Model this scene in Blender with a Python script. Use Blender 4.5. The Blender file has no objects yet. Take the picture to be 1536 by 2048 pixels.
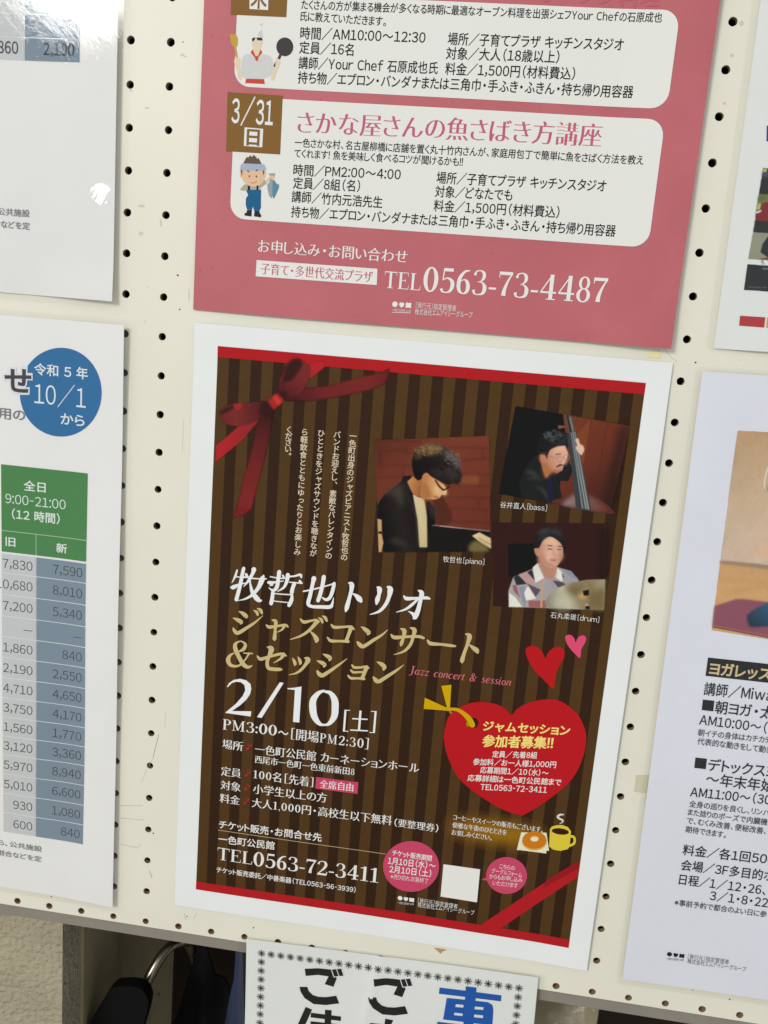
# -*- coding: utf-8 -*-
import bpy, bmesh, math, random
import numpy as np
from mathutils import Matrix, Vector
from mathutils.geometry import tessellate_polygon
random.seed(7)
SC=bpy.context.scene; COL=SC.collection
# Board frame: x right, y up, z out of the board, in mm; its origin is a hole 1.70 m above the floor.
TOP=1.70
BOARD=Matrix.Translation((0,0,TOP))@Matrix.Rotation(math.radians(90),4,'X')@Matrix.Scale(0.001,4)
BR=Matrix.Rotation(math.radians(90),4,'X')
# ---------------- camera
cd=bpy.data.cameras.new('camera'); cam=bpy.data.objects.new('camera',cd); COL.objects.link(cam); SC.camera=cam
cd.sensor_fit='VERTICAL'; cd.sensor_height=36; cd.lens=1847.566/2048*36; cd.clip_start=0.02; cd.clip_end=60
rows=[[0.98858987,0.07885881,-0.12834075],[-0.10333555,0.97495942,-0.19691594],[0.10959846,0.20793126,0.97198393]]
cam.matrix_world=Matrix.Translation((0,0,TOP))@BR@Matrix.Translation((0.217246,-0.150086,0.580217))@Matrix(rows).transposed().to_4x4()
# ---------------- light: an overcast-bright window up on the left, soft room light around
w=bpy.data.worlds.new('World'); SC.world=w; w.use_nodes=True
bg=w.node_tree.nodes['Background']; bg.inputs[0].default_value=(0.93,0.97,1.0,1); bg.inputs[1].default_value=0.64
ld=bpy.data.lights.new('window_light','AREA'); lo=bpy.data.objects.new('window_light',ld); COL.objects.link(lo)
ld.shape='RECTANGLE'; ld.size=1.75; ld.size_y=1.5; ld.energy=215; ld.color=(1.0,0.965,0.91)
lp=Vector((-3.05,2.28,5.1)); tg=Vector((0.1,-0.3,0))
z=(lp-tg).normalized(); x=Vector((0,1,0)).cross(z).normalized(); y=z.cross(x)
lo.matrix_world=Matrix.Translation((0,0,TOP))@BR@Matrix.Translation(lp)@Matrix((x,y,z)).transposed().to_4x4()
SC.view_settings.view_transform='Standard'; SC.view_settings.look='None'; SC.view_settings.exposure=0.0; SC.view_settings.gamma=1.0
SC.cycles.use_denoising=True; SC.cycles.max_bounces=8; SC.cycles.transparent_max_bounces=16
GR={'gtail': (60.25, -42.96, 126.41, -20.75, [(0, (48, 12, 14)), (0.15, (84, 24, 26)), (0.4, (112, 33, 34)), (0.75, (120, 37, 34)), (1, (104, 30, 28))]), 'glow_tail': (50.44, -50.51, 34.1, -122.43, [(0, (44, 14, 14)), (0.2, (82, 26, 26)), (0.5, (112, 32, 33)), (0.85, (126, 36, 35)), (1, (112, 28, 28))]), 'gloopl': (52.05, -48.69, 18.85, -55.92, [(0, (40, 12, 14)), (0.25, (86, 28, 28)), (0.7, (120, 40, 38)), (1, (104, 34, 32))]), 'gloopt': (58.51, -42.29, 73.98, -18.75, [(0, (52, 16, 18)), (0.3, (98, 30, 32)), (0.65, (118, 37, 37)), (1, (120, 40, 36))]), 'gband': (17.19, -78.15, 48.69, -49.83, [(0, (176, 34, 40)), (0.6, (150, 36, 38)), (1, (120, 34, 34))]), 'brick': (120.54, -63.8, 200.55, -122.28, [(0, (92, 42, 28)), (0.4, (120, 56, 38)), (1, (104, 46, 32))]), 'face1': (148.18, -87.59, 167.74, -92.43, [(0, (170, 104, 60)), (0.5, (206, 146, 94)), (1, (226, 176, 120))]), 'cream': (149.16, -98.94, 159.56, -126.82, [(0, (214, 196, 156)), (1, (196, 178, 128))]), 'jackp': (126.48, -107.09, 152.52, -98.59, [(0, (14, 11, 11)), (0.45, (34, 29, 27)), (1, (12, 10, 10))]), 'hair1': (147.79, -83.08, 170.7, -64.47, [(0, (12, 9, 9)), (0.5, (26, 20, 18)), (1, (52, 44, 40))]), 'neckp': (143.89, -90.31, 155.38, -92.56, [(0, (196, 138, 88)), (0.6, (172, 108, 62)), (1, (120, 68, 38))]), 'wood': (239.82, -42.38, 279.58, -75.11, [(0, (118, 56, 34)), (0.5, (106, 48, 32)), (1, (60, 30, 22))]), 'face3': (227.21, -68.03, 241.97, -60.44, [(0, (176, 112, 88)), (0.5, (216, 156, 130)), (1, (232, 178, 156))]), 'bassl': (242.02, -91.4, 269.78, -91.61, [(0, (150, 130, 128)), (0.5, (120, 90, 86)), (1, (110, 54, 42))]), 'cym': (241.12, -157.47, 272.97, -140.69, [(0, (140, 140, 118)), (0.3, (188, 184, 158)), (0.5, (146, 134, 104)), (0.8, (138, 120, 84)), (1, (160, 148, 120))]), 'face5': (231.21, -124.85, 246.07, -125.75, [(0, (190, 136, 112)), (0.45, (228, 180, 158)), (1, (206, 150, 128))]), 'shirt1': (214.38, -140.99, 259.43, -155.28, [(0, (176, 166, 164)), (1, (160, 156, 160))]), 'ywall': (25.1, -34.35, 39.57, -113.22, [(0, (196, 160, 118)), (0.4, (208, 180, 148)), (1, (220, 194, 172))]), 'jean': (47.9, -154.5, 57.87, -140.51, [(0, (14, 36, 58)), (1, (38, 86, 120))])}
PRINT={}
PRINT['pink']=[
('text_panel','P','panel',1,0,[275.05,175.5,274.73,177.96,273.78,180.25,272.27,182.22,270.3,183.73,268.01,184.68,265.55,185,29.84,185,27.38,184.68,25.09,183.73,23.12,182.22,21.61,180.25,20.66,177.96,20.34,175.5,20.34,142.76,20.66,140.3,21.61,138.01,23.12,136.04,25.09,134.53,27.38,133.58,29.84,133.26,265.55,133.26,268.01,133.58,270.3,134.53,272.27,136.04,273.78,138.01,274.73,140.3,275.05,142.76]),
('text_panel','P','panel',1,0,[274.77,118.11,274.45,120.57,273.5,122.86,271.99,124.83,270.02,126.34,267.73,127.29,265.27,127.61,30.95,127.61,28.49,127.29,26.2,126.34,24.23,124.83,22.72,122.86,21.77,120.57,21.45,118.11,21.45,66.43,21.77,63.97,22.72,61.68,24.23,59.71,26.2,58.2,28.49,57.25,30.95,56.93,265.27,56.93,267.73,57.25,270.02,58.2,271.99,59.71,273.5,61.68,274.45,63.97,274.77,66.43]),
('date_badge','P','brn',2,0,[50.39,208.54,50.38,208.62,50.35,208.69,50.3,208.75,50.24,208.8,50.16,208.83,50.09,208.84,16.87,208.84,16.8,208.83,16.72,208.8,16.66,208.75,16.61,208.69,16.58,208.62,16.57,208.54,16.57,173.02,16.58,172.94,16.61,172.87,16.66,172.8,16.72,172.76,16.8,172.73,16.87,172.72,50.09,172.72,50.16,172.73,50.24,172.76,50.3,172.8,50.35,172.87,50.38,172.94,50.39,173.02]),
('date_badge','P','wht',3,0,[27.3,186.8,38.76,186.69,39.18,176.2,27.94,176.29]),
('date_badge','T','brn',4,'b','木',28.3,181.77,38.28,10.8,0),
('date_badge#2','P','brn',2,0,[16.68,129.79,50.75,129.51,51.12,96.07,17.35,95.97]),
('date_badge#2','T','wht',3,'m','3/31',19.78,119.53,45.47,18.2,0),
('date_badge#2','P','wht',3,0,[28.24,110.37,39.81,110.12,39.75,99.55,28.26,99.7]),
('date_badge#2','T','brn',4,'b','日',29.81,105.03,37.91,10.6,0),
('title_lettering','T','pnk',2,'h','オーブン料理',195.16,192,263.98,13.2,0),
('title_lettering#2','T','pnk',2,'h','さかな屋さんの魚さばき方講座',60.49,116.18,240.9,14.2,2.34),
('text_line','T','ink',2,'g','たくさんの方が集まる機会が多くなる時期に最適なオーブン料理を出張シェフYour Chefの石原成也',58.95,180.44,265.78,5.7,0.97),
('text_line','T','ink',2,'g','氏に教えていただきます。',58.73,173.25,109.87,5.7,-0.98),
('text_line','T','ink',2,'g','時間／AM10:00〜12:30',59.3,164.88,133.65,7.3,0.64),
('text_line','T','ink',2,'g','場所／子育てプラザ キッチンスタジオ',146.62,165.74,246.61,7.3,1.3),
('text_line','T','ink',2,'g','定員／16名',59.18,156.69,91.86,7.3,0),
('text_line','T','ink',2,'g','対象／大人（18歳以上）',146.33,157.79,211.47,7.3,0.99),
('text_line','T','ink',2,'g','講師／Your Chef 石原成也氏',59.27,148.63,142.42,7.3,0.78),
('text_line','T','ink',2,'g','料金／1,500円（材料費込）',146.67,149.37,221.41,7.3,0.86),
('text_line','T','ink',2,'g','持ち物／エプロン・バンダナまたは三角巾・手ふき・ふきん・持ち帰り用容器',59.27,140.85,255.29,7.3,1.47),
('text_line','T','ink',2,'g','一色さかな村、名古屋柳橋に店舗を置く丸十竹内さんが、家庭用包丁で簡単に魚をさばく方法を教え',59.65,104.28,265.81,5.6,1.62),
('text_line','T','ink',2,'g','てくれます! 魚を美味しく食べるコツが聞けるかも!!',59.71,97.76,161.94,5.6,0.84),
('text_line','T','ink',2,'g','時間／PM2:00〜4:00',59.82,88.38,125.51,7.3,1.3),
('text_line','T','ink',2,'g','場所／子育てプラザ キッチンスタジオ',147.05,89.19,246.59,7.3,1.31),
('text_line','T','ink',2,'g','定員／8組（名）',60.05,80.57,101.39,7.3,0.64),
('text_line','T','ink',2,'g','対象／どなたでも',146.87,81.01,192.94,7.3,0.61),
('text_line','T','ink',2,'g','講師／竹内元浩先生',59.66,72.32,115.77,7.3,0),
('text_line','T','ink',2,'g','料金／1,500円（材料費込）',146.85,73.02,221.42,7.3,0.94),
('text_line','T','ink',2,'g','持ち物／エプロン・バンダナまたは三角巾・手ふき・ふきん・持ち帰り用容器',59.86,64.29,255.23,7.3,1.68),
('contact_lettering','T','wp',2,'s','お申し込み・お問い合わせ',40.26,41.77,133.59,8.6,0),
('contact_lettering','P','wp',1,0,[39.74,33.26,115.69,33.5,116.04,23.81,39.7,23.41]),
('contact_lettering','T','pnk',2,'s','子育て・多世代交流プラザ',42.7,28.37,113.26,7.6,0),
('contact_lettering','T','wp',2,'r','TEL',120.46,27.65,143.09,13.6,0),
('contact_lettering','T','wp',2,'r','0563-73-4487',144.45,30.31,254.37,20.2,1.22),
('publisher_mark','L','wp',2,126.56,13.2,138.32),
('publisher_mark','T','wp',2,'n','一色町公民館・広場',126.86,9.68,138.32,2.0,0),
('publisher_mark','P','wp',2,0,[126.79,8.39,138.25,8.81,138.28,8.51,126.82,8.09]),
('publisher_mark','T','wp',2,'n','［発行元］指定管理者',141.25,13.71,165.98,4.0,0),
('publisher_mark','T','wp',2,'n','株式会社エムアイシーグループ',140.96,10.1,176.33,4.0,0.73),
('cook_illustration','P','chef',1,0,[30.95,160.11,30.8,163.16,31.64,167.68,32.29,168.82,33.69,169.36,35.48,169.12,36.42,168.2,37.31,164.72,37.3,160.23]),
('cook_illustration','P','chef',1,1,[25.69,150.68,29.95,151.52,33.66,149.1,36.74,151.83,41.42,151.23,43.76,147.62,43.39,141.44,38.54,138.27,27.4,137.73,24.3,142.16,24.44,146.73]),
('cook_illustration','P','skin',2,1,[30.43,159.93,36.66,160.2,36.62,157.63,35.57,153.71,34.31,150.43,32.85,151.01,31.45,153.85]),
('cook_illustration','P','hair',3,0,[30.18,159.92,30.92,160.76,32.34,160.91,31.71,159.34,30.61,158.49]),
('cook_illustration','P','hair',3,0,[32.88,160.94,35.91,160.97,36.73,160.21,36.35,159.39,33.49,159.49]),
('cook_illustration','P','scarf',3,0,[30.89,154.31,29.73,152.48,32.56,149.7,32.98,148.42,33.91,147.81,34.57,148.82,34.52,149.95,36.87,152.8,35.89,154.54,34.3,150.75,32.87,150.68]),
('cook_illustration','P','scarf',3,0,[27.76,137.82,38.72,138.12,39.41,135.44,27.33,135.37]),
('cook_illustration','P','skin',2,1,[20.37,148.98,22.5,149.72,23.84,148,23.47,144.4,25.18,140.24,24.73,136.95,23.06,137.85,21.96,142.05,19.94,146.52]),
('cook_illustration','P','skin',2,1,[45.44,149.64,47.58,149.58,48.07,147.18,46.51,143.21,45.16,138.59,43.59,137.7,42.94,139.79,43.98,143.74]),
('cook_illustration','P','spat',3,0,[16.46,161.9,20.29,162.23,21.66,159.87,21.64,156.32,20.81,154.99,22.07,149.54,20.79,149.32,19.55,154.94,17.67,156.79]),
('cook_illustration','P','pan',3,0,[55.51,156.8,55.45,155.65,55.14,154.55,54.58,153.55,53.82,152.7,52.88,152.04,51.82,151.61,50.68,151.43,49.53,151.51,48.42,151.84,47.41,152.41,46.54,153.19,45.88,154.13,45.43,155.2,45.24,156.34,45.31,157.49,45.63,158.59,46.18,159.58,46.95,160.43,47.89,161.08,48.95,161.51,50.09,161.68,51.23,161.61,52.34,161.28,53.35,160.71,54.2,159.94,54.87,158.99,55.32,157.93]),
('cook_illustration','P','pan',3,0,[47.41,152.64,48.7,151.73,47.87,149.5,46.31,150]),
('cook_illustration','P','pan',3,0,[45.16,148.17,45.24,145.42,44.44,145.06,44.14,146.02]),
('fisherman_illustration','P','fhair',3,0,[28.38,89.66,30.16,93.15,30.83,93.5,31.2,93,32.6,94.66,33.46,93.55,34.88,95,35.85,93.9,36.42,93.83,36.83,92.58,37.7,93.48,39.94,89.91]),
('fisherman_illustration','P','skin2',2,1,[27.52,86,41.97,86.22,42.26,82.84,41.39,79.81,38.54,77.29,35.59,76.47,31.87,77.09,29.24,79.07,27.83,81.97]),
('fisherman_illustration','P','skin2',1,0,[28.34,82.43,28.33,82.19,28.27,81.96,28.18,81.75,28.05,81.58,27.89,81.44,27.71,81.35,27.52,81.31,27.32,81.33,27.13,81.39,26.96,81.51,26.81,81.67,26.7,81.87,26.62,82.09,26.59,82.32,26.6,82.56,26.66,82.79,26.75,83,26.88,83.17,27.04,83.31,27.22,83.4,27.41,83.44,27.61,83.42,27.8,83.35,27.97,83.24,28.12,83.08,28.23,82.88,28.3,82.66]),
('fisherman_illustration','P','skin2',1,0,[42.9,82.88,42.89,82.64,42.84,82.42,42.75,82.21,42.62,82.03,42.46,81.9,42.28,81.81,42.09,81.77,41.9,81.78,41.71,81.85,41.54,81.97,41.39,82.13,41.28,82.32,41.2,82.54,41.17,82.78,41.18,83.01,41.23,83.24,41.32,83.45,41.45,83.62,41.61,83.76,41.79,83.85,41.98,83.89,42.17,83.87,42.36,83.81,42.53,83.69,42.68,83.53,42.79,83.34,42.87,83.12]),
('fisherman_illustration','P','band',3,1,[26.95,88.3,28.05,89.42,34,89.67,40.86,89.86,42.06,88.77,42.41,86.46,34.66,85.78,27.07,85.76,26.73,87.22]),
('fisherman_illustration','P','fhair',3,0,[27.08,85.65,28.11,85.71,28.05,82.2,27.4,83.65]),
('fisherman_illustration','P','fhair',3,0,[40.71,86.15,41.97,86.12,41.33,83.11]),
('fisherman_illustration','S','fhair',4,1,[31,85.46,0.38,31.69,85.35,0.74,32.45,84.91,0.39]),
('fisherman_illustration','S','fhair',4,1,[36.5,85.68,0.39,37.05,86.14,0.73,37.79,86.5,0.39]),
('fisherman_illustration','P','fhair',4,0,[33.1,82.4,33.1,82.26,33.07,82.14,33.02,82.02,32.95,81.92,32.87,81.84,32.78,81.79,32.68,81.77,32.57,81.78,32.47,81.82,32.38,81.89,32.31,81.98,32.25,82.09,32.2,82.21,32.19,82.34,32.19,82.47,32.22,82.6,32.27,82.72,32.34,82.82,32.42,82.89,32.51,82.94,32.62,82.96,32.72,82.95,32.82,82.92,32.91,82.85,32.99,82.76,33.05,82.65,33.09,82.53]),
('fisherman_illustration','P','fhair',4,0,[37.53,82.56,37.53,82.42,37.5,82.3,37.45,82.18,37.38,82.08,37.3,82.01,37.2,81.96,37.1,81.94,37,81.94,36.9,81.98,36.81,82.05,36.73,82.14,36.67,82.25,36.63,82.37,36.61,82.5,36.62,82.63,36.65,82.76,36.7,82.88,36.76,82.98,36.85,83.05,36.94,83.1,37.04,83.12,37.14,83.11,37.24,83.08,37.33,83.01,37.41,82.92,37.47,82.81,37.51,82.69]),
('fisherman_illustration','S','mouth',4,1,[33.51,78.8,0.21,35.02,78.57,0.38,36.61,79.09,0.39,37.44,79.83,0.22]),
('fisherman_illustration','P','shirt',1,0,[30,77.62,31.62,77.51,35.59,76.47,39.87,78.23,42.24,81.14,43.74,78.89,40.65,76.57,39.36,74.78,31.32,74.17,30.65,73.81,27.64,73.83,27.26,74.67]),
('fisherman_illustration','P','skin2',1,0,[27.87,73.85,30.19,73.78,32.15,71.54,31.07,69.97,30.33,70.78]),
('fisherman_illustration','P','skin2',1,0,[42.52,80.09,44.91,82.58,45.32,83.45,48.4,83.64,48.42,81.09,46.58,81.4,43.5,79.09]),
('fisherman_illustration','P','ovr',2,0,[30.98,74.15,32,74.43,38.9,74.85,40.45,75.06,40.68,67.14,40.93,64.57,40,62.46,36.66,62.25,35.84,64.78,35.13,62.69,32.11,62.92,31.17,65.45,31.1,69.33,32.39,71.34]),
('fisherman_illustration','P','dk',3,0,[31.99,77.1,33.39,76.65,33.5,74.41,32,74.43]),
('fisherman_illustration','P','dk',3,0,[37.39,77.22,38.58,77.4,38.67,74.73,37.57,74.66]),
('fisherman_illustration','P','boot',2,0,[32.24,62.72,35.25,62.69,35.21,58.91,30.9,59.17,30.5,60.22,31.96,61.18]),
('fisherman_illustration','P','boot',2,0,[36.89,62.26,40,62.46,40.29,61.29,41.28,60.17,41.24,58.76,36.7,59.11]),
('fisherman_illustration','P','fish1',2,0,[46.07,82.22,47.28,81.02,47.9,74.03,47.19,70.24,45.49,71.95,44.5,75.31,44,78.27,45.08,79.4]),
('fisherman_illustration','P','fish2',2,0,[47.28,81.02,48.54,80.99,49.67,79.25,51.3,78.72,51.6,77.46,50.42,73.97,48.69,70.12,47.57,71.65]),
('fisherman_illustration','P','fish1',2,0,[44.34,84.67,48.77,85.15,48.4,83.53,45.2,83.66]),
]
PRINT['central']=[
('artwork','P','str1',-1,0,[15.78,-402.12,282.88,-402.12,282.88,-13.29,15.78,-13.29]),
('artwork','P','str2',0,0,[23.4,-402.12,30.46,-402.12,30.46,-13.29,23.4,-13.29]),
('artwork','P','str2',0,0,[37.88,-402.12,44.94,-402.12,44.94,-13.29,37.88,-13.29]),
('artwork','P','str2',0,0,[52.36,-402.12,59.42,-402.12,59.42,-13.29,52.36,-13.29]),
('artwork','P','str2',0,0,[66.84,-402.12,73.9,-402.12,73.9,-13.29,66.84,-13.29]),
('artwork','P','str2',0,0,[81.32,-402.12,88.38,-402.12,88.38,-13.29,81.32,-13.29]),
('artwork','P','str2',0,0,[95.8,-402.12,102.86,-402.12,102.86,-13.29,95.8,-13.29]),
('artwork','P','str2',0,0,[110.28,-402.12,117.33,-402.12,117.33,-13.29,110.28,-13.29]),
('artwork','P','str2',0,0,[124.76,-402.12,131.81,-402.12,131.81,-13.29,124.76,-13.29]),
('artwork','P','str2',0,0,[139.23,-402.12,146.29,-402.12,146.29,-13.29,139.23,-13.29]),
('artwork','P','str2',0,0,[153.71,-402.12,160.77,-402.12,160.77,-13.29,153.71,-13.29]),
('artwork','P','str2',0,0,[168.19,-402.12,175.25,-402.12,175.25,-13.29,168.19,-13.29]),
('artwork','P','str2',0,0,[182.67,-402.12,189.73,-402.12,189.73,-13.29,182.67,-13.29]),
('artwork','P','str2',0,0,[197.15,-402.12,204.21,-402.12,204.21,-13.29,197.15,-13.29]),
('artwork','P','str2',0,0,[211.63,-402.12,218.69,-402.12,218.69,-13.29,211.63,-13.29]),
('artwork','P','str2',0,0,[226.11,-402.12,233.17,-402.12,233.17,-13.29,226.11,-13.29]),
('artwork','P','str2',0,0,[240.59,-402.12,247.65,-402.12,247.65,-13.29,240.59,-13.29]),
('artwork','P','str2',0,0,[255.07,-402.12,262.12,-402.12,262.12,-13.29,255.07,-13.29]),
('artwork','P','str2',0,0,[269.54,-402.12,276.6,-402.12,276.6,-13.29,269.54,-13.29]),
('top_band','P','red1',3,0,[15.78,-20.2,282.88,-20.2,282.88,-13.29,15.78,-13.29]),
('bottom_band','P','red1',3,0,[15.78,-402.12,282.88,-402.12,282.88,-395.67,15.78,-395.67]),
('bow_print','P','gband',4,0,[16.99,-77.74,32.14,-62.7,43.75,-53.63,44.44,-58.6,34.33,-72.24,17.17,-88.03]),
('bow_print','P','red1',4,0,[76.51,-18.95,80.9,-22.24,84.6,-21.27,76.68,-28.32,75.22,-25.17]),
('bow_print','P','red1',4,0,[75.65,-18.61,84.71,-16.63,85.78,-20.19,77.07,-27.87]),
('bow_print','P','gtail',4,0,[60.32,-44.2,73.33,-35.18,88.68,-32.18,106.15,-25.75,122.29,-20.71,126.59,-17.91,125.79,-23.23,124.1,-27.84,114.94,-32.32,94.56,-38.64,78.01,-42.6]),
('bow_print','P','glow_tail',4,0,[44.4,-57.77,54.22,-49.33,52.29,-68.82,49.63,-83.54,44.74,-106.44,42.65,-117.13,38.01,-121.13,30.23,-124.6,33.69,-113.7,36.44,-97.75,40.79,-80.13,42.73,-67.2]),
('bow_print','P','gloopl',5,1,[18.42,-55.96,22.11,-51.41,28.91,-48.95,39.98,-46.87,49.32,-45.6,53.42,-50.23,46.4,-55.06,43.16,-58.72,35.58,-62.38,26.97,-63.18,20.79,-60.8]),
('bow_print','P','red4',6,0,[18.42,-55.96,22.13,-51.83,28.49,-49.33,30.67,-49.8,25.67,-53.61,19.75,-56.85]),
('bow_print','P','red4',6,1,[45.96,-46.74,50.24,-46.77,53.85,-50.36,48.92,-53.99,44.61,-53.55]),
('bow_print','P','red5',6,1,[28.23,-49.35,33.19,-48.57,32.46,-51.31,30.36,-52.51,28.34,-51.69]),
('bow_print','P','gloopt',5,1,[56.21,-39.18,56.68,-32.53,60,-24.03,63.07,-18.87,67.17,-17.05,72.29,-18.49,76.74,-22.59,75.9,-29.21,71.75,-36.97,65.32,-42.5,60.27,-43.37]),
('bow_print','P','red4',6,1,[60.05,-24.84,61.52,-21.04,64.69,-17.75,68,-16.98,70.6,-18.23,70.8,-21.47,67.75,-26.64,64.63,-31.01,60.48,-32.2,58.51,-34.84]),
('bow_print','P','red4',6,0,[56.23,-39.59,59.07,-37.27,62.12,-38.65,62.24,-40.71,60.25,-42.96]),
('bow_print','P','red5',7,0,[49.73,-45.15,55.81,-39.63,60.3,-43.78,54.29,-50.57]),
('bow_print','P','red6',8,0,[52.98,-42.37,54.61,-40.98,59.11,-45.39,57.1,-47.4]),
('corner_band','P','red1',4,0,[282.31,-334.51,282.36,-347.32,235.2,-396.15,221.11,-395.99]),
('corner_band','P','red3b',5,0,[282.31,-334.51,282.36,-340.72,260.11,-360.39,262.33,-353.13]),
('intro_text','V','cr',2,'g','一色町出身のジャズピアニスト牧哲也の',106.52,-60.16,-144.89,4.95),
('intro_text','V','cr',2,'g','バンドお迎えし、素敵なバレンタインの',96.18,-60.3,-144.91,4.95),
('intro_text','V','cr',2,'g','ひとときをジャズサウンドを聴きなが',85.78,-60.19,-144.59,4.95),
('intro_text','V','cr',2,'g','ら軽飲食とともにゆったりとお楽しみ',75.07,-60.36,-144.91,4.95),
('intro_text','V','cr',2,'g','ください。',64.84,-60.23,-81.19,4.95),
('pianist_photo','P','brick',3,0,[120.54,-63.8,192.29,-54.17,201.13,-127.85,129.08,-136.56]),
('pianist_photo','S','bdark',4,0,[120.83,-63.94,0.56,150.44,-61.95,0.89]),
('pianist_photo','S','bdark',4,0,[121.94,-70.89,0.56,137.55,-68.52,0.9,146.63,-69.61,0.56]),
('pianist_photo','S','bdark',4,0,[122.94,-80.15,0.57,146.19,-77.56,0.9]),
('pianist_photo','S','bdark',4,0,[123.8,-87.49,0.57,140.71,-86.07,0.91]),
('pianist_photo','S','bdark',4,0,[166.75,-63.73,0.56,193.1,-62.02,0.89]),
('pianist_photo','S','bdark',4,0,[176.34,-71.2,0.56,193.75,-68.36,0.89]),
('pianist_photo','S','bdark',4,0,[177.75,-80.06,0.56,195.07,-78.6,0.9]),
('pianist_photo','S','bdark',4,0,[170.1,-87.64,0.57,196.09,-85.83,0.9]),
('pianist_photo','S','bdark',4,0,[169.73,-95.65,0.57,196.86,-93.4,0.9]),
('pianist_photo','S','bdark',4,0,[171.5,-102.63,0.57,197.95,-101.27,0.91]),
('pianist_photo','S','bdark',4,0,[169.48,-111.2,0.58,198.79,-109.49,0.91]),
('pianist_photo','S','bdark',4,0,[124.79,-71.18,0.56,125.41,-79.06,0.9]),
('pianist_photo','S','bdark',4,0,[140.22,-66.86,0.56,141.99,-71.19,0.9]),
('pianist_photo','S','bdark',4,0,[189.37,-63.21,0.55,190.31,-69.82,0.88]),
('pianist_photo','S','bdark',4,0,[188.8,-79.51,0.55,190.02,-86.17,0.88]),
('pianist_photo','S','bdark',4,0,[189.71,-94.15,0.55,190.88,-100.3,0.89]),
('pianist_photo','S','bdark',4,0,[173.53,-103.28,0.56,173.62,-110.18,0.9]),
('pianist_photo','S','bdark',4,0,[140.19,-79.86,0.56,140.61,-84.94,0.9]),
('pianist_photo','P','bricklt',4,0,[177.86,-81.18,188.8,-79.51,189.11,-85.41,177.79,-86.28]),
('pianist_photo','P','bdark',4,0,[123.67,-71.29,125.63,-71.09,126.25,-78.97,124.57,-79.14]),
('pianist_photo','P','bdark',4,1,[161.93,-96.46,168.16,-96.96,174.51,-110.66,164.1,-114.09]),
('pianist_photo','P','jackp',5,0,[126.21,-114.67,125.73,-104.85,129.24,-98.7,134.01,-94.19,139.77,-88.44,140.61,-84.94,145.63,-84.15,148.67,-93.25,153.02,-104.29,158.02,-109.53,157,-98.12,162.55,-103.29,164.15,-114.67,199.54,-115.16,201.13,-127.85,131.66,-136.27,129.66,-118.39]),
('pianist_photo','P','blk',6,0,[161.62,-114.94,199.54,-115.16,201.13,-127.85,160.07,-132.62]),
('pianist_photo','P','bgrey',6,1,[129.76,-98.07,134.01,-94.19,139.96,-90.71,141.95,-104.3,139.88,-103.36,136.02,-98]),
('pianist_photo','S','bgrey',6,1,[143.09,-87.54,0.56,143.62,-93.77,0.79,145.89,-100.43,0.57,152.4,-110.13,0.34]),
('pianist_photo','S','bgrey',6,1,[135.01,-127.77,0.59,141.37,-128.24,2.35,147.3,-130.52,0.59]),
('pianist_photo','S','bgrey',6,1,[158.17,-98.57,0.57,160.87,-103.46,2.26,163.17,-110.14,1.13]),
('pianist_photo','P','cream',7,0,[148.07,-96.18,155.33,-98.3,158.02,-109.53,160.1,-129.68,155.29,-130.22,152.65,-113]),
('pianist_photo','S','cream3',8,1,[151.4,-98.7,0.57,154.9,-112.76,1.36,157.4,-128.23,1.14]),
('pianist_photo','P','neckp',7,0,[143.72,-88.33,146.82,-84.88,152.35,-83.75,153.77,-87.02,153.15,-92.79,154.16,-97.84,151.33,-97.85,148.35,-96.15,146.43,-93.48]),
('pianist_photo','P','face1',8,0,[152.35,-83.75,155.49,-81.17,160.85,-84.6,167.32,-87.92,169.42,-91.12,168.78,-94.49,166.35,-94.4,165.3,-96.4,162.9,-97.79,158.71,-98.23,154.16,-97.84,152.84,-95.69,152.95,-90.53]),
('pianist_photo','P','face2',9,1,[152.65,-87.14,156.1,-87.92,160.15,-95.5,158.15,-98.29,153.6,-97.9]),
('pianist_photo','S','fhi',9,1,[166.48,-90.85,0.79,168.63,-92.91,1.46,167.91,-94.24,0.56]),
('pianist_photo','S','fhi',9,1,[161.31,-89.67,0.91,163.8,-92.27,1.68,162.33,-94.7,0.56]),
('pianist_photo','P','hair1',9,0,[146.1,-79.84,145.34,-74.25,145.94,-71.37,148.61,-66.61,152.82,-63.68,159.35,-61.93,165.04,-63.34,169.76,-66.24,173.98,-69.75,176.6,-76.79,177.85,-82.31,176.18,-86.9,172.77,-86.34,170.12,-87.92,166.08,-86.62,163.73,-85.44,160.85,-84.6,157.92,-83.19,155.52,-81.45,153.47,-83.64,152.55,-86.01,150.39,-87.08,147.98,-85.33]),
('pianist_photo','P','hairl',10,1,[145.98,-71.93,148.63,-66.89,152.85,-63.95,159.37,-62.1,163.94,-63.44,163.15,-66.88,157.82,-69.64,152.28,-70.19,149.09,-72.19]),
('pianist_photo','P','hairl2',10,1,[165.25,-65.55,169.84,-67.07,174.69,-71.36,176.76,-78.47,174.01,-75.92,170.78,-71.18,166.71,-69.34]),
('pianist_photo','S','hairh',11,0,[154.54,-67.58,0.17,154.99,-67.28,0.33,156.01,-66.84,0.11]),
('pianist_photo','S','hairh',11,0,[160.95,-64.61,0.17,162.02,-64.28,0.33,163.03,-63.77,0.11]),
('pianist_photo','S','hairh',11,0,[155.63,-67.38,0.17,156.22,-67.91,0.33,156.4,-68.76,0.11]),
('pianist_photo','S','hairh',11,0,[155.29,-65.23,0.17,156.12,-65.53,0.34,156.66,-66.17,0.11]),
('pianist_photo','S','hairh',11,0,[156.04,-65.82,0.17,156.89,-66.3,0.34,157.7,-66.5,0.11]),
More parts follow.
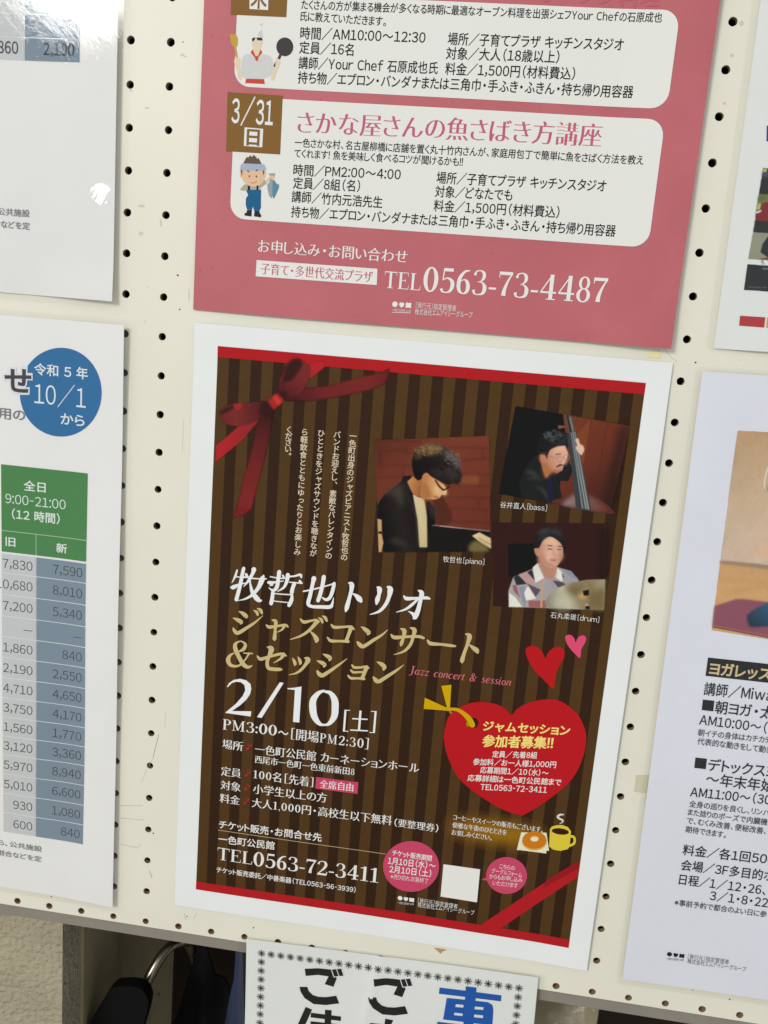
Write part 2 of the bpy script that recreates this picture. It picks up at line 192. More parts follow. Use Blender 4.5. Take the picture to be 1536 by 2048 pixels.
('pianist_photo','S','hairh',11,0,[151.6,-67.03,0.17,152.43,-67.97,0.34,153.17,-68.73,0.11]),
('pianist_photo','S','hairh',11,0,[159.7,-64.82,0.17,160.5,-65.7,0.33,161.29,-66.51,0.11]),
('pianist_photo','S','hairh',11,0,[149.36,-65.92,0.17,150.19,-65.81,0.33,150.56,-65.33,0.11]),
('pianist_photo','S','hairh',11,0,[160.97,-66.67,0.17,161.64,-66.86,0.34,162.34,-66.91,0.11]),
('pianist_photo','S','hairh',11,0,[158.11,-66.22,0.17,158.98,-65.94,0.33,159.65,-65.48,0.11]),
('pianist_photo','S','hairh',11,0,[149.66,-69.17,0.17,150.64,-69.38,0.34,151.06,-69.28,0.11]),
('pianist_photo','S','hairh',11,0,[158.17,-66.8,0.17,159,-67.26,0.34,160.16,-67.53,0.11]),
('pianist_photo','S','hairh',11,0,[157.01,-68.23,0.17,157.72,-68.49,0.34,157.95,-69.21,0.11]),
('pianist_photo','S','hairh',11,0,[153.09,-63.73,0.17,153.91,-63.61,0.33,154.13,-63.79,0.11]),
('pianist_photo','S','hairh',11,0,[147.05,-68.93,0.17,147.61,-69.63,0.34,148.43,-70.04,0.11]),
('pianist_photo','S','hairh',11,0,[151.16,-67.32,0.17,151.45,-68.02,0.34,151.93,-68.26,0.11]),
('pianist_photo','S','hairh',11,0,[157.74,-66.64,0.17,158.7,-66.6,0.33,159.92,-66.18,0.11]),
('pianist_photo','S','hairh',11,0,[159.9,-65.84,0.17,160.16,-65.5,0.33,160.98,-64.81,0.11]),
('pianist_photo','S','hairh',11,0,[152.58,-65.72,0.17,152.93,-65.83,0.34,153.66,-66.36,0.11]),
('pianist_photo','S','hairh',11,0,[158.97,-67.72,0.17,160.4,-67.74,0.34,161.17,-67.79,0.11]),
('pianist_photo','S','hairh',11,0,[154.67,-68.56,0.17,155.03,-68.61,0.34,155.76,-68.97,0.11]),
('pianist_photo','S','hairh',11,0,[157.06,-64.45,0.17,157.4,-64.34,0.33,158.06,-63.94,0.11]),
('pianist_photo','S','hairh',11,0,[155.42,-69.37,0.17,156.21,-68.99,0.33,156.44,-68.73,0.11]),
('pianist_photo','S','hairh',11,0,[159.8,-65.96,0.17,161.05,-66.5,0.34,161.94,-67.3,0.11]),
('pianist_photo','S','hairh',11,0,[151.5,-66.92,0.17,152.19,-67.41,0.34,152.38,-68.33,0.11]),
('pianist_photo','S','hairh',11,0,[150.67,-69.11,0.17,151.89,-69.6,0.34,152.68,-70.14,0.11]),
('pianist_photo','S','hairh',11,0,[149.87,-64.94,0.17,150.57,-65.49,0.34,150.63,-65.73,0.11]),
('pianist_photo','S','hairh',11,0,[162.68,-65.25,0.17,163.77,-64.63,0.33,164.31,-63.74,0.11]),
('pianist_photo','S','hairh',11,0,[161.24,-65.44,0.17,161.83,-65.22,0.33,162.25,-65.08,0.11]),
('pianist_photo','S','hairh',11,0,[153.73,-63.7,0.17,154.53,-63.25,0.33,154.73,-62.42,0.11]),
('pianist_photo','S','hairh',11,0,[156.28,-65.69,0.17,157.38,-66.41,0.34,157.98,-67.22,0.11]),
('pianist_photo','S','hairh',11,0,[156.98,-65.4,0.17,158.26,-65.27,0.33,159.04,-65.43,0.11]),
('pianist_photo','S','hairh',11,0,[147.9,-67.64,0.17,148.39,-67.32,0.33,148.75,-67.01,0.11]),
('pianist_photo','S','hairh',11,0,[158.58,-64.39,0.17,159.36,-64.35,0.33,159.79,-64.36,0.11]),
('pianist_photo','S','hairh',11,0,[162.3,-66.03,0.17,163.3,-65.43,0.33,164.24,-64.74,0.11]),
('pianist_photo','S','hairh',11,0,[155.19,-64.86,0.17,156.17,-64.95,0.33,156.5,-64.74,0.11]),
('pianist_photo','S','hairh',11,0,[159.59,-67.7,0.17,160.71,-67.98,0.34,161.93,-68.56,0.11]),
('pianist_photo','S','hairh',11,0,[154.51,-65.81,0.17,155.49,-65.42,0.33,156.77,-65.31,0.11]),
('pianist_photo','S','hairh',11,0,[147.31,-68.59,0.17,147.49,-69.1,0.34,148.08,-69.26,0.11]),
('pianist_photo','S','hairh',11,0,[149.05,-67.19,0.17,149.73,-67.93,0.34,150.1,-68.24,0.11]),
('pianist_photo','S','hairh',11,0,[151.91,-68.96,0.17,152.63,-69.46,0.34,153.33,-69.57,0.11]),
('pianist_photo','S','hairh',11,0,[154.69,-69.42,0.17,155.62,-69.89,0.34,155.9,-70.53,0.11]),
('pianist_photo','S','hairh',11,0,[150.92,-64.79,0.17,151.33,-65.4,0.34,151.82,-66.37,0.11]),
('pianist_photo','S','hairh',11,0,[151.62,-69.58,0.17,152.6,-70.03,0.34,153.63,-70.15,0.11]),
('pianist_photo','S','hairh',11,0,[154.73,-64.74,0.17,155.36,-64.31,0.33,156.53,-63.52,0.11]),
('pianist_photo','S','hairh',11,0,[155.44,-65.29,0.17,156.69,-65.26,0.33,157.83,-65.1,0.11]),
('pianist_photo','S','hairh',11,0,[152.17,-66.18,0.17,152.4,-66.88,0.34,153.07,-67.68,0.11]),
('pianist_photo','S','hairh',11,0,[152.08,-68.33,0.17,152.8,-67.99,0.33,152.94,-67.99,0.11]),
('pianist_photo','S','hairh',11,0,[156.46,-63.78,0.17,157.65,-63.28,0.33,158.74,-62.78,0.11]),
('pianist_photo','S','hairh',11,0,[146.39,-66.05,0.17,146.68,-67.03,0.34,147.48,-68.09,0.11]),
('pianist_photo','S','hairh',11,0,[150.52,-64.61,0.17,151.07,-65.33,0.34,151.91,-66.41,0.11]),
('pianist_photo','S','hairh',11,0,[148.61,-68.5,0.17,149.49,-69.17,0.34,150.61,-69.57,0.11]),
('pianist_photo','S','hairh',11,0,[151.15,-69.09,0.17,151.84,-70.12,0.34,152.67,-71.05,0.11]),
('pianist_photo','S','hairh',11,0,[156,-64.95,0.17,156.43,-64.46,0.33,157.29,-63.96,0.11]),
('pianist_photo','S','hairh',11,0,[151.56,-64.62,0.17,152.05,-65.28,0.34,152.35,-65.65,0.11]),
('pianist_photo','S','hairh',11,0,[162.27,-67.1,0.17,163.06,-68.14,0.33,163.7,-69.02,0.11]),
('pianist_photo','S','hairh',11,0,[158.05,-67.1,0.17,158.69,-67.64,0.33,158.83,-68.47,0.11]),
('pianist_photo','S','hairh',11,0,[156.88,-67.58,0.17,157.04,-68.22,0.33,157.68,-69.09,0.11]),
('pianist_photo','S','hairh',11,0,[151.24,-64.85,0.17,152.48,-64.57,0.33,153.65,-63.99,0.11]),
('pianist_photo','S','hairh',11,0,[155.52,-66.81,0.17,155.9,-66.5,0.33,156.89,-66.56,0.11]),
('pianist_photo','S','hairh',11,0,[152.42,-69.63,0.17,153.38,-70.23,0.34,154.16,-71.26,0.11]),
('pianist_photo','S','hairh',11,0,[159.45,-64.31,0.17,160.39,-64.78,0.33,161.03,-65.34,0.11]),
('pianist_photo','S','hairh',11,0,[150.72,-66.95,0.17,151.57,-67.18,0.34,152.97,-67.06,0.11]),
('pianist_photo','S','hairh',11,0,[157.26,-65.22,0.17,158.19,-65.61,0.34,158.62,-65.89,0.11]),
('pianist_photo','S','hairh',11,0,[149.95,-68.35,0.17,149.96,-68.79,0.34,150.64,-69.58,0.11]),
('pianist_photo','S','hairh',11,0,[156.31,-67.42,0.17,156.94,-68.27,0.34,157.94,-69.12,0.11]),
('pianist_photo','S','hairh',11,0,[146.79,-67.73,0.17,147.57,-68.16,0.34,147.71,-68.84,0.11]),
('pianist_photo','S','hairh',11,0,[161.6,-64.49,0.17,162.35,-65.05,0.33,162.67,-65.74,0.11]),
('pianist_photo','S','hairh',11,0,[159.78,-67.6,0.17,161.08,-67.41,0.34,162.21,-67.6,0.11]),
('pianist_photo','S','hairh',11,0,[152.79,-66.41,0.17,153.99,-66.16,0.33,154.73,-66.09,0.11]),
('pianist_photo','S','hdk',12,0,[151.76,-72.73,0.2,152.97,-72.62,0.39,153.76,-72.91,0.11]),
('pianist_photo','S','hdk',12,0,[160.85,-67.7,0.2,161.78,-68.24,0.39,162.56,-68.81,0.11]),
('pianist_photo','S','hdk',12,0,[159.73,-69.32,0.2,160.2,-69.64,0.39,160.67,-69.99,0.11]),
('pianist_photo','S','hdk',12,0,[150.8,-69.52,0.2,151.54,-69.15,0.39,151.95,-69.17,0.11]),
('pianist_photo','S','hdk',12,0,[153.42,-69.17,0.2,154.3,-70.07,0.39,155.14,-70.53,0.11]),
('pianist_photo','S','hdk',12,0,[158.21,-67.76,0.19,159.14,-67.14,0.39,159.73,-66.13,0.11]),
('pianist_photo','S','hdk',12,0,[151.17,-70.44,0.2,151.81,-71.05,0.39,152.15,-71.97,0.11]),
('pianist_photo','S','hdk',12,0,[153,-71.79,0.2,153.73,-71.21,0.39,154.62,-71.05,0.11]),
('pianist_photo','S','hdk',12,0,[154.46,-67.36,0.2,155.27,-67.73,0.39,155.72,-68.31,0.11]),
('pianist_photo','S','hdk',12,0,[151.11,-70.75,0.2,151.72,-71.13,0.39,151.73,-71.37,0.11]),
('pianist_photo','S','hdk',12,0,[154.53,-68.17,0.2,155.08,-68.91,0.39,155.88,-69.74,0.11]),
('pianist_photo','S','hdk',12,0,[154.44,-71.99,0.2,154.81,-71.88,0.39,155.5,-72.12,0.11]),
('pianist_photo','S','hdk',12,0,[159.86,-71.25,0.19,159.9,-71.78,0.39,160.36,-71.9,0.11]),
('pianist_photo','S','hdk',12,0,[156.78,-72.38,0.2,157.41,-73.2,0.39,158,-73.66,0.11]),
('pianist_photo','S','hdk',12,0,[151.42,-71.87,0.2,152.43,-71.39,0.39,153.8,-71.19,0.11]),
('pianist_photo','S','hdk',12,0,[161.25,-71.13,0.2,162.05,-71.35,0.39,162.66,-71.96,0.11]),
('pianist_photo','S','hdk',12,0,[161.85,-70.43,0.2,162.06,-70.83,0.39,162.93,-71.39,0.11]),
('pianist_photo','S','hdk',12,0,[156.29,-70.95,0.2,156.7,-70.9,0.39,157.38,-71.26,0.11]),
('pianist_photo','S','hdk',12,0,[150.2,-69.34,0.2,151.2,-68.87,0.39,152.61,-68.77,0.11]),
('pianist_photo','S','hdk',12,0,[161.42,-68.59,0.19,162.73,-67.85,0.39,163.53,-67.35,0.11]),
('pianist_photo','S','hdk',12,0,[150.27,-68.14,0.2,150.59,-67.97,0.39,151.38,-67.73,0.11]),
('pianist_photo','S','hdk',12,0,[148.19,-70,0.2,149.04,-70.45,0.39,149.45,-71.17,0.11]),
('pianist_photo','S','hdk',12,0,[157.89,-69.9,0.2,158.59,-69.71,0.39,159.16,-69.27,0.11]),
('pianist_photo','S','hdk',12,0,[150.7,-69.18,0.2,151.65,-69.58,0.39,151.98,-69.77,0.11]),
('pianist_photo','S','hdk',12,0,[149.61,-72.73,0.19,149.94,-72.34,0.39,150.71,-72.2,0.11]),
('pianist_photo','S','hdk',12,0,[153.23,-67.39,0.19,153.83,-66.88,0.39,154.7,-66.54,0.11]),
('pianist_photo','S','hdk',12,0,[151.97,-70.87,0.2,152.66,-70.99,0.39,153.53,-71.05,0.11]),
('pianist_photo','S','hdk',12,0,[155.53,-70.23,0.2,156.38,-70.89,0.39,157.3,-71.19,0.11]),
('pianist_photo','S','hdk',12,0,[152.81,-72.15,0.2,154.31,-72.33,0.39,155.17,-72.59,0.11]),
('pianist_photo','S','hdk',12,0,[157.6,-71.67,0.2,158.64,-72.02,0.39,159.35,-71.97,0.11]),
('pianist_photo','S','hdk',12,0,[147.25,-71.65,0.19,147.54,-71.32,0.39,148.24,-70.75,0.11]),
('pianist_photo','S','hdk',12,0,[149.98,-71.04,0.2,150.81,-70.67,0.39,151.85,-70.43,0.11]),
('pianist_photo','S','hdk',12,0,[146.06,-70.04,0.2,147.16,-69.77,0.39,148.47,-69.5,0.11]),
('pianist_photo','S','hdk',12,0,[149.29,-70.02,0.2,150.38,-69.62,0.39,151.48,-68.88,0.11]),
('pianist_photo','S','hdk',12,0,[159.43,-68.03,0.2,160.72,-67.47,0.39,161.74,-67.03,0.11]),
('pianist_photo','S','hdk',12,0,[162.18,-70.03,0.2,163.48,-69.37,0.39,164.21,-69.03,0.11]),
('pianist_photo','S','hdk',12,0,[149.2,-69.22,0.2,149.77,-68.83,0.39,150.4,-68.75,0.11]),
('pianist_photo','S','hdk',12,0,[156.22,-71.67,0.2,157.14,-72.02,0.39,157.48,-72.77,0.11]),
('pianist_photo','S','hdk',12,0,[153.31,-71.85,0.2,154.03,-71.96,0.39,154.31,-72.42,0.11]),
('pianist_photo','S','hdk',12,0,[159.82,-70.26,0.2,160.65,-70.27,0.39,160.92,-70.14,0.11]),
('pianist_photo','S','hdk',12,0,[159.18,-67.25,0.2,160.53,-66.84,0.39,161.36,-66.87,0.11]),
('pianist_photo','S','hdk',12,0,[155.41,-69.88,0.2,155.92,-69.79,0.39,156.4,-69.64,0.11]),
('pianist_photo','S','hdk',12,0,[160.54,-70.61,0.2,161.46,-71.05,0.39,162.38,-71.53,0.11]),
('pianist_photo','S','hdk',12,0,[153.6,-69.39,0.19,154.1,-69.05,0.39,155.14,-68.89,0.11]),
('pianist_photo','S','hdk',12,0,[152.3,-71.65,0.2,152.72,-71.93,0.39,153.65,-72.28,0.11]),
('pianist_photo','S','hdk',12,0,[162.43,-70.37,0.2,162.94,-70.76,0.39,163.38,-71.09,0.11]),
('pianist_photo','S','hdk',12,0,[152.87,-71.72,0.2,153.95,-71.99,0.39,154.96,-72.03,0.11]),
('pianist_photo','S','hdk',12,0,[151.83,-69.41,0.2,152.63,-69.81,0.39,153.39,-70.29,0.11]),
('pianist_photo','S','hdk',12,0,[150.91,-69.79,0.2,152.13,-70.42,0.39,153.09,-71.48,0.11]),
('pianist_photo','S','hdk',12,0,[149.66,-70.93,0.2,150.26,-70.85,0.39,151.11,-70.58,0.11]),
('pianist_photo','S','hairl3',11,0,[171.38,-73.97,0.17,172.21,-73.93,0.34,172.81,-73.75,0.11]),
('pianist_photo','S','hairl3',11,0,[172.74,-67.01,0.17,173.05,-67.58,0.33,173.74,-67.75,0.11]),
('pianist_photo','S','hairl3',11,0,[171.07,-70.56,0.17,171.07,-70.98,0.33,171.74,-71.47,0.11]),
('pianist_photo','S','hairl3',11,0,[167.9,-70.09,0.17,168.18,-70.7,0.33,168.57,-71.06,0.11]),
('pianist_photo','S','hairl3',11,0,[166.36,-72.62,0.17,167.18,-72.22,0.33,167.58,-71.51,0.11]),
('pianist_photo','S','hairl3',11,0,[170.51,-70.77,0.17,171.93,-70.86,0.34,173.04,-71.03,0.11]),
('pianist_photo','S','hairl3',11,0,[173,-69.93,0.17,173.33,-70.35,0.33,174.31,-70.59,0.11]),
('pianist_photo','S','hairl3',11,0,[170.03,-66.88,0.17,170.47,-67.62,0.33,171.01,-68.57,0.11]),
('pianist_photo','S','hairl3',11,0,[169.13,-71.71,0.17,169.58,-71.49,0.33,170.63,-71.02,0.11]),
('pianist_photo','S','hairl3',11,0,[172.76,-72.86,0.17,173.85,-73.5,0.33,174.42,-74.03,0.11]),
('pianist_photo','S','hairl3',11,0,[167.52,-66.78,0.17,167.72,-67.47,0.33,168.49,-68.47,0.11]),
('pianist_photo','S','hairl3',11,0,[173.45,-66.96,0.17,174.35,-67.59,0.33,175.37,-68.42,0.11]),
('pianist_photo','S','hairl3',11,0,[172.64,-67.78,0.17,173.05,-68.61,0.33,173.73,-69.26,0.11]),
('pianist_photo','S','hairl3',11,0,[174.8,-71.27,0.17,175.49,-71.78,0.33,176.49,-71.97,0.11]),
('pianist_photo','S','hairl3',11,0,[165.63,-71.77,0.17,166.35,-71.82,0.34,167.2,-72.17,0.11]),
('pianist_photo','S','hairl3',11,0,[173.77,-73.63,0.17,174.38,-73.88,0.34,174.63,-74.15,0.11]),
('pianist_photo','S','hairl3',11,0,[169.79,-68.05,0.17,170.24,-68.03,0.33,171.02,-68.18,0.11]),
('pianist_photo','S','hairl3',11,0,[166.32,-69.45,0.17,167.47,-70.25,0.33,168.28,-71.5,0.11]),
('pianist_photo','S','hairl3',11,0,[173.84,-68.43,0.17,174.76,-68.58,0.33,175.36,-69.02,0.11]),
('pianist_photo','S','hairl3',11,0,[173.38,-67.8,0.17,174.45,-67.55,0.33,175.32,-67.04,0.11]),
('pianist_photo','S','hairl3',11,0,[168.76,-69.13,0.17,169.27,-69.55,0.33,169.28,-69.84,0.11]),
('pianist_photo','S','hairl3',11,0,[174.6,-71.52,0.17,175.81,-71.05,0.33,176.63,-70.92,0.11]),
('pianist_photo','S','hairl3',11,0,[167.75,-69.73,0.17,168.16,-69.44,0.33,168.67,-69.33,0.11]),
('pianist_photo','S','hairl3',11,0,[168.49,-69.02,0.17,169.49,-68.39,0.33,170.32,-67.49,0.11]),
('pianist_photo','S','hairl3',11,0,[172.36,-70.54,0.17,173.11,-70.24,0.33,174.49,-69.86,0.11]),
('pianist_photo','S','hairl3',11,0,[168.28,-73.99,0.17,169.35,-74.48,0.34,169.85,-74.88,0.11]),
('pianist_photo','S','hairl3',11,0,[168.92,-69.5,0.17,169.76,-69.13,0.33,170.11,-68.66,0.11]),
('pianist_photo','S','hairl3',11,0,[168.6,-66.26,0.17,169.19,-66.02,0.33,170.11,-65.74,0.11]),
('pianist_photo','S','hairl3',11,0,[169.26,-71.64,0.17,170.55,-72.13,0.34,171.37,-72.97,0.11]),
('pianist_photo','S','hairl3',11,0,[169.06,-66.27,0.17,170.3,-66.32,0.33,171.17,-66.79,0.11]),
('pianist_photo','S','hairl3',11,0,[171.76,-71.72,0.17,172.63,-71.78,0.34,173.01,-71.9,0.11]),
('pianist_photo','S','hairl3',11,0,[171.79,-68.11,0.17,172.78,-67.86,0.33,173.58,-67.43,0.11]),
('pianist_photo','S','hairl3',11,0,[173.32,-70.52,0.17,173.76,-71.27,0.33,174.53,-72.37,0.11]),
('pianist_photo','S','hairl3',11,0,[170.74,-68.77,0.17,171.65,-69.66,0.33,171.97,-70.79,0.11]),
('pianist_photo','S','hairl3',11,0,[167.58,-73.31,0.17,168.29,-73.73,0.34,169.45,-74.46,0.11]),
('pianist_photo','S','hairl3',11,0,[168.86,-70.47,0.17,169.47,-70.08,0.33,170.08,-69.33,0.11]),
('pianist_photo','S','hairl3',11,0,[167.56,-70.45,0.17,168.23,-71.2,0.33,169.34,-72.18,0.11]),
('pianist_photo','S','hairl3',11,0,[167.81,-69.62,0.17,168.68,-68.86,0.33,169.69,-68.17,0.11]),
('pianist_photo','S','hairl3',11,0,[172.28,-73.5,0.17,173.59,-73.39,0.34,174.61,-73.03,0.11]),
('pianist_photo','S','hairl3',11,0,[174.91,-69.44,0.17,175.28,-69.85,0.33,175.84,-69.82,0.11]),
('pianist_photo','S','hdk',12,0,[147.85,-79.72,0.34,148.44,-79.97,0.68,149.5,-79.87,0.11]),
('pianist_photo','S','hdk',12,0,[146.55,-78.04,0.34,147.58,-78.18,0.68,148.86,-78.67,0.11]),
('pianist_photo','S','hdk',12,0,[146.1,-69.73,0.34,147.05,-69.94,0.67,148.29,-69.78,0.11]),
('pianist_photo','S','hdk',12,0,[145.88,-70.28,0.34,146.57,-71.27,0.67,147.25,-72.26,0.11]),
('pianist_photo','S','hdk',12,0,[147.5,-74.2,0.34,148.33,-74.42,0.68,149.04,-74.75,0.11]),
('pianist_photo','S','hdk',12,0,[148.03,-78.27,0.34,148.46,-78.29,0.68,149.3,-78.1,0.11]),
('pianist_photo','S','hdk',12,0,[146.08,-71.94,0.34,146.82,-72.02,0.67,147.32,-71.95,0.11]),
('pianist_photo','S','hdk',12,0,[147.26,-78.7,0.34,148.23,-78.06,0.67,148.93,-77.05,0.11]),
('pianist_photo','S','hdk',12,0,[147.47,-72.87,0.33,148.4,-72.18,0.67,149.31,-71.28,0.11]),
('pianist_photo','S','hdk',12,0,[146.84,-69.29,0.33,147.49,-68.93,0.67,147.83,-68.53,0.11]),
('pianist_photo','S','hdk',12,0,[146.6,-77.33,0.34,147.27,-77.6,0.68,148.06,-77.53,0.11]),
('pianist_photo','S','hdk',12,0,[145.52,-75.91,0.34,146.71,-76.51,0.68,147.33,-77.11,0.11]),
('pianist_photo','S','hdk',12,0,[146.46,-78.93,0.34,146.67,-79.33,0.68,147.37,-79.78,0.11]),
('pianist_photo','S','hdk',12,0,[145.56,-74.33,0.34,146.26,-74.58,0.68,146.48,-74.46,0.11]),
('pianist_photo','S','hdk',12,0,[146.44,-71.71,0.34,146.63,-72.69,0.67,147.47,-73.53,0.11]),
('pianist_photo','S','hdk',12,0,[145.41,-74.85,0.33,146.15,-74.13,0.67,147.38,-73.28,0.11]),
('pianist_photo','S','hdk',12,0,[147.11,-69.44,0.34,147.85,-70.19,0.67,148.19,-71.32,0.11]),
('pianist_photo','S','hdk',12,0,[146.29,-72.36,0.34,147.47,-72.94,0.68,148.04,-73.28,0.11]),
('pianist_photo','S','hdk',12,0,[148.07,-75.05,0.34,148.48,-75.08,0.68,149.49,-75.15,0.11]),
('pianist_photo','S','hdk',12,0,[146.41,-76.13,0.34,146.69,-76.35,0.68,147.54,-76.84,0.11]),
('pianist_photo','S','hdk',12,0,[147.29,-80.44,0.34,148.08,-80.43,0.68,148.5,-80.46,0.11]),
('pianist_photo','S','hdk',12,0,[145.74,-76.67,0.34,146.17,-77.14,0.68,146.56,-77.42,0.11]),
('pianist_photo','S','hdk',12,0,[146.77,-77.33,0.34,147.78,-77.43,0.68,148.77,-77.66,0.11]),
('pianist_photo','S','hdk',12,0,[147.6,-70.58,0.34,148.37,-70.92,0.68,148.91,-71.65,0.11]),
('pianist_photo','S','hairl2',11,0,[161.91,-82.69,0.11,162.88,-82.6,0.23,164.1,-82.59,0.11]),
('pianist_photo','S','hairl2',11,0,[161.15,-83.58,0.11,161.96,-83.34,0.23,162.64,-83.2,0.11]),
('pianist_photo','S','hairl2',11,0,[175.13,-78.92,0.11,176.06,-79,0.22,176.78,-79.1,0.11]),
('pianist_photo','S','hairl2',11,0,[161.67,-79.05,0.11,162.58,-79.97,0.22,163.12,-81.14,0.11]),
('pianist_photo','S','hairl2',11,0,[169.86,-78.24,0.11,170.76,-77.86,0.22,172.19,-77.42,0.11]),
('pianist_photo','S','hairl2',11,0,[169.22,-81.71,0.11,170.04,-81.3,0.22,170.98,-80.76,0.11]),
('pianist_photo','S','hairl2',11,0,[168.88,-79.38,0.11,169.54,-79.53,0.23,170.64,-79.5,0.11]),
('pianist_photo','S','hairl2',11,0,[163.32,-82.44,0.11,164.19,-82.72,0.23,165.1,-82.95,0.11]),
('pianist_photo','S','hairl2',11,0,[161.63,-78.56,0.11,162.1,-78.84,0.22,162.72,-79.44,0.11]),
('pianist_photo','S','hairl2',11,0,[171.24,-82.05,0.11,172.11,-82.35,0.22,172.57,-82.82,0.11]),
('pianist_photo','S','hairl2',11,0,[158.71,-78.95,0.11,158.98,-79.56,0.22,159.33,-80.28,0.11]),
('pianist_photo','S','hairl2',11,0,[167.7,-80.51,0.11,168.13,-80.7,0.23,168.92,-81.13,0.11]),
('pianist_photo','S','hairl2',11,0,[170.94,-82.66,0.11,172.24,-83.27,0.22,173.01,-84.22,0.11]),
('pianist_photo','S','hairl2',11,0,[167.63,-79.24,0.11,168.48,-79.1,0.22,169.42,-79.16,0.11]),
('pianist_photo','S','hairl2',11,0,[165.92,-78.09,0.11,166.62,-77.73,0.22,167.02,-77.69,0.11]),
('pianist_photo','S','hairl2',11,0,[169.42,-80.68,0.11,169.42,-81.26,0.22,169.99,-81.84,0.11]),
('pianist_photo','S','hairl2',11,0,[169.07,-78.49,0.11,170.19,-78.39,0.22,171.12,-78.28,0.11]),
('pianist_photo','S','hairl2',11,0,[171.88,-82.98,0.11,172.37,-83.76,0.22,172.77,-84.97,0.11]),
('pianist_photo','S','hairl2',11,0,[165.31,-79.29,0.11,165.65,-79.73,0.22,165.8,-80.45,0.11]),
('pianist_photo','S','hairl2',11,0,[169.17,-77.48,0.11,169.81,-77.99,0.22,171.04,-78.47,0.11]),
('pianist_photo','S','hairl2',11,0,[172.42,-78.02,0.11,173.29,-77.41,0.22,174.28,-76.8,0.11]),
('pianist_photo','S','hairl2',11,0,[158.79,-79.43,0.11,159.64,-79.71,0.23,160.48,-80.15,0.11]),
('pianist_photo','S','hairl2',11,0,[161.58,-79.19,0.11,161.95,-79.76,0.22,162.53,-80.49,0.11]),
('pianist_photo','S','hairl2',11,0,[165.83,-84.59,0.11,166.41,-84.64,0.23,167.19,-85.01,0.11]),
('pianist_photo','S','hairl2',11,0,[165.85,-77.83,0.11,166.37,-78.25,0.22,166.93,-78.37,0.11]),
('pianist_photo','S','hairl2',11,0,[172.43,-82.03,0.11,172.89,-82.76,0.22,173.9,-83.42,0.11]),
('pianist_photo','S','hairl2',11,0,[170.95,-82.31,0.11,171.65,-82.11,0.22,172.23,-81.62,0.11]),
('pianist_photo','S','hairl2',11,0,[167.42,-78.19,0.11,167.82,-78.65,0.22,168.51,-78.89,0.11]),
('pianist_photo','S','hairl2',11,0,[167.66,-76.63,0.11,168.69,-77.47,0.22,169.08,-78,0.11]),
('pianist_photo','S','hairl2',11,0,[162.1,-82.41,0.11,162.5,-82.98,0.22,163.07,-83.91,0.11]),
('pianist_photo','S','hairl2',11,0,[172.05,-80.79,0.11,172.78,-81.45,0.22,173.57,-82.47,0.11]),
('pianist_photo','S','hairl2',11,0,[165.3,-82.77,0.11,165.9,-82.54,0.23,166.54,-82.51,0.11]),
('pianist_photo','S','hairl2',11,0,[169.06,-82.76,0.11,169.45,-83.51,0.22,169.88,-84.53,0.11]),
('pianist_photo','S','hairl2',11,0,[167.81,-84.2,0.11,168.37,-83.97,0.22,168.76,-83.79,0.11]),
('pianist_photo','S','hairl2',11,0,[159.64,-80.15,0.11,160.25,-80.53,0.23,161.01,-80.97,0.11]),
('pianist_photo','S','hairl2',11,0,[165.26,-77.74,0.11,166.35,-78.49,0.22,166.76,-78.91,0.11]),
('pianist_photo','S','hairl2',11,0,[163.46,-81.19,0.11,164.27,-81.27,0.23,164.68,-81.05,0.11]),
('pianist_photo','S','hairl2',11,0,[168.48,-75.88,0.11,169.27,-76.68,0.22,170.46,-77.63,0.11]),
('pianist_photo','S','hairl2',11,0,[162.36,-79.42,0.11,163.69,-79.28,0.23,164.61,-79.53,0.11]),
('pianist_photo','S','hairl2',11,0,[164.09,-81.31,0.11,164.88,-80.87,0.22,166.21,-80.72,0.11]),
('pianist_photo','S','hairl2',11,0,[167.18,-82.3,0.11,167.64,-82.78,0.23,168.49,-83.06,0.11]),
('pianist_photo','S','hairl2',11,0,[170.78,-80.57,0.11,171.81,-81.04,0.22,172.75,-81.88,0.11]),
('pianist_photo','S','hairl2',11,0,[171.24,-80.05,0.11,172.55,-79.96,0.22,173.2,-79.69,0.11]),
('pianist_photo','S','hairl2',11,0,[173.83,-78.35,0.11,174.34,-79.23,0.22,174.92,-79.95,0.11]),
('pianist_photo','S','hairl2',11,0,[159.73,-82.26,0.11,160.96,-82.73,0.23,161.81,-83.39,0.11]),
('pianist_photo','S','hairl2',11,0,[166.99,-78.42,0.11,167.98,-78.73,0.23,169.17,-78.69,0.11]),
('pianist_photo','S','hairl2',11,0,[163.21,-79.08,0.11,163.77,-79.32,0.23,164.69,-79.28,0.11]),
('pianist_photo','S','hairl2',11,0,[171.35,-80.81,0.11,172.3,-80.52,0.22,173.53,-79.88,0.11]),
('pianist_photo','S','hairl2',11,0,[160.39,-78.26,0.11,160.52,-78.75,0.23,161.27,-78.84,0.11]),
('pianist_photo','S','hairl2',11,0,[173.32,-81.61,0.11,173.59,-81.96,0.22,174.22,-82.09,0.11]),
('pianist_photo','S','hdk',12,0,[176.94,-83.66,0.28,177.51,-84.31,0.56,177.82,-85.04,0.11]),
('pianist_photo','S','hdk',12,0,[173.57,-82.44,0.28,173.86,-83.3,0.56,174.49,-83.83,0.11]),
('pianist_photo','S','hdk',12,0,[176.92,-81.23,0.28,177.58,-81.4,0.56,178.86,-81.27,0.11]),
('pianist_photo','S','hdk',12,0,[175.25,-79.21,0.28,175.99,-79.41,0.56,177.12,-79.17,0.11]),
('pianist_photo','S','hdk',12,0,[176.95,-82.8,0.28,177.67,-82.95,0.56,178.31,-83.34,0.11]),
('pianist_photo','S','hdk',12,0,[176.11,-83.85,0.28,177.05,-84.38,0.56,178.03,-85.03,0.11]),
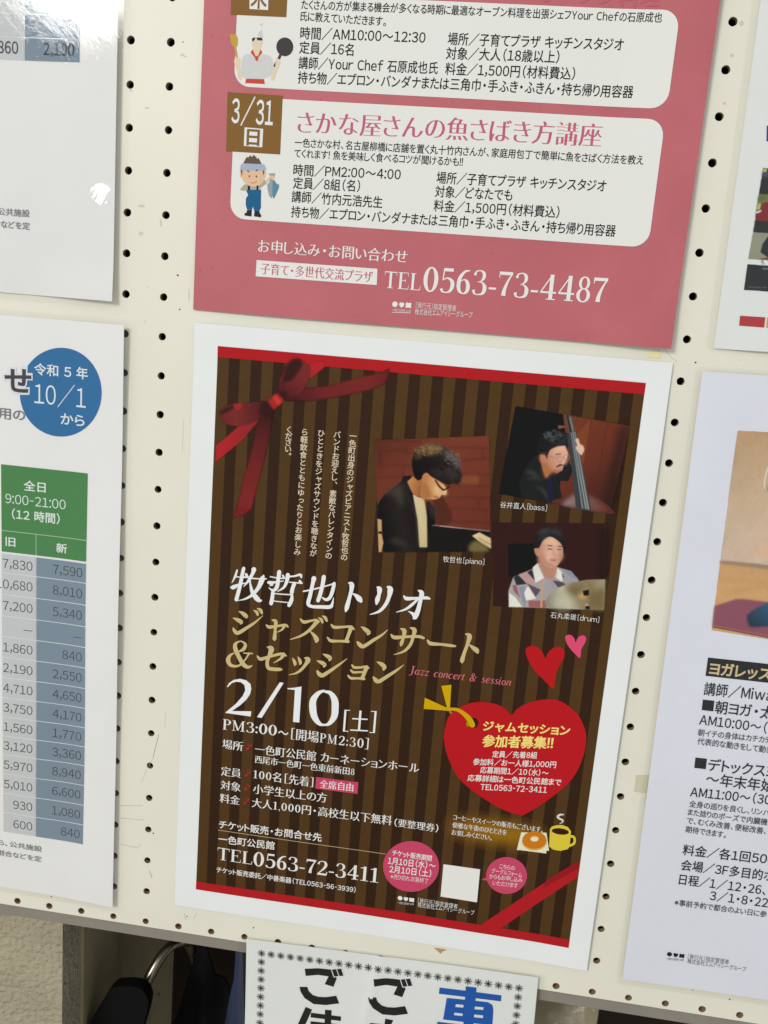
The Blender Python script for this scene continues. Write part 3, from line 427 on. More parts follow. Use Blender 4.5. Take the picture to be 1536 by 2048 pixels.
('pianist_photo','S','hdk',12,0,[175.18,-77.33,0.28,175.72,-76.9,0.56,176.77,-76.57,0.11]),
('pianist_photo','S','hdk',12,0,[174.21,-78.82,0.28,175.13,-78.51,0.56,176.18,-78.08,0.11]),
('pianist_photo','S','hdk',12,0,[174.66,-77.06,0.28,175.2,-76.72,0.56,175.93,-76.68,0.11]),
('pianist_photo','S','hdk',12,0,[175.62,-81.37,0.28,176.63,-81.46,0.56,177.13,-81.67,0.11]),
('pianist_photo','S','hdk',12,0,[173.32,-83.6,0.28,174.18,-84.44,0.56,174.66,-85.76,0.11]),
('pianist_photo','S','hdk',12,0,[173.96,-77.93,0.28,175.02,-78.35,0.56,175.54,-79.23,0.11]),
('pianist_photo','S','hdk',12,0,[176.36,-79.15,0.28,177.17,-79.2,0.56,178.15,-79.65,0.11]),
('pianist_photo','S','hdk',12,0,[173.77,-78.1,0.28,174.62,-77.6,0.56,175.53,-76.95,0.11]),
('pianist_photo','S','hdk',12,0,[176.82,-80.54,0.28,177.84,-80.68,0.56,178.35,-80.91,0.11]),
('pianist_photo','S','hdk',12,0,[174.49,-78.9,0.28,174.93,-79.45,0.56,175.79,-80.12,0.11]),
('pianist_photo','S','hdk',12,0,[175.93,-77.58,0.28,177.09,-77.91,0.56,177.62,-78.57,0.11]),
('pianist_photo','S','hdk',12,0,[175.96,-78.97,0.28,176.11,-79.43,0.56,176.82,-80.02,0.11]),
('pianist_photo','S','hdk',12,0,[174.96,-85.41,0.28,175.92,-85.63,0.56,176.89,-85.67,0.11]),
('pianist_photo','S','hdk',12,0,[176.74,-81.26,0.28,177.53,-80.71,0.56,178.91,-79.8,0.11]),
('pianist_photo','S','hdk',12,0,[156.26,-79.62,0.25,157.08,-79.74,0.51,157.41,-79.73,0.11]),
('pianist_photo','S','hdk',12,0,[159.48,-77.75,0.25,160.03,-77.94,0.51,160.47,-77.87,0.11]),
('pianist_photo','S','hdk',12,0,[153.27,-75.96,0.25,154.1,-75.71,0.51,155.32,-75.76,0.11]),
('pianist_photo','S','hdk',12,0,[156.66,-73.81,0.25,157.3,-74.08,0.51,158.11,-74.5,0.11]),
('pianist_photo','S','hdk',12,0,[168.01,-74.74,0.25,168.73,-75.21,0.5,169.44,-75.55,0.11]),
('pianist_photo','S','hdk',12,0,[170.59,-75.56,0.25,171.09,-76.24,0.5,171.83,-77.24,0.11]),
('pianist_photo','S','hdk',12,0,[162.38,-74.42,0.25,163.37,-73.76,0.5,164.2,-73.37,0.11]),
('pianist_photo','S','hdk',12,0,[159.4,-74.45,0.25,160.39,-74.15,0.5,160.85,-73.97,0.11]),
('pianist_photo','S','hdk',12,0,[161.95,-73.67,0.25,162.69,-74.36,0.5,162.87,-75.31,0.11]),
('pianist_photo','S','hdk',12,0,[154.27,-74.17,0.25,155.21,-74.06,0.51,155.78,-74.14,0.11]),
('pianist_photo','S','hdk',12,0,[161.23,-73.22,0.25,162.13,-72.82,0.5,162.7,-72.78,0.11]),
('pianist_photo','S','hdk',12,0,[154.47,-76.37,0.25,155.36,-75.98,0.5,156.66,-75.62,0.11]),
('pianist_photo','S','hdk',12,0,[151.08,-77.46,0.25,151.22,-77.91,0.51,151.65,-78.33,0.11]),
('pianist_photo','S','hdk',12,0,[167.36,-75.8,0.25,167.63,-76.58,0.5,168.28,-76.99,0.11]),
('pianist_photo','S','hdk',12,0,[167.44,-73.02,0.25,168.56,-73.2,0.5,169.16,-73.39,0.11]),
('pianist_photo','S','hdk',12,0,[153.75,-77.5,0.25,154.34,-77.36,0.5,155.08,-76.82,0.11]),
('pianist_photo','S','hdk',12,0,[151.16,-77.76,0.25,152.13,-77.22,0.51,153.31,-77,0.11]),
('pianist_photo','S','hdk',12,0,[166.58,-75.01,0.25,166.88,-75.5,0.5,167.47,-76.09,0.11]),
('pianist_photo','S','hdk',12,0,[165.52,-74.87,0.25,165.93,-75.13,0.51,166.9,-75.35,0.11]),
('pianist_photo','S','hdk',12,0,[154.07,-75.76,0.25,155.07,-76.27,0.51,155.98,-77.09,0.11]),
('pianist_photo','S','hdk',12,0,[163.66,-76.94,0.25,164.6,-76.65,0.51,165.03,-76.71,0.11]),
('pianist_photo','S','hdk',12,0,[165.99,-74.3,0.25,166.81,-75.26,0.5,167.3,-76.56,0.11]),
('pianist_photo','S','hdk',12,0,[160.12,-75.83,0.25,160.88,-75.65,0.5,161.6,-75.54,0.11]),
('pianist_photo','S','hdk',12,0,[165.46,-74.79,0.25,166.8,-74.25,0.5,167.74,-73.58,0.11]),
('pianist_photo','S','hdk',12,0,[152.49,-75.92,0.25,153.11,-76.09,0.51,153.49,-76.07,0.11]),
('pianist_photo','S','hdk',12,0,[167.94,-76.86,0.25,168.43,-76.61,0.5,169.26,-76.4,0.11]),
('pianist_photo','S','hdk',12,0,[153.94,-77.2,0.25,154.58,-77.02,0.5,155.07,-76.76,0.11]),
('pianist_photo','S','hdk',12,0,[165,-78.49,0.25,166.24,-78.38,0.51,166.85,-78.38,0.11]),
('pianist_photo','S','hdk',12,0,[165.23,-77.59,0.25,165.89,-78.09,0.51,166.15,-78.26,0.11]),
('pianist_photo','S','hdk',12,0,[166.75,-77.63,0.25,167.63,-77.5,0.5,168.49,-77.06,0.11]),
('pianist_photo','S','hdk',12,0,[152.49,-77.44,0.25,153.67,-77.92,0.51,154.71,-78,0.11]),
('pianist_photo','S','hdk',12,0,[152.31,-76.88,0.25,153.62,-76.72,0.51,154.36,-76.8,0.11]),
('pianist_photo','S','hdk',12,0,[158.39,-73.06,0.25,159.77,-72.47,0.5,160.63,-71.96,0.11]),
('pianist_photo','S','hdk',12,0,[159.34,-75.96,0.25,159.66,-76.34,0.5,160.2,-77.14,0.11]),
('pianist_photo','S','hdk',12,0,[168.23,-74.54,0.25,169.15,-74.89,0.5,170.04,-75.52,0.11]),
('pianist_photo','S','hdk',12,0,[167,-75.32,0.25,167.55,-75.35,0.5,168.62,-75.02,0.11]),
('pianist_photo','S','hdk',12,0,[164.88,-78.36,0.25,165.79,-78.57,0.51,166.06,-78.75,0.11]),
('pianist_photo','S','hdk',12,0,[166.18,-75.56,0.25,166.65,-75.25,0.5,167.58,-74.81,0.11]),
('pianist_photo','S','hdk',12,0,[161.75,-73.31,0.25,162.03,-72.97,0.5,162.86,-72.41,0.11]),
('pianist_photo','S','hdk',12,0,[160.34,-76.13,0.25,160.67,-76.43,0.51,161.32,-76.28,0.11]),
('pianist_photo','S','hdk',12,0,[161.69,-75.16,0.25,162.82,-74.52,0.5,163.47,-73.9,0.11]),
('pianist_photo','S','hdk',12,0,[158.09,-77.71,0.25,159.27,-77.77,0.51,160.36,-77.67,0.11]),
('pianist_photo','S','hdk',12,0,[163.45,-77.55,0.25,164.22,-77.95,0.5,164.59,-78.63,0.11]),
('pianist_photo','S','hdk',12,0,[159.03,-78.18,0.25,160.31,-78.34,0.51,161.44,-78.11,0.11]),
('pianist_photo','S','hdk',12,0,[161.64,-73.8,0.25,162.1,-73.93,0.51,162.95,-73.88,0.11]),
('pianist_photo','S','hdk',12,0,[156.09,-78.3,0.25,157.02,-77.98,0.5,157.51,-77.73,0.11]),
('pianist_photo','S','hdk',12,0,[154.48,-78.61,0.25,154.96,-78.52,0.51,155.63,-78.4,0.11]),
('pianist_photo','S','hdk',12,0,[165.28,-73.95,0.25,166.22,-74.24,0.5,166.78,-74.41,0.11]),
('pianist_photo','S','hdk',12,0,[157.58,-74.59,0.25,157.72,-74.34,0.5,158.45,-73.94,0.11]),
('pianist_photo','S','hdk',12,0,[162.33,-78.46,0.25,163.55,-78.57,0.51,164.44,-78.53,0.11]),
('pianist_photo','S','hdk',12,0,[164.67,-78.58,0.25,165.47,-78.3,0.51,166.48,-78.35,0.11]),
('pianist_photo','S','hdk',12,0,[170.23,-76.35,0.25,170.62,-76.8,0.5,170.94,-76.93,0.11]),
('pianist_photo','S','hdk',12,0,[159.73,-78.32,0.25,160.69,-78.94,0.51,161.16,-79.37,0.11]),
('pianist_photo','S','hdk',12,0,[151.96,-75.55,0.25,152.26,-76.02,0.51,152.91,-76.54,0.11]),
('pianist_photo','S','hdk',12,0,[152.52,-76.96,0.25,153.42,-76.46,0.51,154.68,-76.35,0.11]),
('pianist_photo','S','hdk',12,0,[153.15,-74.54,0.25,153.89,-74.46,0.51,154.53,-74.63,0.11]),
('pianist_photo','S','hdk',12,0,[157.61,-76.37,0.25,158.52,-76.88,0.51,158.88,-77.08,0.11]),
('pianist_photo','S','hdk',12,0,[152.58,-78.96,0.25,153.34,-79.42,0.51,154.54,-79.83,0.11]),
('pianist_photo','S','hdk',12,0,[153.91,-77.98,0.25,154.88,-77.5,0.5,155.44,-77.01,0.11]),
('pianist_photo','S','hdk',12,0,[164.11,-78.25,0.25,164.83,-77.9,0.5,165.41,-77.13,0.11]),
('pianist_photo','P','face1',12,1,[152.96,-84.26,154.96,-81.5,157.64,-83.22,156.83,-86.71,154.65,-87.5]),
('pianist_photo','S','face2',13,1,[154.53,-82.96,0.45,156.07,-84.51,0.79,155.41,-86.57,0.45]),
('pianist_photo','S','blk',13,0,[161.21,-85.41,1.01,164.68,-89.61,1.24,167.08,-91.36,1.48,169.23,-90.28,1.01,171.29,-88.37,0.67]),
('pianist_photo','S','lip',13,1,[161.03,-95.87,0.8,163.07,-96.63,1.37,165.01,-96.26,0.45]),
('pianist_photo','S','gloss',12,0,[161.9,-114.91,0.23,169.81,-114.75,0.58,181.11,-114.86,0.35,199.06,-114.81,0.29]),
('pianist_photo','P','hand',12,0,[188.27,-119,192.5,-116.39,199.98,-119.45,200.94,-126.01,194.9,-123.49]),
('pianist_photo','S','hand4',13,0,[192.27,-119.72,0.46,200.51,-123.45,0.57]),
('pianist_photo','P','hand2',12,1,[187.72,-124.87,191.94,-122.07,197.85,-124.9,199.29,-128.06,188.15,-129.3]),
('pianist_photo','P','cream2',12,0,[126.49,-114.64,129.1,-114.95,129.84,-124.22,131.44,-129.92,130.5,-136.23,129.08,-136.56]),
('pianist_photo','S','blk',13,0,[127.75,-123.28,1.76,130.08,-123.61,1.76]),
('caption','T','wp',2,'n','牧哲也[piano]',171.14,-135.9,197.62,4.5,0.94),
('bassist_photo','P','blk2',3,0,[206.71,-34.25,277.03,-39.99,272.09,-95.61,202.06,-90.03]),
('bassist_photo','P','wood',4,0,[236.17,-36.69,277.03,-39.99,272.09,-95.61,239.77,-92.89,239.37,-79.2,241.97,-60.44]),
('bassist_photo','P','woodd',5,0,[270.8,-39.49,277.03,-39.99,272.09,-95.61,267.21,-95.01]),
('bassist_photo','S','woodl',5,0,[263.38,-38.98,0.47,260.93,-85.68,0.48]),
('bassist_photo','S','woodl',5,0,[253.53,-38.09,0.36,250.39,-65.74,0.36]),
('bassist_photo','P','wood2',5,0,[242.28,-53.08,252.95,-38.15,252.16,-65.57,245.65,-66.21]),
('bassist_photo','P','jack',6,0,[220.82,-64.96,224.8,-62.73,228.96,-72.81,233.81,-72.94,242.54,-65.29,246.68,-69.8,244.07,-78.1,238.04,-78.09,241.65,-88.31,236.09,-92.65,216.99,-90.87,214.17,-81.76,216.84,-72.78]),
('bassist_photo','S','jackl',7,1,[217.64,-74.56,0.62,221.31,-74.81,1.6,225.72,-76.23,0.49]),
('bassist_photo','S','jackl',7,1,[218.72,-78.81,0.5,224.06,-77.64,0.99,228.47,-79.06,0.37]),
('bassist_photo','S','jackl',7,1,[225.21,-82.51,0.37,230.51,-86.34,1.21,233.55,-91.66,0.48]),
('bassist_photo','P','navy',7,0,[230.35,-77.01,232.69,-73.67,235.91,-85.78,236.09,-92.65,233.62,-92.28]),
('bassist_photo','P','face3',8,0,[224.8,-62.73,227.71,-61.83,231,-59.05,235.47,-56.17,239.62,-55.77,241.97,-60.44,241.73,-63.52,240.31,-66.74,239.63,-71.12,236.87,-73.25,233.15,-72.39,231.64,-75.02,230.05,-77.04,227.63,-71.7,225.95,-67.54]),
('bassist_photo','P','hair2',9,1,[223.54,-62.23,223.31,-54.9,225.14,-49.84,230.86,-47.47,237.58,-48.66,242.21,-52.47,241.53,-56.81,239.02,-55.83,232.09,-58.03,230.09,-61.59,229.62,-65.33,227.85,-63.04]),
('bassist_photo','S','jackl',10,1,[226.33,-49.72,0.6,229.96,-49.99,1.32,232.54,-51.57,0.6]),
('bassist_photo','S','jackl',10,1,[234.03,-48.99,0.48,237.79,-50.46,1.19,239.33,-53.36,0.47]),
('bassist_photo','S','jackl',10,1,[230.44,-54.21,0.49,233.93,-53.27,0.97,236.51,-54.85,0.48]),
('bassist_photo','S','jackl',11,0,[237.05,-49.99,0.21,237.54,-50.63,0.41,237.85,-50.81,0.12]),
('bassist_photo','S','jackl',11,0,[232.18,-50.91,0.21,233.02,-51.16,0.42,233.69,-51.86,0.12]),
('bassist_photo','S','jackl',11,0,[233.64,-50.29,0.21,234.64,-49.79,0.43,235.34,-49.24,0.12]),
('bassist_photo','S','jackl',11,0,[231.4,-51.03,0.21,232.02,-51.15,0.42,233.31,-51.36,0.12]),
('bassist_photo','S','jackl',11,0,[238.58,-50.65,0.21,239.82,-49.97,0.43,240.88,-49.38,0.12]),
('bassist_photo','S','jackl',11,0,[226.55,-52.96,0.21,227.39,-52.49,0.43,228.08,-52.38,0.12]),
('bassist_photo','S','jackl',11,0,[228.87,-53.68,0.21,229.55,-54.24,0.42,229.49,-54.39,0.12]),
('bassist_photo','S','jackl',11,0,[227.99,-49.71,0.21,228.96,-49.19,0.43,229.61,-48.69,0.12]),
('bassist_photo','S','jackl',11,0,[231.67,-52.27,0.21,232.18,-52.79,0.42,232.73,-53.33,0.12]),
('bassist_photo','S','jackl',11,0,[229.62,-50.38,0.21,230.26,-51.1,0.42,231.59,-51.88,0.12]),
('bassist_photo','S','jackl',11,0,[237.56,-51.46,0.21,238.35,-52.42,0.41,239.48,-53.78,0.12]),
('bassist_photo','S','jackl',11,0,[235.56,-53.55,0.21,236.32,-52.87,0.43,237.44,-52.19,0.12]),
('bassist_photo','S','jackl',11,0,[235.42,-51.26,0.21,235.77,-52.03,0.41,236.62,-53.07,0.12]),
('bassist_photo','S','jackl',11,0,[231.94,-48.91,0.21,232.46,-49.26,0.42,233.45,-49.34,0.12]),
('bassist_photo','S','jackl',11,0,[233.29,-50.54,0.21,234.35,-50.01,0.43,234.98,-49.65,0.12]),
('bassist_photo','S','jackl',11,0,[237.58,-53.07,0.21,238.25,-53.59,0.42,239.57,-54.37,0.12]),
('bassist_photo','S','jackl',11,0,[230.94,-49.93,0.21,231.21,-50.34,0.42,231.91,-50.99,0.12]),
('bassist_photo','S','jackl',11,0,[228.69,-51,0.21,229.59,-50.83,0.42,230.51,-51.03,0.12]),
('bassist_photo','S','jackl',11,0,[228.37,-51.23,0.21,228.71,-52.24,0.42,229.51,-53.27,0.12]),
('bassist_photo','S','jackl',11,0,[236.39,-49.74,0.21,237.22,-49.46,0.43,237.76,-49.29,0.12]),
('bassist_photo','S','jackl',11,0,[234.63,-51.84,0.21,235.35,-52.08,0.42,236.13,-52.11,0.12]),
('bassist_photo','S','jackl',11,0,[232.97,-53.87,0.21,234.14,-53.85,0.42,235.38,-54.02,0.12]),
('bassist_photo','S','jackl',11,0,[228.63,-53.96,0.21,229.21,-53.83,0.43,229.63,-53.35,0.12]),
('bassist_photo','S','jackl',11,0,[238.01,-51.65,0.21,239.16,-52.1,0.42,239.79,-52.42,0.12]),
('bassist_photo','S','jackl',11,0,[237.83,-49.5,0.21,238.83,-49.34,0.42,240.48,-49.38,0.12]),
('bassist_photo','S','jackl',11,0,[233.23,-52.19,0.21,234.33,-52.79,0.42,235.15,-53.04,0.12]),
('bassist_photo','S','jackl',11,0,[231.58,-50.19,0.21,232.31,-50.69,0.42,233.23,-51.02,0.12]),
('bassist_photo','S','jackl',11,0,[235.14,-49.19,0.21,236.33,-48.46,0.43,237.1,-47.47,0.12]),
('bassist_photo','S','jackl',11,0,[230.25,-53.99,0.21,231.34,-54.53,0.42,232.43,-55.1,0.12]),
('bassist_photo','S','jackl',11,0,[229.83,-50.98,0.21,230.4,-51.08,0.42,231.51,-51.05,0.12]),
('bassist_photo','S','jackl',11,0,[232.27,-51.34,0.21,233.03,-52.01,0.42,233.17,-52.37,0.12]),
('bassist_photo','S','jackl',11,0,[238.06,-49.46,0.21,239.04,-49.13,0.43,240.02,-48.46,0.12]),
('bassist_photo','S','jackl',11,0,[230.37,-51.49,0.21,231.27,-51.1,0.43,231.9,-50.6,0.12]),
('bassist_photo','S','jackl',11,0,[236.02,-48.98,0.21,236.74,-49.36,0.42,237.09,-49.55,0.12]),
('bassist_photo','S','blk2',11,0,[232.7,-50.02,0.36,233.61,-50.42,0.71,234.14,-51.3,0.12]),
('bassist_photo','S','blk2',11,0,[225.1,-50.37,0.36,225.73,-51.51,0.71,226.6,-52.57,0.12]),
('bassist_photo','S','blk2',11,0,[232.32,-47.93,0.35,232.61,-48.43,0.71,233.02,-48.59,0.12]),
('bassist_photo','S','blk2',11,0,[231.25,-51.7,0.37,232.06,-51.17,0.73,233.63,-51.01,0.12]),
('bassist_photo','S','blk2',11,0,[229.91,-54.36,0.36,231.06,-54.26,0.73,231.62,-54.45,0.12]),
('bassist_photo','S','blk2',11,0,[228.37,-54.69,0.36,229.1,-55.61,0.71,229.94,-56.45,0.12]),
('bassist_photo','S','blk2',11,0,[236.24,-48.91,0.36,237.15,-49.24,0.72,237.79,-49.63,0.12]),
('bassist_photo','S','blk2',11,0,[239.43,-52.24,0.36,239.96,-52.5,0.73,240.68,-52.3,0.12]),
('bassist_photo','S','blk2',11,0,[232.75,-53.66,0.37,233.25,-53.37,0.73,233.72,-52.99,0.12]),
('bassist_photo','S','blk2',11,0,[236.35,-51.4,0.36,237.14,-51.92,0.71,237.38,-52.87,0.12]),
('bassist_photo','S','blk2',11,0,[236.2,-48.81,0.36,236.67,-49.14,0.71,237.57,-49.85,0.12]),
('bassist_photo','S','blk2',11,0,[233.47,-54.07,0.37,234.54,-53.53,0.73,235.27,-53,0.12]),
('bassist_photo','S','blk2',11,0,[229.52,-48.29,0.37,230.35,-47.74,0.73,231.6,-47.32,0.12]),
('bassist_photo','S','blk2',11,0,[236.44,-52.08,0.37,237.38,-51.59,0.73,238.48,-51.29,0.12]),
('bassist_photo','S','blk2',11,0,[233.4,-53.16,0.36,234.08,-53.89,0.71,234.76,-54.97,0.12]),
('bassist_photo','S','blk2',11,0,[229.17,-51.48,0.36,230.19,-51.62,0.72,231.75,-51.78,0.12]),
('bassist_photo','S','blk2',11,0,[231.5,-51.14,0.37,232.12,-50.79,0.73,232.88,-50.26,0.12]),
('bassist_photo','S','blk2',11,0,[233.52,-50.56,0.37,234.05,-50.09,0.73,234.73,-49.46,0.12]),
('bassist_photo','S','blk2',11,0,[230.51,-52.82,0.36,231.36,-53.38,0.71,231.64,-54.02,0.12]),
('bassist_photo','S','blk2',11,0,[228.09,-50.42,0.37,229.13,-49.6,0.73,230.17,-48.81,0.12]),
('bassist_photo','S','blk2',11,0,[223.85,-51.57,0.37,224.48,-51.1,0.73,225.67,-50.68,0.12]),
('bassist_photo','S','blk2',11,0,[237.02,-50.81,0.36,238.55,-50.95,0.72,239.37,-51.13,0.12]),
('bassist_photo','S','blk2',11,0,[230.67,-52.21,0.36,231.73,-52.25,0.73,232.5,-52.41,0.12]),
('bassist_photo','S','blk2',11,0,[235.55,-48.54,0.36,236.49,-48.09,0.73,237.06,-47.5,0.12]),
('bassist_photo','S','blk2',11,0,[225.38,-52.42,0.37,226.42,-52.05,0.73,227.19,-51.37,0.12]),
('bassist_photo','S','blk2',11,0,[238.55,-48.09,0.36,239.79,-48.33,0.72,241.24,-48.63,0.12]),
('bassist_photo','S','blk2',11,0,[232,-49,0.36,232.97,-48.92,0.73,234.07,-48.41,0.12]),
('bassist_photo','S','blk2',11,0,[230.83,-48.68,0.36,232.06,-48.92,0.72,232.8,-49.43,0.12]),
('bassist_photo','S','blk2',11,0,[230.92,-47.01,0.36,232.3,-46.46,0.73,233.19,-46.33,0.12]),
('bassist_photo','S','blk2',11,0,[233.77,-52.93,0.36,234.21,-53.9,0.71,235.3,-55.07,0.12]),
('bassist_photo','S','blk2',11,0,[235.46,-48.62,0.36,235.98,-48.46,0.72,236.9,-48.6,0.12]),
('bassist_photo','S','blk2',11,0,[231.81,-48.87,0.36,232.48,-49.71,0.71,233.54,-50.9,0.12]),
('bassist_photo','S','blk2',11,0,[230.2,-50.47,0.36,230.85,-50.42,0.73,231.95,-50.45,0.12]),
('bassist_photo','S','blk2',11,0,[224.84,-53.55,0.36,226,-53.83,0.73,226.53,-53.68,0.12]),
('bassist_photo','S','blk2',11,0,[229.26,-55.03,0.36,229.72,-55.86,0.71,230.82,-56.91,0.12]),
('bassist_photo','S','blk2',11,0,[231.88,-53.42,0.36,232.94,-53.61,0.72,233.52,-54,0.12]),
('bassist_photo','S','blk2',11,0,[230.27,-49.27,0.36,231.63,-49.23,0.73,232.52,-49.34,0.12]),
('bassist_photo','S','blk2',11,0,[234.57,-53.13,0.36,235.36,-53.65,0.72,236.51,-53.85,0.12]),
('bassist_photo','S','blk2',11,0,[231.57,-49.77,0.36,232.11,-50.43,0.72,233.02,-50.6,0.12]),
('bassist_photo','S','blk2',11,0,[239.1,-49.51,0.36,240.24,-50.18,0.71,240.94,-50.87,0.12]),
('bassist_photo','S','blk2',11,0,[238.52,-48.21,0.35,239.13,-48.9,0.71,240.33,-49.23,0.12]),
('bassist_photo','S','blk2',11,0,[224.76,-50.51,0.36,225.41,-50.94,0.72,225.42,-50.98,0.12]),
('bassist_photo','S','blk2',11,0,[230.24,-47.64,0.36,230.76,-47.92,0.72,231.73,-48.08,0.12]),
('bassist_photo','S','blk2',11,0,[236.05,-49.03,0.36,237.12,-48.92,0.73,237.93,-48.83,0.12]),
('bassist_photo','S','blk2',11,0,[227.57,-53.49,0.36,228.04,-54.4,0.71,228.75,-54.98,0.12]),
('bassist_photo','S','blk2',11,0,[232.36,-53.12,0.37,233,-52.68,0.73,234.08,-52.15,0.12]),
('bassist_photo','S','blk2',11,0,[237.04,-50.66,0.36,238.35,-50.41,0.73,239.56,-50.34,0.12]),
('bassist_photo','S','blk2',11,0,[228.74,-47.38,0.36,229.8,-47.04,0.73,230.5,-46.39,0.12]),
('bassist_photo','S','blk2',11,0,[230.17,-51.62,0.36,230.95,-51.47,0.73,231.61,-51.72,0.12]),
('bassist_photo','S','blk2',11,0,[239.32,-52.18,0.36,239.77,-52.07,0.73,240.86,-51.7,0.12]),
('bassist_photo','S','jackh',12,0,[235.09,-49.51,0.18,236.01,-49.83,0.36,237.35,-50.56,0.12]),
('bassist_photo','S','jackh',12,0,[234.83,-48.11,0.18,235.29,-48.14,0.36,236.38,-48.34,0.12]),
('bassist_photo','S','jackh',12,0,[227.33,-48.54,0.18,228.41,-48.72,0.36,229.48,-48.76,0.12]),
('bassist_photo','S','jackh',12,0,[230.81,-50.64,0.18,232.09,-50.95,0.36,232.78,-51.25,0.12]),
('bassist_photo','S','jackh',12,0,[232.9,-49.65,0.18,233.88,-49.84,0.36,234.79,-50.39,0.12]),
('bassist_photo','S','jackh',12,0,[226.1,-49.5,0.18,226.46,-50.64,0.36,227.4,-52.03,0.12]),
('bassist_photo','S','jackh',12,0,[226.99,-51.72,0.18,227.71,-51.13,0.37,229.11,-50.87,0.12]),
('bassist_photo','S','jackh',12,0,[225.28,-49.94,0.18,225.96,-50.1,0.36,226.49,-49.88,0.12]),
('bassist_photo','S','jackh',12,0,[229,-48.97,0.18,230.09,-48.53,0.36,230.92,-48.18,0.12]),
('bassist_photo','S','jackh',12,0,[230.5,-47.75,0.18,231.12,-47.01,0.36,232.3,-46.12,0.12]),
('bassist_photo','S','jackh',12,0,[227.43,-51.28,0.18,228.32,-51.2,0.36,229.48,-50.89,0.12]),
('bassist_photo','S','jackh',12,0,[229.18,-51.78,0.18,230.61,-51.33,0.37,231.64,-51.11,0.12]),
('bassist_photo','S','jackh',12,0,[226.77,-51.26,0.18,227.21,-52.11,0.36,228.29,-52.97,0.12]),
('bassist_photo','S','jackh',12,0,[227.97,-50.69,0.18,229.33,-50.42,0.36,230.48,-50.44,0.12]),
('bassist_photo','S','jackh',12,0,[232.28,-48.88,0.18,233.46,-48.53,0.37,234.18,-47.75,0.12]),
('bassist_photo','S','jackh',12,0,[226.14,-51.74,0.18,226.81,-51.61,0.37,227.22,-51.24,0.12]),
('bassist_photo','S','jackh',12,0,[234.57,-49.23,0.18,235.58,-49.26,0.36,236.41,-48.92,0.12]),
('bassist_photo','S','jackh',12,0,[226.62,-49.52,0.18,226.9,-49.37,0.37,227.83,-49.13,0.12]),
('bassist_photo','S','jackh',12,0,[231.69,-51.79,0.18,232.48,-52.19,0.36,233.66,-52.62,0.12]),
('bassist_photo','S','jackh',12,0,[228.13,-48.49,0.18,228.4,-48.16,0.37,228.98,-47.89,0.12]),
('bassist_photo','S','jackh',12,0,[230.59,-52.28,0.18,231.36,-53.04,0.36,232.74,-53.84,0.12]),
('bassist_photo','S','jackh',12,0,[234.04,-47.36,0.18,234.42,-47.58,0.36,235.16,-47.77,0.12]),
('bassist_photo','S','jackh',12,0,[226.29,-51.8,0.18,227.03,-51.56,0.36,227.48,-51.64,0.12]),
('bassist_photo','S','jackh',12,0,[230.07,-52.64,0.18,230.62,-53.31,0.36,231.85,-54.14,0.12]),
('bassist_photo','S','jackh',12,0,[229.34,-49.8,0.18,230.34,-49.62,0.37,230.62,-49.31,0.12]),
('bassist_photo','S','jackh',12,0,[228.11,-49.54,0.18,228.65,-49.72,0.36,229.83,-49.39,0.12]),
('bassist_photo','S','jackh',12,0,[228.52,-49.75,0.18,229.23,-49.21,0.36,229.86,-48.43,0.12]),
('bassist_photo','S','jackh',12,0,[227.51,-48.33,0.18,228.45,-49.38,0.36,229.25,-50.59,0.12]),
('bassist_photo','S','jackh',12,0,[235.67,-49.17,0.18,236.48,-49.12,0.36,237.5,-48.64,0.12]),
('bassist_photo','S','jackh',12,0,[231.22,-47.75,0.18,232.34,-47.4,0.36,233.8,-46.8,0.12]),
('bassist_photo','S','jackh',12,0,[230.2,-50.96,0.18,230.98,-50.97,0.36,232.35,-50.77,0.12]),
('bassist_photo','S','jackh',12,0,[229.67,-49.81,0.18,230.4,-50.66,0.36,231.02,-51.76,0.12]),
('bassist_photo','S','jackh',12,0,[232.54,-49.95,0.18,233.2,-50.76,0.36,234.3,-51.28,0.12]),
('bassist_photo','S','jackh',12,0,[231.39,-52.08,0.18,232.06,-52.64,0.36,232.34,-53.05,0.12]),
('bassist_photo','S','blk2',11,0,[222.54,-55.7,0.37,223.32,-55.45,0.73,224.01,-55.69,0.12]),
('bassist_photo','S','blk2',11,0,[225.96,-60.39,0.37,226.7,-60.17,0.73,227.04,-60.42,0.12]),
('bassist_photo','S','blk2',11,0,[224.98,-60.14,0.36,225.48,-60.42,0.72,226.14,-60.97,0.12]),
('bassist_photo','S','blk2',11,0,[224.62,-60.85,0.37,225.46,-60.24,0.74,226.7,-59.92,0.12]),
('bassist_photo','S','blk2',11,0,[226.41,-54.21,0.37,227.43,-53.78,0.73,228.78,-53.15,0.12]),
('bassist_photo','S','blk2',11,0,[226.48,-59.64,0.37,227.37,-59.19,0.73,227.88,-58.55,0.12]),
('bassist_photo','S','blk2',11,0,[223.96,-59.9,0.36,225.01,-60.72,0.72,225.41,-61.5,0.12]),
('bassist_photo','S','blk2',11,0,[225.44,-53.03,0.36,226.14,-53.12,0.73,227.51,-53.04,0.12]),
('bassist_photo','S','blk2',11,0,[225.99,-56.77,0.36,227.18,-57.73,0.72,227.99,-59.13,0.12]),
('bassist_photo','S','blk2',11,0,[222.53,-57.06,0.36,223.03,-57.75,0.72,224.11,-57.96,0.12]),
('bassist_photo','S','blk2',11,0,[224.48,-55.3,0.37,225.46,-54.77,0.73,225.87,-54.64,0.12]),
('bassist_photo','S','blk2',11,0,[226.86,-55.6,0.36,227.67,-55.58,0.73,228.78,-55.49,0.12]),
('bassist_photo','S','blk2',11,0,[224.37,-61.47,0.36,224.83,-62.1,0.72,225.2,-62.36,0.12]),
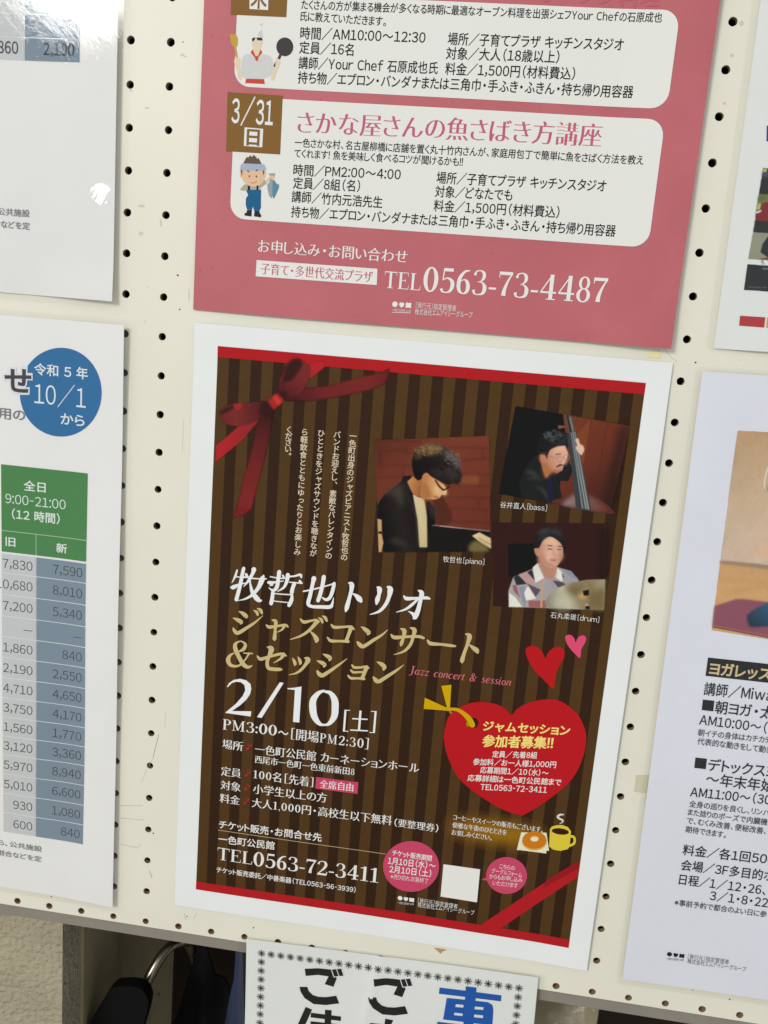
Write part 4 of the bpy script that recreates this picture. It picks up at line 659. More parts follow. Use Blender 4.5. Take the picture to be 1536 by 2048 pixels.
('bassist_photo','S','blk2',11,0,[224.63,-59.36,0.36,225.39,-59.97,0.72,226.41,-60.84,0.12]),
('bassist_photo','S','blk2',11,0,[226.34,-60.23,0.37,227.01,-60.14,0.73,227.51,-60.22,0.12]),
('bassist_photo','S','blk2',11,0,[222.9,-58.7,0.36,223.46,-59.04,0.72,224.59,-59.52,0.12]),
('bassist_photo','S','blk2',11,0,[223.75,-60.15,0.37,224.88,-59.84,0.73,225.57,-59.68,0.12]),
('bassist_photo','S','blk2',11,0,[224.42,-57.44,0.36,224.85,-57.85,0.72,225.32,-58.01,0.12]),
('bassist_photo','S','blk2',11,0,[224.88,-56.02,0.37,226.02,-55.71,0.73,226.48,-55.36,0.12]),
('bassist_photo','S','blk2',11,0,[224.38,-55.7,0.37,225.21,-55.21,0.73,225.96,-55.03,0.12]),
('bassist_photo','S','blk2',11,0,[223.32,-54.29,0.36,224.11,-54.74,0.72,225.56,-55.28,0.12]),
('bassist_photo','S','blk2',11,0,[224.36,-52.91,0.36,224.73,-53.81,0.71,225.39,-54.98,0.12]),
('bassist_photo','S','blk2',11,0,[223.11,-56.81,0.37,223.98,-56.33,0.73,224.6,-55.95,0.12]),
('bassist_photo','S','blk2',11,0,[224.53,-51.94,0.36,225.75,-52.12,0.73,227.21,-51.87,0.12]),
('bassist_photo','P','face3b',9,0,[228.42,-64.83,228.44,-65.35,228.38,-65.85,228.24,-66.31,228.04,-66.7,227.78,-67.01,227.47,-67.21,227.13,-67.3,226.78,-67.28,226.43,-67.14,226.1,-66.89,225.81,-66.55,225.58,-66.13,225.41,-65.65,225.31,-65.14,225.29,-64.62,225.35,-64.12,225.49,-63.66,225.69,-63.27,225.95,-62.97,226.26,-62.76,226.6,-62.67,226.95,-62.7,227.3,-62.84,227.63,-63.08,227.91,-63.42,228.15,-63.85,228.32,-64.32]),
('bassist_photo','P','face2',9,1,[228.41,-67.92,232.41,-71.22,236.87,-73.25,232.69,-73.67,230.35,-77.01,227.93,-71.67]),
('bassist_photo','S','fhi',9,1,[233.07,-61.3,0.86,235.75,-58.59,1.84,238.72,-58.3,0.85]),
('bassist_photo','S','fhi',9,1,[239.88,-63.09,0.59,240.84,-66.07,1.44,239.72,-66.8,0.49]),
('bassist_photo','S','beard',9,1,[234.23,-71.35,0.49,236.76,-72.34,0.98,238.93,-71.31,0.49]),
('bassist_photo','S','gls',10,1,[235.62,-64.13,0.36,236.32,-66.02,0.42,237.57,-66.39,0.43,238.77,-65.35,0.42,238.91,-63.5,0.42,237.14,-62.75,0.31,235.62,-64.13,0.37]),
('bassist_photo','S','gls',10,1,[239.63,-62.5,0.36,240.34,-64.4,0.42,241.58,-64.77,0.43,242.78,-63.73,0.42,242.92,-61.88,0.41,241.15,-61.13,0.31,239.63,-62.5,0.37]),
('bassist_photo','S','gls',10,0,[230.27,-63.11,0.3,235.8,-64.11,0.43]),
('bassist_photo','S','blk2',10,0,[234.33,-61.8,0.49,237.85,-61.14,0.61]),
('bassist_photo','S','must',10,1,[235.84,-69.65,0.86,238.08,-68.19,1.35,239.88,-68.14,0.61]),
('bassist_photo','S','lip',10,0,[236.88,-70.78,0.62,239.47,-69.78,0.74]),
('bassist_photo','P','bassb',7,1,[236.09,-92.65,245.17,-87.32,249.08,-84.73,256.85,-84.24,265.09,-87.74,271.93,-92.01,272.09,-95.61]),
('bassist_photo','P','bassl',8,0,[242.2,-92.95,248.6,-85.72,250.46,-86.15,253.82,-93.92]),
('bassist_photo','P','bassl',8,0,[257,-85.47,263.35,-88.23,269.86,-92.23,269.02,-95.13,259.92,-94.53]),
('bassist_photo','P','neck',10,0,[239.14,-46.69,245.03,-46.13,260.26,-94.8,250.79,-93.92,245.42,-69.31]),
('bassist_photo','S','strg',11,0,[243.33,-46.9,0.53,248.61,-65.92,0.71,257.17,-94.19,0.84]),
('bassist_photo','S','strg',11,0,[244.39,-46.8,0.47,250.09,-65.77,0.71,258.7,-94.34,0.84]),
('bassist_photo','S','strg',11,0,[242.34,-47.6,0.35,247.43,-66.03,0.47,255.05,-94.1,0.6]),
('bassist_photo','P','scroll',10,0,[236.42,-36.36,241.53,-36.8,245.54,-47.9,240.49,-48.08]),
('bassist_photo','S','blk2',11,0,[238.59,-37.07,0.7,242.16,-47.01,0.94]),
('bassist_photo','S','peg',11,0,[234.13,-44.73,2.06,238.23,-44.05,0.72]),
('bassist_photo','S','peg2',11,0,[243.02,-39.37,0.72,245.42,-39.57,2.03]),
('bassist_photo','S','strg',12,0,[240.49,-38.1,0.47,243.26,-46.3,0.47]),
('bassist_photo','P','hand3',11,1,[245.38,-51.56,247.06,-50.67,248.33,-53.71,250.24,-54.75,251.42,-57.07,250.35,-60.54,248.76,-59.77,246.3,-56.65,246.93,-54.46]),
('caption','T','wp',2,'n','谷井直人[bass]',203.82,-96.54,233.04,4.5,0.61),
('drummer_photo','P','mar',3,0,[200.76,-108.98,271.4,-102.01,276.28,-158.16,206.25,-163.96]),
('drummer_photo','P','mar2',4,0,[265.99,-104.48,271.34,-103.9,274.47,-140.51,269.96,-141.04]),
('drummer_photo','P','blk2',4,0,[211.41,-121.91,229.35,-119.28,231.71,-140.29,214.04,-143.64]),
('drummer_photo','P','shirt1',5,0,[216.46,-163.39,215,-152.69,217.12,-143.28,228.22,-136.8,231.42,-132.23,243.93,-133.71,252.72,-135.28,259.01,-141.67,261.98,-145.86,263.63,-159.36]),
('drummer_photo','P','sdk',6,0,[217.12,-143.28,220.02,-141.31,226.23,-146.79,219.56,-148.55]),
('drummer_photo','P','spk',6,0,[220.6,-140.92,224.76,-139.14,231.68,-145.5,226.91,-147.36]),
('drummer_photo','P','sdk',6,0,[225.37,-139.07,228.22,-136.8,231.61,-144.86]),
('drummer_photo','P','sblu',6,0,[241.85,-142.36,248.09,-142.94,250.71,-144.26,246.11,-147.07]),
('drummer_photo','P','sprp',6,0,[225.85,-146.18,235.25,-149.65,232.73,-154.86]),
('drummer_photo','P','swh',6,0,[228.69,-135.45,231.46,-132.55,236.52,-141.68,231.37,-145.54]),
('drummer_photo','P','swh',6,0,[243.93,-133.71,247.72,-137.15,248.09,-142.94,243.11,-139.95]),
('drummer_photo','P','sblu2',6,0,[247.49,-135.24,252.72,-135.28,258.25,-140.46,253.86,-139.68]),
('drummer_photo','P','sdk',6,0,[246.73,-136.62,249.23,-139.56,248.06,-140.02]),
('drummer_photo','P','spk2',6,0,[217.06,-148.51,219.53,-148.23,222.98,-157,218.09,-152.33]),
('drummer_photo','P','spk2',6,0,[228.06,-157.71,239.74,-156.32,240.3,-161.18,229.18,-162.19]),
('drummer_photo','P','sblu2',6,0,[220.9,-149.37,224.52,-148.3,227.37,-157.14,226.08,-162.43]),
('drummer_photo','P','swh',6,0,[225.02,-152.82,226.98,-148.01,232.84,-155.83,226.82,-157.86]),
('drummer_photo','P','swh',6,0,[215.45,-153.95,219.82,-156.72,224.82,-162.39,216.45,-163.33]),
('drummer_photo','P','face4',7,0,[231.19,-127.42,232.21,-133.75,237.43,-141.58,241.85,-142.36,243.92,-138.88,243.55,-133.11,240.59,-131.51]),
('drummer_photo','P','face5',8,1,[228.26,-123.25,230.31,-122.38,232.78,-116.98,237.37,-114.25,243.89,-117.67,246.22,-121.88,246.37,-125.71,245.3,-129.69,243.25,-133.14,239.71,-134.51,235.8,-132.7,232.25,-128.59,229.6,-126.96]),
('drummer_photo','P','hair2',9,1,[227.36,-120.78,227.64,-114.99,231.39,-110.13,233.52,-107.35,237.89,-108.15,243.76,-111.32,247.14,-116.68,247.51,-122.38,246.52,-124.41,245.7,-120.03,242.54,-116.55,237.37,-114.25,233.39,-116.92,231.46,-121.61,230.65,-122.66]),
('drummer_photo','S','jackl',10,1,[229.32,-113.53,0.63,233.31,-110.87,1.64,236.9,-110.16,0.63]),
('drummer_photo','S','jackl',10,1,[237.04,-111.42,0.51,241.27,-110.96,1.12,244.73,-114.39,0.49]),
('drummer_photo','S','jackl',10,1,[230.28,-116.62,0.38,233.67,-114.01,1.01,237.19,-112.67,0.38]),
('drummer_photo','S','jackl',11,0,[235.13,-109.1,0.15,235.57,-110.17,0.31,236.35,-110.87,0.12]),
('drummer_photo','S','jackl',11,0,[237.56,-110.91,0.16,238.64,-110.45,0.32,240,-110.01,0.13]),
('drummer_photo','S','jackl',11,0,[240.51,-110.29,0.16,241.04,-109.61,0.31,242.14,-108.89,0.13]),
('drummer_photo','S','jackl',11,0,[239.25,-109.54,0.16,239.59,-109.23,0.31,240.4,-108.56,0.13]),
('drummer_photo','S','jackl',11,0,[240.72,-110.55,0.16,241.54,-111.01,0.31,242.96,-111.55,0.12]),
('drummer_photo','S','jackl',11,0,[233.05,-111.68,0.16,233.82,-111.72,0.32,235.22,-111.24,0.13]),
('drummer_photo','S','jackl',11,0,[241.35,-109.66,0.15,242.26,-110.51,0.31,242.93,-111.21,0.12]),
('drummer_photo','S','jackl',11,0,[232.1,-110.44,0.16,232.97,-110.11,0.32,233.3,-109.84,0.13]),
('drummer_photo','S','jackl',11,0,[234.23,-109.87,0.16,234.84,-109.44,0.32,235.56,-109.43,0.13]),
('drummer_photo','S','jackl',11,0,[239.47,-109.28,0.16,240.87,-109.47,0.31,241.97,-109.81,0.13]),
('drummer_photo','S','jackl',11,0,[233.36,-110.89,0.16,234.58,-110.69,0.32,235.38,-110.84,0.13]),
('drummer_photo','S','jackl',11,0,[235.13,-109.43,0.16,235.44,-108.99,0.31,236.19,-108.21,0.12]),
('drummer_photo','S','jackl',11,0,[235.59,-110.65,0.16,236.07,-110.29,0.31,236.59,-110.09,0.13]),
('drummer_photo','S','jackl',11,0,[236.25,-108.67,0.16,236.82,-108.78,0.31,237.38,-108.89,0.13]),
('drummer_photo','S','jackl',11,0,[237.85,-110.86,0.16,238.83,-111.32,0.31,240.16,-111.76,0.13]),
('drummer_photo','S','jackl',11,0,[237.54,-109.09,0.16,238.55,-109.05,0.31,239,-109.45,0.12]),
('drummer_photo','S','jackl',11,0,[232.23,-110.02,0.15,232.54,-110.49,0.31,233.25,-111.19,0.12]),
('drummer_photo','S','jackl',11,0,[230.29,-111.02,0.16,230.96,-111.09,0.32,232.03,-111.24,0.13]),
('drummer_photo','S','jackl',11,0,[231.64,-110.45,0.15,231.87,-111.09,0.31,232.45,-111.47,0.12]),
('drummer_photo','S','jackl',11,0,[239.49,-110.97,0.15,239.7,-111.39,0.31,240.49,-112.13,0.12]),
('drummer_photo','S','jackl',11,0,[232.23,-110.22,0.15,232.86,-111.25,0.31,233.92,-112.13,0.12]),
('drummer_photo','S','jackl',11,0,[237.12,-110.92,0.15,237.96,-111.85,0.31,239.13,-113.15,0.12]),
('drummer_photo','S','jackl',11,0,[231.24,-110.5,0.15,231.75,-111.57,0.31,232.99,-112.78,0.12]),
('drummer_photo','S','jackl',11,0,[238.95,-110.43,0.15,239.14,-110.97,0.31,239.94,-111.88,0.12]),
('drummer_photo','S','jackl',11,0,[237.38,-110.67,0.16,238.51,-110.62,0.32,239.79,-110.53,0.13]),
('drummer_photo','S','jackl',11,0,[238.17,-109.55,0.16,239.26,-110.1,0.31,240.44,-110.98,0.12]),
('drummer_photo','S','blk2',10,0,[236.21,-120.12,0.51,239.29,-120.23,0.76]),
('drummer_photo','S','blk2',10,0,[242.94,-120.01,0.63,245.4,-120.06,0.51]),
('drummer_photo','S','must',10,0,[236.46,-122.33,0.76,239.53,-122.31,0.76]),
('drummer_photo','S','must',10,0,[242.56,-121.97,0.76,245.32,-121.99,0.64]),
('drummer_photo','S','lip',10,1,[238.8,-129.27,0.64,240.97,-129.41,1.15,243.07,-128.98,0.51]),
('drummer_photo','S','face4',9,0,[240.03,-121.3,0.37,240.77,-125.06,1.23,243.08,-126.4,0.88]),
('drummer_photo','P','face4',9,1,[231.57,-128.02,235.8,-132.7,239.71,-134.51,243.25,-133.14,240.67,-132.15,236.73,-130.01,233.18,-125.91]),
('drummer_photo','S','fhi',9,1,[234.21,-118.74,1.27,237.7,-117.08,2.54,242.15,-118.5,1.26]),
('drummer_photo','S','fhi',10,1,[241.31,-121.79,0.49,242.28,-124.89,1.1,242.07,-125.68,0.62]),
('drummer_photo','S','face4',9,1,[244.56,-123.35,0.61,245.84,-126.41,1.59,244.16,-130.46,0.87]),
('drummer_photo','P','cym',11,0,[238.66,-157.76,240.6,-152.94,246.11,-147.07,254.81,-142.48,263.65,-139.51,274.45,-137.93,276.28,-158.16,241.56,-161.36]),
('drummer_photo','P','cymd',12,0,[265.98,-158.42,265.93,-147.99,275.1,-143.02,276.28,-158.16]),
('drummer_photo','P','cyml',12,1,[246.94,-154.15,252.96,-152.78,255.48,-158.37,244.48,-159.69]),
('drummer_photo','P','cymd',12,1,[250.9,-145.86,261.06,-143.37,257.75,-151.56,252.42,-148.28]),
('drummer_photo','P','amb',13,0,[258.44,-152.13,261.69,-148.49,265.19,-151.98]),
('drummer_photo','P','blk2',14,0,[261.53,-147.21,265.35,-145.79,265.82,-149.63,262.54,-150.47]),
('drummer_photo','P','face5',14,0,[264.6,-154.66,266.65,-156.38,263.96,-157.03]),
('drummer_photo','P','blk2',14,0,[264.27,-156.99,267,-156.66,267.56,-158.75,264.83,-159.08]),
('drummer_photo','S','stick',11,0,[235.51,-142.13,0.74,236.88,-161.27,1.24]),
('caption','T','wp',2,'n','石丸柔瑳[drum]',243.42,-165.3,274.07,4.5,0.64),
('title_lettering','S','tw',2,1,[35.14,-159.46,1.15,34.01,-163.92,1.49,31.92,-168.79,0.34]),
('title_lettering','S','tw',2,1,[34.29,-164.16,0.83,38.04,-164,0.83,42.83,-163.45,1.53]),
('title_lettering','S','tw',2,1,[31.41,-171.85,1.19,33.02,-171.66,2.9,37.21,-169.26,1.5,41.96,-167.46,0.46]),
('title_lettering','S','tw',2,1,[39.6,-157.59,2.3,38.97,-161.18,2.42,37.55,-170.59,2.54,35.57,-180.12,2.55]),
('title_lettering','S','tw',2,1,[41.41,-161.71,2.05,42.83,-163.45,0.85]),
('title_lettering','S','tw',2,1,[46.55,-157.61,3.43,45.89,-160.39,2.28,43.47,-165.54,1.93,40.07,-170.56,0.34]),
('title_lettering','S','tw',2,1,[45,-164.01,0.95,50.87,-163.71,0.94,52.46,-163.52,1.53,55.38,-163.18,0.82]),
('title_lettering','S','tw',2,1,[53.4,-161.14,1.14,52.48,-163.95,3.42,50.14,-170.2,2.61,46.12,-175.58,1.94,41.45,-178.87,1.16,36.67,-180.54,0.35]),
('title_lettering','S','tw',2,1,[44.22,-164.37,0.82,44.67,-168.12,1.3,46.28,-173.38,2.64,49.44,-177.38,3.53,51.65,-178.75,2.42,53.24,-178.29,0.35]),
('title_lettering','S','tw',2,1,[57.94,-161.43,0.83,64.61,-161.74,0.82,67.76,-161.21,1.28]),
('title_lettering','S','tw',2,1,[66.35,-159.65,1.43,67.6,-161.23,0.83]),
('title_lettering','S','tw',2,1,[63.83,-157.35,2.87,63.46,-162.14,2.53,62.74,-168.18,2.5,60.31,-170.64,1.77,57.13,-168.95,0.36]),
('title_lettering','S','tw',2,1,[57.11,-165.58,2.34,61.59,-164.84,1.4,67.35,-163.2,0.46]),
('title_lettering','S','tw',2,1,[58.27,-167.35,1.15,59.56,-166.65,1.72]),
('title_lettering','S','tw',2,1,[69.74,-158.72,2.86,69.43,-162.53,2.39,67.6,-167.61,1.7,63.27,-171.1,0.46]),
('title_lettering','S','tw',2,1,[69.55,-160.08,1.16,74,-159.19,1.16,78.14,-157.75,1.76,78.88,-159.54,1.17]),
('title_lettering','S','tw',2,1,[71.09,-163.68,0.82,76.9,-163.55,0.82,79.81,-163.48,0.82]),
('title_lettering','S','tw',2,1,[77.84,-161.55,0.82,78.45,-162.83,2.38,79.81,-163.48,0.6]),
('title_lettering','S','tw',2,1,[74.56,-164.09,2.5,73.54,-167.45,2.51,73.09,-170.65,2.63]),
('title_lettering','S','tw',2,1,[60.27,-171.73,2.31,60.08,-176.11,2.54,59.49,-180,2.65]),
('title_lettering','S','tw',2,1,[61.49,-172.67,0.83,67.35,-172.52,0.83,73.7,-172.04,0.94]),
('title_lettering','S','tw',2,1,[73.38,-171,1.15,73.28,-175.63,2.52,71.77,-179.79,2.51]),
('title_lettering','S','tw',2,1,[60.72,-177.95,0.72,65.53,-177.92,0.71,70.85,-177.83,0.71]),
('title_lettering','S','tw',2,1,[80.93,-168.86,1.04,87.66,-166.61,1.04,96.38,-163.16,0.92,101.48,-160.95,1.15]),
('title_lettering','S','tw',2,1,[87.44,-159.09,3.4,86.88,-162.65,2.5,85.59,-171.45,2.62,84.73,-176.98,2.57,87.37,-178.57,2.15,93.17,-178.15,2.36,99.45,-177.39,2.55,100.87,-175.05,1.7,101.52,-170.64,0.34]),
('title_lettering','S','tw',2,1,[94,-157.26,2.84,93.48,-162.96,2.61,92.34,-169.57,2.61,91.21,-174.14,2.5]),
('title_lettering','S','tw',2,1,[101.22,-160.98,2.26,100.51,-165.9,2.48,99.01,-170.94,2.25,96.5,-172.75,2,93.25,-171.35,0.48]),
('title_lettering','S','tw',2,1,[110.86,-159.44,0.98,112.75,-160.33,3.37,113,-163.88,2.64,111.94,-170.29,2.45,110.84,-176.27,2.92,110.26,-179.15,1.32]),
('title_lettering','S','tw',2,1,[113.53,-166.28,0.39,116.32,-167.52,2.36,118.64,-169.49,3.82,119.83,-170.92,2.44]),
('title_lettering','S','tw',2,1,[129.62,-159.92,0.78,131.45,-161.26,3.43,131.51,-164.83,2.34,130.72,-168.5,3.08,130.31,-171.6,1.5]),
('title_lettering','S','tw',2,1,[136.23,-158.92,0.87,138.5,-160.44,3.78,138.25,-165.37,2.61,136.54,-170.94,2.33,132.64,-176.35,1.8,126.36,-179.46,0.38]),
('title_lettering','S','tw',2,1,[147.83,-164.01,0.97,149.9,-165.55,2.52,156.25,-164.57,1.73,162.58,-163.59,2.12,164.96,-163.89,1.16]),
('title_lettering','S','tw',2,1,[156.98,-159.15,0.87,159.33,-160.65,3.09,158.95,-166.03,2.59,157.87,-173.3,3.06,156.3,-177.53,3.26,155.33,-178.77,0.94]),
('title_lettering','S','tw',2,1,[156.26,-177.09,2.9,154.6,-175.27,1.95,151.47,-173.99,0.29]),
('title_lettering','S','tw',2,1,[157.15,-165.13,1.4,153.66,-169.34,1.88,149.66,-172.95,1.43,143.76,-175.68,0.38]),
('title_lettering','S','gold',2,1,[37.63,-187.94,0.53,40.73,-189.18,2.67,42.87,-191.01,2.92,42.61,-191.76,1.25]),
('title_lettering','S','gold',2,1,[33.76,-193.14,0.53,37.15,-194.1,2.67,39.56,-195.31,2.94,39.33,-196.6,1.26]),
('title_lettering','S','gold',2,1,[34.51,-200.44,1.33,35.47,-202.13,2.43,37.88,-203.34,2.57,44.13,-198.65,2.13,49.19,-194.43,1.5,54.45,-189,0.37]),
('title_lettering','S','gold',2,1,[47.59,-185.96,0.4,49.98,-187.04,2.12,50.78,-188.97,1.56]),
('title_lettering','S','gold',2,1,[49.95,-184.3,0.4,52.51,-185.36,2.25,53.61,-187.43,1.7]),
('title_lettering','S','gold',2,1,[57.12,-195.25,1.07,59.23,-196.49,2.35,64.97,-195.01,1.67,70.13,-193.65,1.69,71.93,-194.75,1.32]),
('title_lettering','S','gold',2,1,[69.57,-194.02,2.23,68.01,-197.2,1.37,64.53,-199.61,0.38]),
('title_lettering','S','gold',2,1,[60.81,-191.33,0.92,63.35,-192.1,2.59,63.4,-198.07,1.9,63.26,-204.1,2.66,63.33,-205.3,1.27]),
('title_lettering','S','gold',2,1,[80.11,-188.26,1.05,82.64,-190.03,2.34,87.17,-188.59,1.53,90.84,-187.54,1.55,92.91,-188.48,1.31]),
('title_lettering','S','gold',2,1,[91.75,-188.32,2.71,86.99,-194.86,2.11,81.51,-199.72,1.64,73.9,-203.49,0.51]),
('title_lettering','S','gold',2,1,[87.04,-195.74,0.66,90.4,-198.61,2.49,92.01,-201.1,3.33,91.83,-202.8,1.75]),
('title_lettering','S','gold',2,1,[92.04,-185.62,0.39,94.24,-186.83,1.95,95.23,-188.78,1.54]),
('title_lettering','S','gold',2,1,[94.52,-184.13,0.39,96.7,-185.05,2.08,98,-187.26,1.67]),
('title_lettering','S','gold',2,1,[101.31,-189.52,1.17,103.42,-191.04,2.21,109.08,-190.17,1.67,114.16,-189.3,1.68,116.54,-190.61,1.56]),
('title_lettering','S','gold',2,1,[114.76,-189.64,2.94,113.42,-194.85,2.33,112.05,-199.78,2.46]),
('title_lettering','S','gold',2,1,[99.23,-198.7,1.05,101.79,-200.77,2.23,107.5,-200.24,1.68,113.48,-199.72,2.2]),
('title_lettering','S','gold',2,1,[121.16,-188.32,0.42,123.84,-189.71,2.51,126.43,-191.62,3.16,126.24,-193.17,1.59]),
('title_lettering','S','gold',2,1,[119.78,-199.48,1.68,121.63,-201.18,2.95,124.14,-201.82,2.45,130.48,-196.54,2.15,135.66,-192.38,1.47,139.29,-188.24,0.4]),
('title_lettering','S','gold',2,1,[141.81,-191.49,1.25,144.25,-193.1,2.63,152.03,-191.62,1.79,159.81,-190.52,2.06,163.37,-191.15,1.79]),
('title_lettering','S','gold',2,1,[147.66,-186.58,0.83,150.19,-187.72,2.94,149.98,-192.51,1.97,149.1,-196.44,2.36,148.82,-198.26,1.18]),
('title_lettering','S','gold',2,1,[153.91,-185.17,0.83,156.72,-186.28,3.08,156.48,-190.43,2.22,154.92,-196.98,2.1,151.08,-201.94,1.61,144.64,-205.19,0.41]),
('title_lettering','S','gold',2,1,[166.02,-192.41,1.23,168.31,-194.34,2.63,175.22,-194.1,1.79,181.24,-194.17,2.06,184.55,-194.19,1.37]),
('title_lettering','S','gold',2,1,[190.42,-184.94,0.82,193.05,-186.18,3.26,192.39,-191.62,2.2,190.69,-198.81,2.33,189.93,-203.36,2.86,189.97,-204.94,1.43]),
('title_lettering','S','gold',2,1,[192.99,-191.67,0.41,195.56,-193.44,2.17,198.43,-195.29,3.38,199.47,-196.74,2]),
('title_lettering','S','gold',2,1,[39.33,-216.38,1.08,42.41,-214.21,2.41,43.38,-210.82,2.02,40.8,-209.04,1.03,38.55,-209.47,1.08,36.38,-211.7,2.42,36.78,-215.39,3.16,39.53,-220.67,3,42.48,-224.99,3.24,45.3,-226.75,2.61,47.55,-226.22,1.5,48.95,-225.1,0.49]),
('title_lettering','S','gold',2,1,[35.98,-217.84,0.68,33.12,-220.08,1.93,31.91,-223.53,3.1,33.42,-226.63,2.63,36.66,-227.4,1.85,40.25,-226.13,1.37,43.27,-222.54,1.16,45.77,-217.99,1.25,46.18,-217.01,1.93]),
('title_lettering','S','gold',2,1,[42.46,-217.1,0.82,45.72,-216.97,1.12,48.88,-216.66,0.81]),
('title_lettering','S','gold',2,1,[52.13,-218.12,1.25,54.49,-219.92,2.44,60.68,-217.26,1.89,66.86,-214.84,1.99,69.53,-214.26,1.84,71.93,-215.22,1.24]),
('title_lettering','S','gold',2,1,[70.21,-214.41,2.87,68.38,-217.68,1.74,63.41,-221.64,0.39]),
('title_lettering','S','gold',2,1,[58.75,-210.74,1.03,61.5,-211.56,3.8,60.42,-216.59,2.42,59.19,-221.43,2.36,60.23,-225.52,2.6,64.32,-225.93,2.56,68.81,-225.34,2.22,69.23,-224.82,0.96]),
('title_lettering','S','gold',2,1,[76.3,-216.19,0.41,77.62,-218.12,2.02,78.42,-220.12,2.27,78.13,-221.33,0.96]),
('title_lettering','S','gold',2,1,[79.98,-214.79,0.41,81.26,-216.72,2.01,82.03,-218.95,2.16,81.65,-220.17,0.96]),
('title_lettering','S','gold',2,1,[84.84,-215.1,1.03,87.13,-215.97,3.44,85.59,-219.9,2.2,82.28,-224.53,1.84,78.84,-227.09,1.19,74.64,-228.58,0.4]),
('title_lettering','S','gold',2,1,[96.8,-210.72,0.41,99.89,-211.72,2.55,101.97,-212.84,2.81,101.77,-214.49,1.63]),
('title_lettering','S','gold',2,1,[93.04,-215.94,0.41,96.23,-216.83,2.56,98.62,-217.91,2.63,98.27,-219.45,1.63]),
('title_lettering','S','gold',2,1,[93.96,-223.18,1.32,95.19,-224.89,2.88,97.72,-225.96,2.79,103.23,-221.51,2.23,108.67,-216.62,1.54,113.65,-211.81,0.38]),
('title_lettering','S','gold',2,1,[117.27,-215.97,1.31,118.92,-217.38,1.83,123.3,-216.81,1.6,126.33,-215.96,1.71,128.58,-216.59,1.32]),
('title_lettering','S','gold',2,1,[116.65,-219.53,1.12,118.52,-220.91,1.73,122.24,-220.34,1.41,125.3,-219.8,1.4]),
('title_lettering','S','gold',2,1,[115.17,-223.68,1.32,117.28,-225.27,1.94,121.68,-224.78,1.62,126.1,-224.58,2.02]),
('title_lettering','S','gold',2,1,[127.22,-216.07,2.84,126,-220.4,2.47,124.77,-224.52,2.38]),
('title_lettering','S','gold',2,1,[133.56,-211.47,0.4,136.63,-212.55,2.62,138.97,-214.32,2.94,138.69,-216.34,1.7]),
('title_lettering','S','gold',2,1,[132.35,-222.59,1.4,134.04,-224.46,3.04,136.3,-225.09,2.57,141.67,-220.68,2.32,147.41,-215.76,1.64,151.93,-211.26,0.38]),
('date_lettering','P','tw',2,0,[31.83,-243.13,33.39,-240.03,36.57,-237.32,40.9,-235.99,45.32,-236.55,48.36,-238.81,49.13,-242.51,48.37,-246.42,46.01,-250.56,41.83,-255.35,36.16,-260.36,49.94,-258.63,49.7,-262.52,31.43,-262.39,38.84,-254.6,43.33,-248.25,44.95,-243.83,44.18,-240.12,41.38,-238.36,38.09,-238.49,35.22,-239.94,32.57,-243.18]),
('date_lettering','P','tw',2,0,[68.68,-234.76,71.44,-234.85,57.49,-262.45,54.18,-262.36]),
('date_lettering','P','tw',2,0,[74.17,-238.27,78.11,-237.52,83.93,-235.77,83.95,-262.1,79.58,-262.25,79.49,-238.85,74.43,-238.99]),
('date_lettering','S','tw',2,1,[99.66,-236.54,1.42,95.87,-238.93,2.8,92.61,-244.29,4.32,92.64,-250.36,4.91,94.11,-256.26,4.57,97.66,-260.74,3.03,101.32,-261.39,1.49,104.82,-259.75,2.66,107.7,-254.39,4.32,108,-248.27,4.84,107.23,-242.32,4.64,104.05,-237.84,2.98,99.7,-237.14,1.49]),
('date_lettering','T','tw',2,'s','［土］',114.47,-255.57,136.38,17.5,1.89),
('text_line','T','wp',2,'r','PM3:00',30.32,-270.52,68.69,10.6,0.69),
('text_line','T','wp',2,'g','～',69.57,-271.4,76.86,9,0),
('text_line','T','wp',2,'s','［開場PM2:30］',78.88,-271.07,132.68,9.3,0),
('text_line','T','wp',2,'s','場所',30.36,-285.7,45.49,7.8,0),
('text_line','T','wp',2,'s','一色町公民館 カーネーションホール',53.99,-285.13,168.54,8.2,1.96),
('text_line','T','wp',2,'s','西尾市一色町一色東前新田8',54.26,-293.46,124.56,6.4,0.67),
('text_line','T','wp',2,'s','定員',30.43,-306.28,44.97,7.8,0),
('text_line','T','wp',2,'s','100名［先着］',53.69,-305.17,96.5,8.2,0),
('text_line','T','wp',2,'s','対象',30.54,-316.91,45.24,7.8,0),
('text_line','T','wp',2,'s','小学生以上の方',54.01,-316.03,106.74,8.2,0.7),
('text_line','T','wp',2,'s','料金',30.39,-327.15,45.15,7.8,0),
('text_line','T','wp',2,'s','大人1,000円・高校生以下無料',53.73,-326.57,153.19,8.2,1),
('text_line','T','wp',2,'s','（要整理券）',154.99,-327.02,185.42,6.8,0),
('text_line','P','note',2,0,[49.6,-286.61,49.43,-287.11,48.92,-287.47,48.28,-287.56,47.75,-287.35,47.53,-286.91,47.7,-286.42,48.21,-286.06,48.85,-285.96,49.38,-286.18]),
('text_line','S','note',2,0,[49.38,-286.77,0.4,49.73,-282.19,0.39,51.31,-283.68,0.95,50.7,-285.23,0.34]),
('text_line','P','note',2,0,[49.68,-306.94,49.51,-307.44,49,-307.81,48.35,-307.91,47.81,-307.69,47.59,-307.25,47.77,-306.75,48.28,-306.38,48.92,-306.29,49.46,-306.5]),
('text_line','S','note',2,0,[49.46,-307.1,0.41,49.81,-302.46,0.4,51.4,-303.96,0.96,50.78,-305.54,0.34]),
